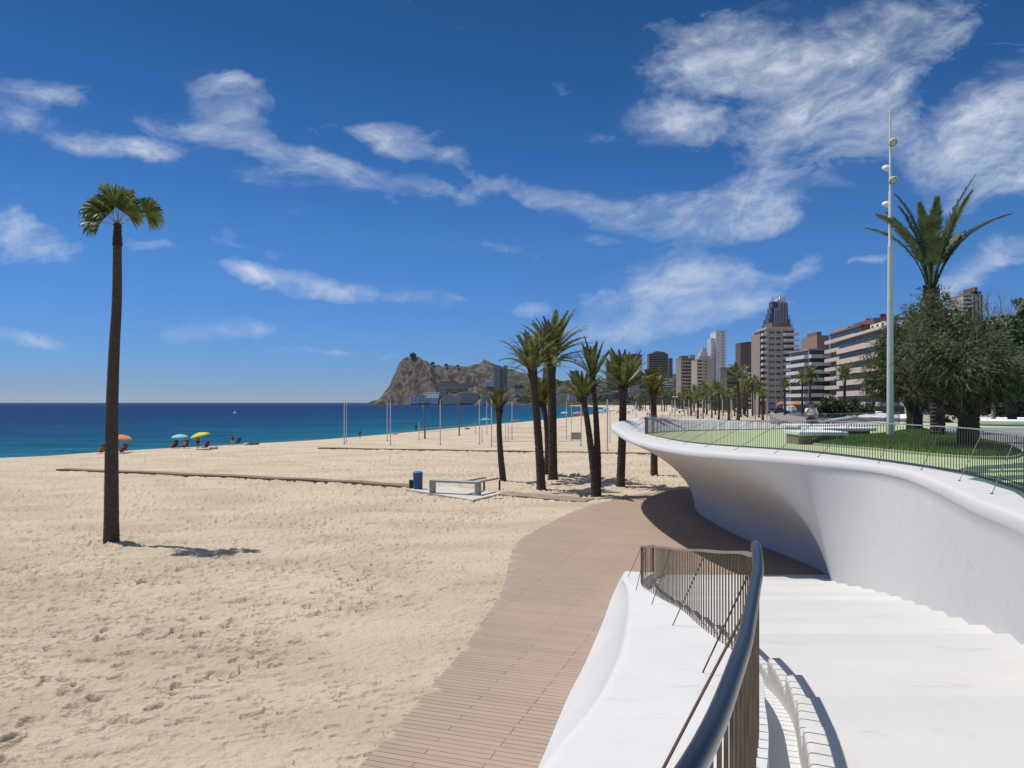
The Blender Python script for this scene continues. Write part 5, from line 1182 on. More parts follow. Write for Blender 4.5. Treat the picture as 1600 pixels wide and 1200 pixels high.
# ------------------------------------------------------------------ promenade beyond the terrace
PROM_L = [(21.5,56.5),(23,62),(26,72),(34,100),(47.5,140),(60.5,180),(81,240),(120,360),(200,600),(300,900),(420,1300)]
def prom_z(y): return float(np.interp(y, [0,60,100,180,300,600,1300], [3.46,3.44,3.3,2.4,1.6,1.2,1.2]))
def build_promenade():
    mb = MB(); P = catmull([(x, y, 0) for x, y in PROM_L], 6); rg = []
    for p in P: z = prom_z(p[1]); rg.append([(p[0]-.02, p[1], -1.5), (p[0], p[1], z)]+[(p[0]+w, p[1], z) for w in (3, 20, 80, 300, 1500)])
    mb.loft(rg, closed=False); o = mb.build('promenade', mat('promenade_paving', (.30,.265,.225), .85, .15, .05), origin=(60,150,3)); tag(o, kind='structure')
    if o.data.polygons[3].normal.z < 0: o.data.flip_normals()
    rd = MB(); rg = []
    for p in P[10:]: z = prom_z(p[1])+.006; w = 1.0; rg.append([(p[0]+4, p[1], z), (p[0]+13, p[1], z)])
    rd.loft(rg, closed=False); o = rd.build('road', mat('asphalt', (.085,.085,.088), .9, .2, .3), origin=(60,150,3)); tag(o, kind='structure')
    if o.data.polygons[0].normal.z < 0: o.data.flip_normals()
    def pp(px, py):
        z = 3.3
        for _ in range(12): p = gp(px, py, z); z = prom_z(p.y)
        return gp(px, py, z)
    # red brown paving and white planters between terrace and street
    w = [pp(*p) for p in ((1262,662),(1290,661),(1356,651),(1420,650.5),(1425,656),(1440,664))]; m2 = MB(); m2.add([(p.x, p.y, prom_z(p.y)+.008) for p in w], [tuple(range(len(w)))]); o = m2.build('brown_paving', mat('brown_paving', (.17,.115,.095), .85, .2, .3), origin=tuple(w[0])); tag(o, kind='structure')
    if o.data.polygons[0].normal.z < 0: o.data.flip_normals()
    def planter(label, pts, h, soil=True):
        w = [pp(*p) for p in pts]; c = sum(w, Vector())/len(w); root = thing('planter_wall', label, 'planter', (c.x, c.y, prom_z(c.y)), 'white low walls beyond the terrace'); b = MB(); rg = []
        w = [Vector(p) for p in catmull([tuple(p) for p in w]+[tuple(w[0])], 5)][:-1]
        for s, z in ((.94,0),(.99,h*.55),(1,h*.8),(.985,h*.95),(.95,h),(.86,h),(.84,h-.06)): rg.append([(c.x+(p.x-c.x)*s, c.y+(p.y-c.y)*s, prom_z(p.y)+z) for p in w])
        b.loft(rg, True, True); b.build('rim', M['white_paint'], root, smooth=True, angle=50)
    planter('white wedge shaped planter wall left of the lamp mast', [(1340,658),(1356,653),(1383,652.5),(1390,659.5),(1365,659.5)], .55)
    planter('white planter wall right of the lamp mast behind the palm trunks', [(1396,658),(1400,653),(1425,653),(1440,658),(1420,660)], .45)
    planter('long white low wall at the right edge beyond the grey paving', [(1524,666.5),(1530,662.5),(1620,662.5),(1720,664),(1720,668),(1600,668)], .55)
    planter('small white block wall by the shrubs left of the lamp mast', [(1354,648.5),(1355,647),(1364,647),(1364,648.5)], .7); planter('second small white block wall nearest the lamp mast', [(1367,648.5),(1368,647),(1378,647),(1378,648.5)], .7)
    planter('thin white kerb wall along the brown ramp behind the person', [(1288,660.5),(1300,658),(1352,650.5),(1355,651.3),(1305,659.5)], .25)
    # street railing behind the ramp
    r = thing('street_railing', 'low dark railing in front of the clipped shrubs', 'railing', tuple(pp(1300,648))); a, b_ = pp(1278,652), pp(1372,646.5); mb = MB(); mb.tube([a+Vector((0,0,1)), b_+Vector((0,0,1))], .04, 6); mb.tube([a+Vector((0,0,.5)), b_+Vector((0,0,.5))], .03, 6); mb.build('rails', M['dark_steel'], r)
    for k in range(9): q = a.lerp(b_, k/8); mb = MB(); mb.tube([q, q+Vector((0,0,1))], .035, 6); mb.build('post', M['dark_steel'], r)
    # cafe tables and chairs under the dark tree
    for i, (px, py, lab) in enumerate(((1545,652,'leftmost cafe table under the dark tree'),(1556,653.5,'cafe table second from the left under the dark tree'),(1568,652.5,'cafe table third from the left under the dark tree'),(1580,654,'rightmost cafe table under the dark tree'))):
        p = pp(px, py); r = thing('cafe_table', lab, 'table', tuple(p), 'cafe tables under the dark tree'); b = MB(); b.lathe([(.42,.72),(.44,.735),(.42,.75)], 16, tuple(p)); b.build('top', M['white_paint'], r); b = MB(); b.lathe([(.25,0),(.22,.03),(.04,.05),(.04,.72)], 10, tuple(p)); b.build('leg', M['dark_steel'], r)
        for s, word in ((-.85,'left'),(.85,'right')):
            q = p+Vector((s, .1, 0)); r = thing('cafe_chair', 'white cafe chair on the %s of the %s' % (word, lab.replace(' under the dark tree','')), 'chair', tuple(q), 'cafe chairs under the dark tree'); b = MB(); b.bbox((q.x,q.y,.45+q.z), (.45,.45,.05), 0, .015); b.build('seat', M['white_paint'], r); b = MB(); b.bbox((q.x+.2*(1 if s>0 else -1),q.y,.72+q.z), (.04,.44,.45), 0, .012); b.build('backrest', M['white_paint'], r)
            for dx in (-.19,.19):
                for dy in (-.19,.19): b = MB(); b.tube([(q.x+dx,q.y+dy,q.z),(q.x+dx,q.y+dy,q.z+.43)], .015, 5); b.build('leg', M['steel'], r)
    return pp
PP = build_promenade()

# ------------------------------------------------------------------ headland and hills
RPX = [(560,640),(585,634),(584,626),(593,625.5),(598,625),(603,615),(610,602),(617,590),(621,578),(624,567),(628,560.5),(634,558),(645,557),(654,558.5),(662,564),(672,568),(690,569.5),(705,572),(720,572),(735,573),(745,577),(756,583),(772,590),(800,597),(830,601),(870,602),(900,601),(950,598),(1000,592),(1040,586),(1080,585),(1130,590),(1200,598),(1300,600),(1500,600)]
BPX = [(700,600),(725,582),(738,573),(748,569.5),(756,566),(763,565),(772,568),(785,573),(800,578),(815,583),(830,588),(850,592),(880,596),(920,600),(1000,600),(1100,596),(1300,600)]
RY, BY = 2080.0, 2750.0
rX = np.array([(p-800)/F*RY for p, _ in RPX]); rH = np.array([(629-q)/F*RY+H for _, q in RPX])
bX = np.array([(p-800)/F*BY for p, _ in BPX]); bH = np.array([(629-q)/F*BY+H for _, q in BPX])
def hill_z(X, Y):
    Hh = np.maximum(np.interp(X, rX, rH), 0); g = sstep(-110, 120, X)                              # 0 = sea cliff, 1 = gentle town slope
    yf = 1930-20*g*0-480*g+40*(fbm(X*.012, X*0+3., 8, 3)-.5)
    t = (Y-yf)/(RY-yf)
    cliff = np.where(t < 0, t*.3, np.where(t < 1, np.clip(t, 0, 1)**.75, 1-.35*(t-1)))
    gentle = np.where(t < 0, t*.2, np.where(t < 1, np.clip(t, 0, 1)**1.35, 1-.1*(t-1)))
    z = Hh*(cliff*(1-g)+gentle*g)
    bench = sstep(-235, -190, X)*(1-sstep(-60, 60, X))*(1-sstep(1985, 2020, Y))          # terraces at the foot of the cliff
    z = z*(1-bench)+np.minimum(z, 5+34*np.clip((Y-1900)/110, 0, 1)+6*np.sin(X*.05))*bench
    ru = (fbm(X*.03, Y*.03, 21, 5, .6)-.5)*2; rid = np.abs(fbm(X*.022+Y*.008, Y*.016, 33, 4, .6)-.5)*2
    z = z+np.clip(z/60, 0, 1)*(ru*20-rid*46*(1-g)+9)*(1-.75*sstep(.72, .95, t))
    return np.where(np.interp(X, rX, rH) <= .5, -6, z)
def build_hills():
    m = bpy.data.materials.new('rock_and_scrub'); m.use_nodes = True; nt = m.node_tree; N = nt.nodes.new; L = nt.links.new; b = nt.nodes['Principled BSDF']; b.inputs['Roughness'].default_value = .95; b.inputs['Specular IOR Level'].default_value = .1
    tc = N('ShaderNodeTexCoord'); n1 = N('ShaderNodeTexNoise'); n1.inputs['Scale'].default_value = .035; n1.inputs['Detail'].default_value = 9; n1.inputs['Roughness'].default_value = .7; L(tc.outputs['Object'], n1.inputs['Vector'])
    mp = N('ShaderNodeMapping'); mp.inputs['Scale'].default_value = (1,1,.35); L(tc.outputs['Object'], mp.inputs[0])
    n2 = N('ShaderNodeTexNoise'); n2.inputs['Scale'].default_value = .09; n2.inputs['Detail'].default_value = 8; n2.inputs['Roughness'].default_value = .7; L(mp.outputs[0], n2.inputs['Vector'])
    rk = N('ShaderNodeValToRGB'); e = rk.color_ramp.elements; e[0].position = .36; e[0].color = (.045,.040,.036,1); e[1].position = .66; e[1].color = (.235,.190,.150,1); L(n2.outputs['Fac'], rk.inputs[0])
    vg = N('ShaderNodeValToRGB'); e = vg.color_ramp.elements; e[0].position = .4; e[0].color = (.022,.030,.016,1); e[1].position = .68; e[1].color = (.085,.080,.045,1); L(n2.outputs['Fac'], vg.inputs[0])
    ge = N('ShaderNodeNewGeometry'); sx = N('ShaderNodeSeparateXYZ'); L(ge.outputs['Normal'], sx.inputs[0])
    ad = N('ShaderNodeMath'); ad.operation = 'MULTIPLY_ADD'; L(n1.outputs['Fac'], ad.inputs[0]); ad.inputs[1].default_value = 1.1; L(sx.outputs[2], ad.inputs[2])
    mr = N('ShaderNodeMapRange'); L(ad.outputs[0], mr.inputs[0]); mr.inputs[1].default_value = 1.32; mr.inputs[2].default_value = 1.5
    mx = N('ShaderNodeMix'); mx.data_type = 'RGBA'; L(mr.outputs[0], mx.inputs[0]); L(rk.outputs[0], mx.inputs[6]); L(vg.outputs[0], mx.inputs[7]); L(mx.outputs[2], b.inputs['Base Color'])
    bu = N('ShaderNodeBump'); bu.inputs['Strength'].default_value = .9; bu.inputs['Distance'].default_value = 6; L(n2.outputs['Fac'], bu.inputs['Height']); L(bu.outputs[0], b.inputs['Normal'])
    X, Y = np.meshgrid(np.concatenate([np.arange(-440, 300, 2.6), np.arange(300, 1300, 9)]), np.concatenate([np.arange(1380, 1880, 9), np.arange(1880, 2200, 3.2), np.arange(2200, 2400, 14)]))
    o = grid_mesh('headland', X, Y, hill_z(X, Y), m); tag(o, kind='structure')
    X, Y = np.meshgrid(np.arange(-300, 1500, 9.0), np.arange(2400, 3100, 14.0)); Hh = np.interp(X, bX, bH); t = 1-np.abs(Y-BY)/340
    Z = Hh*np.clip(t, -.1, 1)**1.0 if False else Hh*sstep(0, 1, t); Z = Z+np.clip(Z/60, 0, 1)*(fbm(X*.02, Y*.02, 71, 5, .6)-.5)*26
    o = grid_mesh('hills', X, Y, Z, m); tag(o, kind='structure')
build_hills()
def on_hill(px, py, Y0_=1400, Y1_=2300):
    Y = np.arange(Y0_, Y1_, 6.0); X = (px-800)/F*Y; z = H-(py-629)/F*Y; k = np.nonzero(hill_z(X, Y) >= z)[0]
    if len(k): return Vector((X[k[0]], Y[k[0]], z[k[0]]))
    return Vector(((px-800)/F*2000, 2000, H-(py-629)/F*2000))

# ------------------------------------------------------------------ buildings
def wallm(c):
    m_ = sum(c)/3; k = 1.22 if m_ > .05 and c[2] < c[0]*1.3 else 1.0; c = tuple(min(.72, (v*.78+m_*.22)*k) for v in c); return paint('facade_%d_%d_%d' % tuple(int(200*x) for x in c), c, .8, .08)
class Bld:
    def __init__(s, name, label, FL, rot, w, d, h, wall, floors, base=0.0, group=None):
        s.root = thing(name, label, 'building', tuple(FL), group); s.root.rotation_euler = (0,0,rot); s.w, s.d, s.h, s.n, s.base = w, d, h, floors, base; s.fh = (h-base)/floors
        b = MB(); b.box(0, w, 0, d, -3, h); s.part('wall', b, wall)
        b = MB(); b.box(-.25, w+.25, -.25, d+.25, h+.02, h+.5); s.part('roof', b, wall)
    def part(s, nm, mb, m, parent=None):
        o = mb.build(nm, m); o.parent = parent or s.root; return o
    def pt(s, face, u, out): return {'F': (u, -out), 'L': (-out, s.d-u), 'R': (s.w+out, u)}[face]
    def slab(s, face, u0, u1, o0, o1, z0, z1, mb):
        a = s.pt(face, u0, o0); c = s.pt(face, u1, o1); mb.box(min(a[0],c[0]), max(a[0],c[0]), min(a[1],c[1]), max(a[1],c[1]), z0, z1)
    def win(s, face, f0, f1, z0=.3, z1=.82, m='dark_glass', every=1, cols=1, gap=.3, floors=None, frame=True, nm='window'):
        W = s.w if face == 'F' else s.d; fl = range(s.n) if floors is None else floors
        for c in range(cols):
            a = f0+(f1-f0)*c/cols; b_ = f0+(f1-f0)*(c+1)/cols; g = (b_-a)*gap/2 if cols > 1 else 0; a, b_ = a+g, b_-g; mb = MB(); s.slab(face, W*a, W*b_, -.02, .06, s.fh*z0, s.fh*z1, mb)
            if frame and W*(b_-a) > 3.5:
                k = max(1, int(W*(b_-a)/2.2))
                for q in range(1, k): s.slab(face, W*(a+(b_-a)*q/k)-.05, W*(a+(b_-a)*q/k)+.05, .06, .10, s.fh*z0, s.fh*z1, mb)
            p = None
            for i in fl:
                if p is None: p = s.part(nm, mb, M[m] if isinstance(m, str) else m); o = p
                else: o = p.copy(); C.objects.link(o)
                o.location.z = s.base+s.fh*i
    def bal(s, face, f0, f1, dep, m, ph=1.0, floors=None, jit=0, nm='balcony'):
        W = s.w if face == 'F' else s.d; mb = MB(); s.slab(face, W*f0, W*f1, -.05, dep, -.12, .1, mb); s.slab(face, W*f0, W*f1, dep, dep+.14, -.16, ph, mb)
        for u in (f0, f1): s.slab(face, W*u-(.1 if u == f1 else 0), W*u+(.1 if u == f0 else 0), .0, dep-.01, .1, ph-.02, mb)
        p = None
        for i in (range(1, s.n) if floors is None else floors):
            if p is None: p = s.part(nm, mb, m); o = p
            else: o = p.copy(); C.objects.link(o)
            o.location.z = s.base+s.fh*i
    def top(s, f0, f1, g0, g1, hh, m, nm='roof_house'):
        b = MB(); b.box(s.w*f0, s.w*f1, s.d*g0, s.d*g1, s.h-.5, s.h+hh); s.part(nm, b, m)
def FLp(px, Y, z=None): return Vector(((px-800)/F*Y, Y, prom_z(Y) if z is None else z))
def wid(a, b, Y): return (b-a)/F*Y
def hgt(py, Y, z): return (629-py)/F*Y+H-z
def lift(c): m_ = sum(c)/3; return tuple(min(.75, (v*.75+m_*.25)*1.22) for v in c)
cream = (.38,.33,.27); tan = (.40,.31,.215); white = (.62,.62,.60); brown = (.155,.095,.075); brick = (.20,.085,.055); grey = (.36,.36,.36); dgrey = (.10,.095,.095)

def skyline():
    # white slab tower
    Y = 770; z = 1.2; b = Bld('apartment_tower', 'slim white slab tower, tallest and whitest of the middle skyline', FLp(1118.5,Y,z), 0, wid(1118.5,1134.5,Y), 22, hgt(517,Y,z), wallm((.50,.52,.55)), 26)
    b.win('F', .58, .82, .35, .62, cols=1, every=1, frame=False); b.win('F', .22, .34, .4, .6, frame=False, floors=range(0,26,3))
    lw = MB(); lw.box(-wid(1112,1118.5,Y), -.02, 2, 18, -3, hgt(528,Y,z)); b.part('side_wing', lw, wallm((.45,.47,.48))); 
    for i in range(24): w = MB(); w.box(-wid(1112.3,1118.5,Y)-.5, -.8, 1.0, 1.96, 2+i*2.6, 3.1+i*2.6); b.part('balcony', w, wallm(white))
    # stepped tan block left of it
    Y = 760; b = Bld('apartment_block', 'tan stepped apartment block hugging the left side of the white slab', FLp(1089,Y,z), 0, wid(1089,1114,Y), 24, hgt(562,Y,z), wallm((.36,.29,.21)), 14); b.win('F', .06, .30, .2, .8); b.win('F', .5, .62, .35, .7, frame=False); b.bal('F', .04, .33, 1.4, wallm((.45,.42,.38))); b.top(.2,.95,.2,.9,4,wallm(grey)); b.top(.35,.8,.3,.8,8,wallm((.42,.43,.44))); b.top(.5,.75,.4,.8,12,wallm(grey))
    Y = 800; b = Bld('apartment_block', 'grey brown terraced block left of the tan stepped block', FLp(1064,Y,z), 0, wid(1064,1090,Y), 24, hgt(560,Y,z), wallm((.24,.20,.165)), 14); b.win('F', .08, .92, .3, .85, cols=5, gap=.35); b.bal('F', .04, .96, 1.6, wallm((.42,.37,.31))); b.top(.1,.5,.2,.8,3,wallm(brown)); b.top(.6,.95,.2,.8,4,wallm(cream))
    # red brown towers further left
    Y = 1750; z = 34; b = Bld('apartment_tower', 'red brown tower with a stepped rust roof behind the bushy short palm', FLp(1014,Y,z), 0, wid(1014,1044,Y), 25, hgt(553,Y,z), wallm((.17,.11,.095)), 16); b.win('F', .05, .95, .35, .8); b.bal('F', .02, .98, 1.5, wallm((.27,.19,.16)), 1.1); b.top(.2,.9,.1,.9,3.5,wallm(brick)); b.top(.35,.6,.2,.8,6.5,wallm(brick)); b.top(.65,.8,.2,.8,5.5,wallm(brick))
    b = Bld('apartment_block', 'pale grey slab behind the right side of the red brown tower', FLp(1044.5,1800,z), 0, wid(1044.5,1051,1800), 22, hgt(560,1800,z), wallm((.22,.215,.21)), 14); b.win('F', .2, .8, .4, .75, frame=False)
    b = Bld('apartment_tower', 'brown tower partly hidden behind the broad open palm crown', FLp(948,1850,z), 0, wid(948,968,1850), 22, hgt(566,1850,z), wallm((.20,.13,.105)), 13); b.win('F', .06, .94, .4, .8); b.bal('F', .02, .98, 1.3, wallm((.30,.21,.17))); b.top(.2,.8,.2,.8,3,wallm(brick))
    b = Bld('apartment_tower', 'dark brown tower at the right of the broad open palm crown', FLp(985,1880,z), 0, wid(985,1003,1880), 22, hgt(554,1880,z), wallm((.15,.10,.085)), 15); b.win('F', .06, .94, .4, .8); b.bal('F', .02, .98, 1.3, wallm((.24,.17,.14))); b.top(.2,.8,.2,.8,2.5,wallm(brick))
    b = Bld('apartment_tower', 'small white balconied tower between the tallest palm and its neighbour', FLp(848,1950,30), 0, wid(848,859,1950), 18, hgt(575,1950,30), wallm((.30,.30,.30)), 15); b.win('F', .05, .95, .45, .95, frame=False); b.bal('F', 0, 1, 1.4, wallm(white)); b.top(.3,.8,.2,.8,3,wallm(white))
    b = Bld('apartment_tower', 'distant pale tower just left of the forked palm crowns', FLp(892,1950,30), 0, wid(892,905,1950), 18, hgt(580,1950,30), wallm((.25,.24,.235)), 13); b.win('F', .05, .95, .45, .85, frame=False); b.bal('F', 0, 1, 1.2, wallm((.4,.38,.36)))
    b = Bld('hotel', 'white hotel with four bold horizontal bands beside the bushy palm', FLp(1032,1500,H+(629-609)/F*1500), 0, wid(1032,1051,1500), 16, hgt(593,1500,H+(629-609)/F*1500), wallm((.16,.165,.17)), 4, 0); b.bal('F', 0, 1, 1.2, wallm((.55,.55,.54)), 2.2, range(0, 5)); b.win('F', .05, .95, .5, .95, frame=False)
    # lone brown tower and the low dark blocks under it
    Y = 900; z = 1.2; b = Bld('office_tower', 'lone plain brown tower right of the white slab', FLp(1157,Y,z), 0, wid(1157,1176.5,Y), 20, hgt(536,Y,z), wallm((.115,.075,.068)), 22); b.win('F', .55, .62, .0, 1.0, frame=False); b.win('F', .84, .90, .35, .65, frame=False); b.win('F', .12, .4, .42, .56, frame=False, m=wallm((.09,.06,.055))); b.top(.45,1,0,1,1.5,wallm((.12,.08,.075)))
    Y = 620; b = Bld('apartment_block', 'dark low block with a step in its roof right of the white slab foot', FLp(1136,Y,z), 0, wid(1136,1160,Y), 20, hgt(575,Y,z), wallm((.075,.062,.058)), 9); b.win('F', .05, .9, .35, .8); b.bal('F', .1, .7, 1.2, wallm((.14,.12,.13)))
    b = Bld('apartment_block', 'beige narrow block under the lone brown tower', FLp(1158,610,z), 0, wid(1158,1168,610), 18, hgt(574,610,z), wallm((.27,.22,.17)), 10); b.win('F', .3, .7, .35, .7, frame=False)
    b = Bld('apartment_block', 'low block with white balcony bands beside the big balconied tower', FLp(1167,600,z), 0, wid(1167,1187,600), 20, hgt(577,600,z), wallm((.16,.145,.13)), 9); b.win('F', .05, .95, .45, .95); b.bal('F', .1, .95, 1.4, wallm((.5,.48,.44)), 1.0); b.top(.1,.5,.2,.8,3,wallm(brick))
    b = Bld('shop_building', 'low pale flat roofed building under the white slab', FLp(1110,520,z), 0, wid(1110,1147,520), 14, hgt(607,520,z), wallm((.27,.27,.27)), 2); b.win('F', .05, .95, .1, .6)
    # big balconied tower
    Y = 330; z = 1.5; b = Bld('apartment_tower', 'big tan tower with stacked balconies, widest of the skyline', FLp(1197,Y,z), 0, wid(1197,1241,Y), 17, hgt(515,Y,z), wallm((.40,.33,.27)), 13, 2.0)
    tw = wallm((.55,.49,.43)); b.win('F', .60, .97, .12, .80); b.bal('F', .60, 1.13, 1.7, tw, 1.0); b.win('F', .10, .30, .35, .68, cols=2, gap=.3); b.win('F', .36, .52, .35, .68, frame=False)
    b.bal('F', -.17, .02, 1.5, tw, 1.0, range(1, 13)); b.bal('L', .55, 1.0, 1.6, tw, 1.0); b.win('L', .1, .9, .15, .8); cw = MB(); cw.box(-2.0, -.3, 1.6, 14, -3, hgt(521,Y,z)); b.part('side_bay', cw, wallm((.28,.22,.18)))
    for i in range(13): w = MB(); w.box(-2.08, -.6, 1.52, 1.6, 2.6+i*b.fh, 4.1+i*b.fh); b.part('window', w, M['dark_glass'])
    b.top(.05,.96,.05,.9,1.3,wallm((.37,.31,.26))); b.top(.3,.5,.2,.8,3.5,wallm((.22,.10,.07))); b.top(.55,.9,.2,.8,3.0,wallm((.17,.08,.06)))
    b = Bld('apartment_block', 'brown flank block right behind the big tan tower', FLp(1244,380,z), 0, wid(1244,1254,380), 20, hgt(547,380,z), wallm((.19,.13,.105)), 12); b.win('F', .2, .9, .35, .75); b.bal('F', .1, 1, 1.2, wallm((.28,.2,.165)))
    b = Bld('office_tower', 'small blue glass tower left of the white balconied block', FLp(1254,900,z), 0, wid(1254,1264.5,900), 20, hgt(555,900,z), wallm((.04,.085,.15)), 18); b.win('F', .04, .96, .2, .8, m='glass')
    # white balconied block and its brick neighbour
    Y = 262; z = 2.0; b = Bld('apartment_block', 'white balconied block between the big tan tower and the brick block', FLp(1264,Y,z), 0, wid(1264,1299,Y), 18, hgt(547,Y,z), wallm((.27,.265,.26)), 8); wp = wallm((.52,.52,.51)); b.win('F', .03, .97, .2, .95, m='glass'); b.bal('F', -.02, .50, 2.2, wp, 1.05); b.bal('F', .52, 1.0, 1.4, wallm((.42,.42,.43)), 1.0); b.win('L', .05, .95, .2, .9); b.bal('L', .02, .98, 1.4, wp); b.top(.45,1,.1,.9,5.2,wallm((.30,.16,.12))); b.top(.55,.75,.2,.7,6.6,wallm((.2,.1,.08)))
    # oblique brick and glass block
    rot = R(-97); Y = 246; z = 2.2; p = FLp(1297,Y,z); w_ = 30; b = Bld('apartment_block', 'tall brick block with pale balcony bands and rust roof terraces', p, rot, w_, 24, hgt(524,Y,z), wallm((.16,.10,.08)), 8, 1.5); pb = wallm((.50,.42,.33)); b.win('F', .02, .98, .1, .9); b.bal('F', .0, 1.0, 1.6, pb, .95); b.win('L', .1, .9, .3, .8); b.bal('L', .55, 1.0, 1.6, pb); b.top(.15,.6,.0,.9,1.1,wallm((.36,.25,.18))); b.top(.5,1.1,.1,.9,2.0,wallm((.20,.10,.075)))
    for f in (.5,.9): ch = MB(); ch.box(w_*f, w_*f+1.2, 6, 7.4, b.h+2.0, b.h+3.6); b.part('chimney', ch, wallm((.13,.06,.05)))
    # banded block
    Y = 205; z = 3.0; p = FLp(1311,Y,z); b = Bld('apartment_block', 'low long block with cream bands and ribbon windows behind the lamp mast', p, R(-98.6), 36, 22, hgt(536.5,Y,z), wallm((.22,.11,.07)), 6, 1.2); cb = wallm((.56,.45,.33))
    b.win('F', .01, .99, .35, .98); b.bal('F', .0, 1.0, .5, cb, 1.15, range(0, 6)); b.win('L', .1, .9, .35, .9); b.bal('L', .02, .98, .5, cb, 1.15, range(0, 6)); b.win('R', .1, .3, .3, .7, frame=False); b.bal('R', 0, 1, .3, cb, 1.0, range(0, 1)); pr = MB(); pr.box(-.5, 36.5, -.5, 22.5, b.h+.52, b.h+1.2); b.part('parapet', pr, cb)
    for f0, f1, hh, mm in ((.45,.70,1.3,(.50,.56,.54)),(.70,1.0,2.3,(.62,.62,.60))): b.top(f0, f1, .02, .5, hh, wallm(mm), 'penthouse')
    for f in (.75,.85,.95): w = MB(); w.box(36*f-.7, 36*f+.7, .36, .5, b.h+1.0, b.h+2.0); b.part('window', w, M['dark_glass'])
    aw = MB(); aw.add([(25,-.8,6.0),(31,-.8,6.0),(31,-2.2,5.0),(25,-2.2,5.0),(25,-.8,5.9),(31,-.8,5.9),(31,-2.2,4.9),(25,-2.2,4.9)], [(0,1,2,3),(7,6,5,4),(0,3,7,4),(1,5,6,2),(2,6,7,3)]); b.part('awning', aw, wallm((.12,.02,.02)))
    gl = MB(); gl.box(4, 40, -3.0, 8, -3, 1.4); b.part('ground_floor', gl, M['dark_glass'])
    gw = MB(); gw.box(36.3, 44, 3, 20, -3, 14); b.part('side_wall', gw, wallm((.33,.34,.35)))
    # balconied tower at the upper right
    Y = 560; z = 3; b = Bld('apartment_tower', 'tall tower with curved white balconies rising above the trees at right', FLp(1505,Y,z), 0, wid(1505,1536,Y), 18, hgt(461,Y,z), wallm((.34,.30,.27)), 28); b.win('F', .02, .42, .3, .9); b.bal('F', -.10, .45, 2.0, wallm((.60,.60,.60)), .9, range(14, 28)); b.win('F', .52, .60, 0, 1, floors=range(14,28), frame=False); b.win('F', .72, .80, 0, 1, floors=range(14,28), frame=False); b.win('F', .9, .96, 0, 1, floors=range(14,28), frame=False); b.top(.45,1,.1,.9,3,wallm(brown)); b.top(.65,.8,.1,.9,6,wallm(brown))
    b = Bld('apartment_block', 'grey balconied block cut by the right edge behind the small tree top', FLp(1574,420,z), 0, 30, 18, hgt(493,420,z), wallm((.30,.265,.225)), 15); b.win('F', .02, .98, .3, .85); b.bal('F', 0, 1, 1.4, wallm((.42,.38,.33)))
    b = Bld('apartment_block', 'pale low block seen under the dark spreading tree', FLp(1583,150,3.3), 0, 20, 12, 7, wallm((.50,.45,.38)), 2); b.win('F', .05, .95, .3, .75, cols=5)
skyline()

def stepped_tower():
    Y = 1350.0; z = 3; s = Y/F; p = FLp(1197.5, Y, z); root = thing('stepped_tower', 'tall blue grey tower with stepped shoulders and a white crown behind the big tan tower', 'skyscraper', tuple(p)); blue_ = wallm((.050,.085,.155)); fin = wallm((.28,.34,.43)); dk = wallm((.030,.036,.05))
    def hz(py): return (629-py)*s+H-z
    X = lambda px: (px-1197.5)*s
    steps = [(1197.5,1239,512),(1199.5,1237.5,506),(1201.5,1236,498),(1204.5,1233.5,489),(1207,1231.5,480),(1209,1230.5,470),(1218,1229,468)]
    for i, (a, c, t) in enumerate(steps):
        mb = MB(); mb.box(X(a), X(c), 2+i*1.6, 34-i*1.6, -3 if i == 0 else hz(steps[i-1][2])-4, hz(t)); o = mb.build('tier', blue_); o.parent = root
        k = 8
        for side in (a, c):                                               # open frames standing on every shoulder
            fr = MB(); q = X(side); d = 2.4 if side == a else -2.4; zb = hz(t); zt = zb+6.0
            for u in (q, q+d): fr.box(u-.35, u+.35, 1.6+i*1.6, 2.6+i*1.6, zb, zt)
            fr.box(min(q, q+d)-.35, max(q, q+d)+.35, 1.6+i*1.6, 2.6+i*1.6, zt, zt+.8); o = fr.build('shoulder_frame', fin); o.parent = root
    for j in range(9):
        px = 1211+j*2.3; mb = MB(); top = hz(470 if 3 <= j < 9 else 480-0); mb.box(X(px)-.45, X(px)+.45, 0.4, 1.96, -3, top-1); o = mb.build('fin', fin); o.parent = root
        mb = MB(); mb.box(X(px)+.8, X(px)+1.9, 1.2, 1.98, -3, top-3); o = mb.build('window', dk); o.parent = root
    cr = MB(); cr.box(X(1217), X(1229.5), 8, 22, hz(470), hz(466.5)); cr.add([(X(1219),9,hz(466.4)),(X(1228.5),9,hz(466.4)),(X(1228.5),21,hz(466.4)),(X(1219),21,hz(466.4)),(X(1223.5),13,hz(461)),(X(1226),13,hz(461)),(X(1226),17,hz(461)),(X(1223.5),17,hz(461))], [(0,1,5,4),(1,2,6,5),(2,3,7,6),(3,0,4,7),(4,5,6,7)])
    o = cr.build('crown', wallm((.72,.66,.55))); o.parent = root; cr = MB(); cr.box(X(1222), X(1224), 9.4, 10.4, hz(468), hz(460.5)); cr.box(X(1225.5), X(1226.8), 9.4, 10.4, hz(468), hz(462.5)); o = cr.build('mast', wallm((.25,.1,.06))); o.parent = root
stepped_tower()

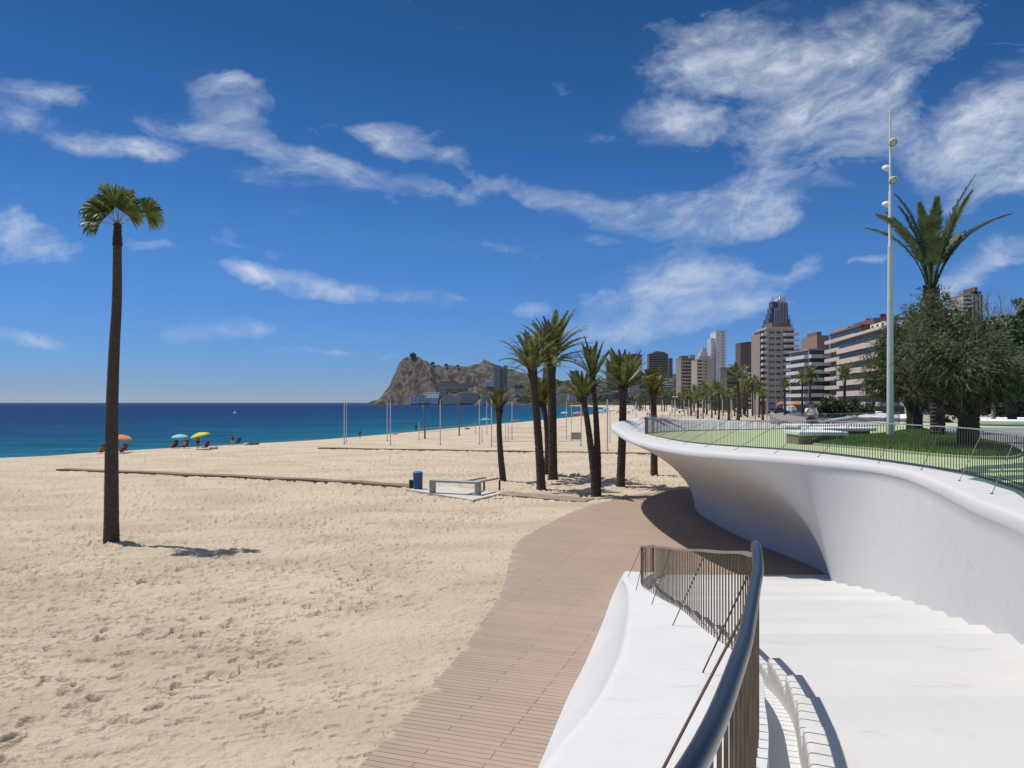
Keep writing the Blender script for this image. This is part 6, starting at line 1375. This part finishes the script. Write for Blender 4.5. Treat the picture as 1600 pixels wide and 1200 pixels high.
VR = []
VG = 'white houses under the headland'
def villa(name, label, px0, px1, pt_, pb, c, floors, roof=None, dome=False, group=VG):
    VR.append((px0, px1, pt_, pb)); p = on_hill((px0+px1)/2, pb); Y = p.y-8; w = wid(px0, px1, Y); z = H-(pb-629)/F*Y; h = (pb-pt_)/F*Y; c = tuple(min(.8, v*1.5) for v in c); b = Bld(name, label, Vector(((px0-800)/F*Y, Y, z)), 0, w, 14, h, wallm(c), floors, 0, group)
    b.win('F', .08, .92, .34, .70, cols=max(2, int(w/7)), gap=.6, frame=False)
    if roof: b.top(.1, .55, .1, .9, h*.22+1, wallm(roof))
    return b
def villas():
    st = (.22,.165,.12)
    b = villa('terrace_wall_building', 'long brown stepped building halfway up the headland', 680, 745, 599, 612, (.235,.155,.10), 2, (.2,.14,.1), group=None)
    for a in ((641,653,620,629,(.42,.42,.44),2,'white house at the left foot of the headland',None),(653.5,665,618,628,(.34,.34,.35),2,'grey white house second from the left under the headland',None),(667,686,613,621,(.50,.50,.52),2,'white two storey house under the left end of the brown building',None),(666,684,622,629.5,(.55,.56,.58),3,'white waterfront block with balconies under the headland',None),
        (691,719,619.5,629.5,(.33,.27,.19),3,'tan rounded block on the waterfront under the headland',(.32,.26,.18)),(720,748,615,628,(.23,.19,.15),3,'long brown waterfront block right of the tan rounded block',(.35,.33,.3)),(686,697,606.5,616,(.25,.22,.2),2,'grey tower house at the left end of the brown building',None),(752,767,620,629,(.28,.32,.40),2,'bluish waterfront house left of the short young palm',None),
        (758,779,595.5,602,(.62,.64,.66),2,'bright white modern villa below the twin tower',(.6,.6,.62)),(781,799,601,609,(.36,.32,.29),2,'pale villa right of the bright modern villa',None),(789,801,619.5,628,(.30,.31,.36),2,'grey blue waterfront house right of the short young palm',None),(804,818,609,614,(.34,.31,.27),2,'beige villa left of the slender palm crown',None),
        (867,876,615,627,(.50,.46,.38),3,'cream house right of the tallest palm trunk',(.45,.4,.32)),(872,880,605,611,(.48,.48,.46),2,'white hillside villa right of the tallest palm crown',None),(888,899,616.5,625,(.52,.47,.45),3,'pinkish white house left of the forked palm',(.4,.25,.2)),(930,938,608,613,(.58,.58,.58),2,'white villa just right of the forked palm',None),(940,952,606,612.5,(.20,.27,.30),2,'bluish glass fronted villa between the palms',None),
        (953,966,600.5,609,(.55,.55,.55),3,'white villa left of the broad palm trunk',(.5,.5,.5)),(978,999,601.5,607.5,(.60,.60,.61),2,'long white villa right of the broad palm trunk',None),(976,989,609,615,(.52,.52,.52),2,'white villa below the long white villa',(.45,.42,.4)),(998,1012,617,623,(.30,.19,.13),2,'rust roofed house low on the slope left of the bushy palm',(.3,.14,.09)),(1052,1062,593,606,(.24,.235,.235),3,'grey block right of the banded hotel',None),(915,926,618,625,(.33,.24,.19),2,'brownish house behind the forked palm stems',(.3,.15,.1)),(838,846,612,618,(.4,.38,.36),2,'pale house behind the slender palm trunk',None),(1000,1009,598,603,(.55,.54,.52),2,'small white villa at the right end of the villa row',None)):
        villa('villa', a[6], a[0], a[1], a[2], a[3], a[4], a[5], a[7])
    # twin tower
    Y = 1850; b = Bld('apartment_tower', 'tan twin tower standing on the slope right of the headland', Vector(((772-800)/F*Y, Y, 30)), 0, wid(772,780.5,Y), 16, hgt(571,Y,30), wallm((.34,.27,.21)), 15); b.win('F', .1, .22, .2, .85, frame=False); b.win('F', .5, .62, .2, .85, frame=False)
    b2 = MB(); b2.box(wid(772,780.9,Y), wid(772,786.5,Y), 3, 20, -3, hgt(573,Y,30)); b.part('link_block', b2, wallm((.14,.115,.095))); b2 = MB(); b2.box(wid(772,786.7,Y), wid(772,793,Y), 0, 17, -3, hgt(571,Y,30)); b.part('second_tower', b2, wallm((.30,.24,.19)))
    for k in (0,1): 
        w = MB(); w.box(wid(772,788+2.6*k,Y), wid(772,789+2.6*k,Y), -.1, .04, 0, hgt(573,Y,30)); b.part('window', w, M['dark_glass'])
    # signal house on the far hill and pines on the headland top
    p = Vector(((756-800)/F*BY, BY, 150)); t = MB(); t.lathe([(5,-10),(4,4),(4.4,5),(3,9),(.4,11)], 8, tuple(p)); o = t.build('lookout_tower', wallm((.14,.13,.12)), origin=tuple(p)); tag(o, 'tiny lookout tower on top of the far hill', 'tower')
villas()
def headland_trees():
    for i, (px, py, rp, lab) in enumerate(((645,554.5,3.6,'round dark pine clump on the very top of the headland'),(676,567.5,2.2,'small pine on the headland ridge right of the summit'),(697,570,2.0,'small pine in the middle of the headland ridge'),(715,571.5,1.6,'smallest pine at the right end of the headland ridge'))):
        Y = 2072; x = (px-800)/F*Y; z = float(hill_z(np.array([x]), np.array([Y]))[0]); c = at(px, py, Y); r = rp/F*Y
        round_tree('pine_tree', lab, (x, Y, min(z, c.z-r)), [(x, Y, c.z, r), (x+r*.8, Y, c.z-r*.3, r*.7), (x-r*.7, Y, c.z-r*.35, r*.6)], 26/ (r*r)*4, r*.28, 90+i, 'far_leaf', r*.12, 'pines on the headland ridge')
headland_trees()

def hill_woods():
    rnd = random.Random(40); mb = MB()
    for _ in range(900):
        px = rnd.uniform(795, 1125); py = rnd.uniform(596, 630)
        if px < 860 and py < 604: continue
        if any(a-6 < px < c+6 and t-2 < py < q+7 for a, c, t, q in VR): continue
        p = on_hill(px, py, 1405, 2200); r = rnd.uniform(3, 7.5)
        for k in range(26):
            v = Vector((rnd.gauss(0,1), rnd.gauss(0,1), abs(rnd.gauss(0,.8)))).normalized()*r*(.5+.5*rnd.random()); d = Vector((rnd.uniform(-1,1), rnd.uniform(-1,1), rnd.uniform(-.6,1))); w = d.cross(Vector((rnd.uniform(-1,1), rnd.uniform(-1,1), rnd.uniform(-1,1)))).normalized()*r*.22; d = d.normalized()*r*.45
            q = p+v+Vector((0,0,r*.3)); mb.add([q-w, q+w, q+d+w*.6, q+d-w*.6], [(0,1,2,3)])
    o = mb.build('hillside_woods', M['far_leaf']); tag(o, 'dark green scrub and pine woods covering the hillside between the villas', 'woods', kind='stuff')
hill_woods()

def grove():
    rnd = random.Random(61); mb = MB()
    for _ in range(330):
        px = rnd.uniform(995, 1200); Y = rnd.uniform(430, 520) if px < 1120 else rnd.uniform(370, 460); top = 612+8*math.sin(px*.09)+rnd.uniform(0, 20)
        c = at(px, top, Y); r = rnd.uniform(1.6, 3.2)
        for k in range(26):
            v = Vector((rnd.gauss(0,1), rnd.gauss(0,1), rnd.gauss(0,.9))).normalized()*r*(.4+.6*rnd.random()); d = Vector((rnd.uniform(-1,1), rnd.uniform(-1,1), rnd.uniform(-.8,1))); w = d.cross(Vector((rnd.uniform(-1,1), rnd.uniform(-1,1), rnd.uniform(-1,1)))).normalized()*r*.2; d = d.normalized()*r*.5
            q = c+v; mb.add([q-w, q+d*.5+w*.4, q+d, q+d*.5-w*.6], [(0,1,2,3)])
    for k in range(24):
        px = 1000+8.3*k; Y = 470; mb.tube([(( px-800)/F*Y, Y, 0), ((px-800)/F*Y+.3, Y, 8)], .25, 5)
    o = mb.build('roadside_woods', M['far_leaf']); tag(o, 'dark leafy mass of roadside trees below the high rises', 'woods', kind='stuff')
grove()

# ------------------------------------------------------------------ distant palms, posts, crowd and cars
def far_palms():
    protos = []
    for k, (nf, e0, L, dr) in enumerate(((26, .0, 2.6, .7), (22, .5, 2.0, .4), (34, -.5, 2.7, .9))):
        rnd = random.Random(100+k); root = thing('distant_palm', 'x', 'palm tree', (0,0,0)); h = (6.2, 4.2, 8.5)[k]
        tm = trunk_mesh([(0,0,-.3), (.08,.05,h*.5), (0,0,h)], .26, .18, 22, k, .3, 8); o = tm.build('trunk', M['palm_trunk']); o.parent = root
        cr = MB()
        for j in range(nf): f = (j+.5)/nf; add_frond(cr, (0,0,h), 2.4*j+rnd.uniform(-.3,.3), 1.45+(e0-1.45)*f, L*rnd.uniform(.85,1.1), dr*(.5+f), 14, .5, rnd, .085)
        o = cr.build('crown', M['frond']); o.parent = root; protos.append((root, h))
    used = [False]*3
    # px, base row, crown centre row, kind
    L1 = [(1090,656,628,1),(1098,655,630,1),(1112,653,620,0),(1123,656,612,0),(1139,657,622,1),(1153,658,592,0),(1158,652,625,1),(1168,652,604,2),(1176,650,606,2),(1186,652,608,2),(1192,657,622,1),(1075,648,618,0),(1062,646,622,0),(1050,645,616,2),(1085,645,610,2),(1100,646,606,2),(1104,648,614,0),(1118,648,606,2),(1068,644,612,2),(1038,643,618,0),(1130,650,616,2),(1148,650,612,2),(1162,648,612,0),(1025,641,622,0),(1015,640,621,0),(1080,650,622,1),(1180,648,600,2),(1164,650,598,2)]
    SH = {0:'medium palm in the distant grove on the far sand below the high rises', 1:'short bushy palm in the distant grove on the far sand below the high rises', 2:'tall dark palm in the distant grove at the back of the far sand'}
    def put(px, pb, pc, k, label, Y=None, group='distant palms below the high rises'):
        g = gp(px, pb, 0) if Y is None else Vector(((px-800)/F*Y, Y, prom_z(Y))); h = H+(629-pc)/F*g.y-g.z; root, h0 = protos[k]
        o = root if not used[k] else copy_tree(root); used[k] = True; s = h/h0; place(o, tuple(g), px*1.7, s, label, group)
    for px, pb, pc, k in L1: put(px, pb, pc, k, SH[k])
    SG = 'palms along the street behind the terrace'
    put(1226, 0, 606, 0, 'bushy street palm with a low full crown in front of the big tan tower', 150, SG); put(1266, 0, 588, 2, 'dark heavy street palm left of the clipped shrubs', 130, SG); put(1320, 0, 590, 0, 'thin street palm in front of the banded block', 118, SG); put(1364, 0, 607, 1, 'small street palm left of the lamp mast', 112, SG); put(1254, 0, 592, 2, 'second dark street palm beside the heavy one', 142, SG)
far_palms()
def far_posts():
    proto = None
    for px, pb in ((1054,652),(1069,650),(1076,651),(1098,657),(1129,660),(1143,654),(1153,654),(1180,657),(1199,656),(1213,652),(1035,650),(1050,648),(1143.5,648)):
        g = gp(px, pb, 0); h = H+(629-624.5)/F*g.y
        if proto is None:
            proto = thing('sports_post', 'white post in the distant row on the far sand above the terrace railing', 'post', (0,0,0), 'distant white posts beyond the terrace'); b = MB(); b.lathe([(.14,-.2),(.14,3.5),(.11,6.0)], 8); o = b.build('pole', M['pole_white']); o.parent = proto; c = proto
        else: c = copy_tree(proto)
        c.location = g; c.scale = (1,1,h/6.0)
    for px, py, lab in ((1129,618,'street lamp with twin white heads left of the white slab foot'),(1055,620,'street lamp with a white head left of the grove'),(1141,611,'taller street lamp right of the white slab foot')):
        Y = 330; p = Vector(((px-800)/F*Y, Y, 0)); h = H+(629-py)/F*Y; r = thing('street_lamp', lab, 'street lamp', tuple(p)); b = MB(); b.lathe([(.12,0),(.08,h)], 8, tuple(p)); b.build('pole', M['pole_grey'], r); b = MB()
        for s in (-.7,.7): b.lathe([(.05,h-.25),(.5,h-.1),(.5,h+.05),(.05,h+.2)], 10, (p.x+s, p.y, 0)); b.tube([(p.x,p.y,h-.05),(p.x+s,p.y,h+.02)], .05, 5)
        b.build('lamp_heads', M['white_paint'], r)
    p = at(1084, 640, 300); r = thing('beach_flag', 'small green flag on a pole among the distant palms', 'flag', (p.x, p.y, 0)); b = MB(); b.tube([(p.x,p.y,0),(p.x,p.y,8.6)], .06, 6); b.build('pole', M['pole_white'], r); f = MB(); f.loft([[(p.x+.1+1.2*i/8, p.y+.12*math.sin(i*.9), 5.2+3.2*j-.35*i/8) for j in (0,.5,1)] for i in range(9)], closed=False); f.build('cloth', paint('green_flag', (.015,.22,.13), .7), r, smooth=True)
far_posts()
def crowd():
    rnd = random.Random(9); cols = [(.55,.58,.62),(.12,.22,.5),(.5,.12,.1),(.6,.5,.15),(.7,.7,.7),(.10,.35,.45),(.35,.2,.4)]
    pr = {}
    for k, c in enumerate(cols):
        r = thing('beach_parasol', 'tiny distant parasol on the crowded far beach', 'parasol', (0,0,0), 'distant parasols on the far beach'); b = MB(); b.tube([(0,0,0),(0,0,2.1)], .03, 5); o = b.build('pole', M['pole_white']); o.parent = r; b = MB(); b.lathe([(1.25,1.75),(1.2,1.82),(.7,2.08),(.02,2.2)], 10); o = b.build('canopy', paint('far_canopy%d' % k, c, .8)); o.parent = r; pr[k] = [r, False]
    people = []
    for k, (sk, cl, pose) in enumerate((('tan_skin',(.02,.03,.06),STAND),('skin',(.3,.03,.03),STAND),('tan_skin',(.5,.5,.5),SIT))):
        o = person('tiny distant bather on the crowded far beach', (0,0,0), 0, pose, M[sk], None, (paint('trunks%d' % k, cl), False), group='distant bathers on the far beach', fine=False); people.append([o, False])
    def clone(rec):
        if not rec[1]: rec[1] = True; return rec[0]
        return copy_tree(rec[0])
    spots = []
    for _ in range(70): spots.append((rnd.uniform(938, 1012), rnd.uniform(636, 648)))
    for _ in range(36): spots.append((rnd.uniform(1010, 1170), rnd.uniform(637, 652)))
    for _ in range(26): spots.append((rnd.uniform(860, 960), rnd.uniform(633.2, 635.5)))
    for i, (px, py) in enumerate(spots):
        p = gp(px, py, 0)
        if float(shore_dist(np.array([p.x]), np.array([p.y]))[0]) < 4: continue
        p.z = sand_z(p.x, p.y)
        if i % 2 == 0 and not (px > 1030 and i % 4): o = clone(pr[rnd.choice([0,0,0,1,1,2,3,4,4,5,6])]); s = rnd.uniform(.9, 1.25)
        else: o = clone(people[rnd.randrange(3)]); s = 1.0
        place(o, tuple(p), rnd.uniform(0, 6.28), s)
    for r, u in list(pr.values())+people:
        if not u: place(r, tuple(gp(990, 641, 0)), 0)
crowd()
def vehicles():
    def car(label, px, py, rz, col, van=False):
        p = PP(px, py); r = thing('parked_van' if van else 'parked_car', label, 'van' if van else 'car', tuple(p), 'vehicles on the street behind the terrace'); r.rotation_euler = (0,0,rz); pm = mat('car_paint', col, .3, .05, 3, spec=.6)
        def part(nm, mb, m, par=None, sm=False): o = mb.build(nm, m, smooth=sm, angle=40 if sm else None); o.parent = par or r; return o
        L, W, Hh = (4.9, 1.95, 2.3) if van else (4.2, 1.75, 1.45); b = MB(); rg = []
        prof = [(-.5,.35,.62,.9),(-.48,.28,.75,.97),(-.3,.26,.82,1),(.0,.25,.85,1),(.3,.26,.84,1),(.47,.28,.72,.97),(.5,.34,.6,.9)] if not van else [(-.5,.35,1.1,.9),(-.47,.3,1.25,.97),(-.3,.28,1.3,1),(.3,.28,1.3,1),(.48,.3,1.3,.98),(.5,.34,1.2,.95)]
        for t, z0, z1, k in prof: w = W/2*k; rg.append([(w*.96,t*L,z0),(w,t*L,(z0+z1)/2),(w*.93,t*L,z1),(-w*.93,t*L,z1),(-w,t*L,(z0+z1)/2),(-w*.96,t*L,z0)])
        b.loft(rg, True, True); part('body', b, pm, None, True)
        c = MB(); cp = [(-.30,.84,.84,.9),(-.14,1.36,.84,.8),(.22,1.42,.85,.8),(.42,.86,.84,.88)] if not van else [(-.42,1.3,1.28,.93),(-.24,2.15,1.28,.85),(.46,2.25,1.28,.88),(.49,1.32,1.28,.93)]
        rg = [[(W/2*.9,t*L,zb),(W/2*k,t*L,zt),(-W/2*k,t*L,zt),(-W/2*.9,t*L,zb)] for t, zt, zb, k in cp]; c.loft(rg, True, True); part('cabin', c, pm if van else M['dark_glass'])
        g = MB(); a, e = cp[0], cp[1]; off = -.03; g.add([(-W/2*.78,a[0]*L+off+.08,a[1]+.1),(W/2*.78,a[0]*L+off+.08,a[1]+.1),(W/2*e[3]*.9,e[0]*L+off,e[1]-.08),(-W/2*e[3]*.9,e[0]*L+off,e[1]-.08)], [(0,1,2,3)]); part('windscreen', g, M['dark_glass'])
        for sx in (-1, 1):
            for t in (-.32, .32): w = MB(); w.lathe([(.12,-.1),(.30,-.1),(.32,-.05),(.32,.05),(.30,.1),(.12,.1)], 14); w.xform(Matrix.Translation((sx*W*.44, t*L, .32)) @ Matrix.Rotation(R(90), 4, 'Y')); part('wheel', w, paint('tyre', (.015,.015,.016), .8))
            h = MB(); h.lathe([(.10,-.03),(.12,.0),(.05,.04)], 10); h.xform(Matrix.Translation((sx*W*.36, -.5*L, .6 if not van else .85)) @ Matrix.Rotation(R(90), 4, 'X')); part('headlight', h, paint('headlight', (.7,.7,.68), .2))
    car('white van on the street left of the person in white', 1234, 645, R(12), (.65,.66,.68), True)
    car('silver car parked at the left end of the street', 1209, 645.5, R(75), (.36,.38,.40)); car('dark car parked beside the silver car', 1221, 646.5, R(70), (.05,.055,.065)); car('pale car beyond the silver car under the orange awning', 1219, 642.5, R(80), (.5,.5,.5))
    for px, Y, w, lab in ((1221,210,2.2,'orange canopy left of the bushy street palm'),(1245,190,3.0,'larger orange canopy right of the bushy street palm')):
        p = FLp(px, Y); r = thing('cafe_canopy', lab, 'canopy', tuple(p), 'orange cafe canopies'); b = MB(); z = H-(628-629)/F*Y-p.z; b.add([(-w/2,-w/2,z-.6),(w/2,-w/2,z-.6),(w/2,w/2,z-.6),(-w/2,w/2,z-.6),(0,0,z+.3),(-w/2,-w/2,z-.95),(w/2,-w/2,z-.95),(w/2,w/2,z-.95),(-w/2,w/2,z-.95)], [(0,1,4),(1,2,4),(2,3,4),(3,0,4),(0,5,6,1),(1,6,7,2),(2,7,8,3),(3,8,5,0)]); o = b.build('cloth', paint('orange_cloth', (.42,.15,.08), .8)); o.parent = r
        for sx in (-1,1):
            for sy in (-1,1): b = MB(); b.tube([(sx*w*.45, sy*w*.45, 0), (sx*w*.45, sy*w*.45, z-.6)], .05, 6); o = b.build('leg', M['dark_steel']); o.parent = r
vehicles()

# ------------------------------------------------------------------ sea air
def build_haze():
    mb = MB(); mb.box(-46000, 46000, -400, 46000, -9.5, 330); o = mb.build('haze'); tag(o, kind='stuff')
    m = bpy.data.materials.new('sea_air'); m.use_nodes = True; nt = m.node_tree; nt.nodes.clear(); out = nt.nodes.new('ShaderNodeOutputMaterial'); v = nt.nodes.new('ShaderNodeVolumePrincipled')
    v.inputs['Color'].default_value = (.80,.88,1,1); v.inputs['Density'].default_value = HAZE; v.inputs['Anisotropy'].default_value = .2; nt.links.new(v.outputs[0], out.inputs['Volume']); o.data.materials.append(m)
HAZE = 2.6e-5
build_haze()
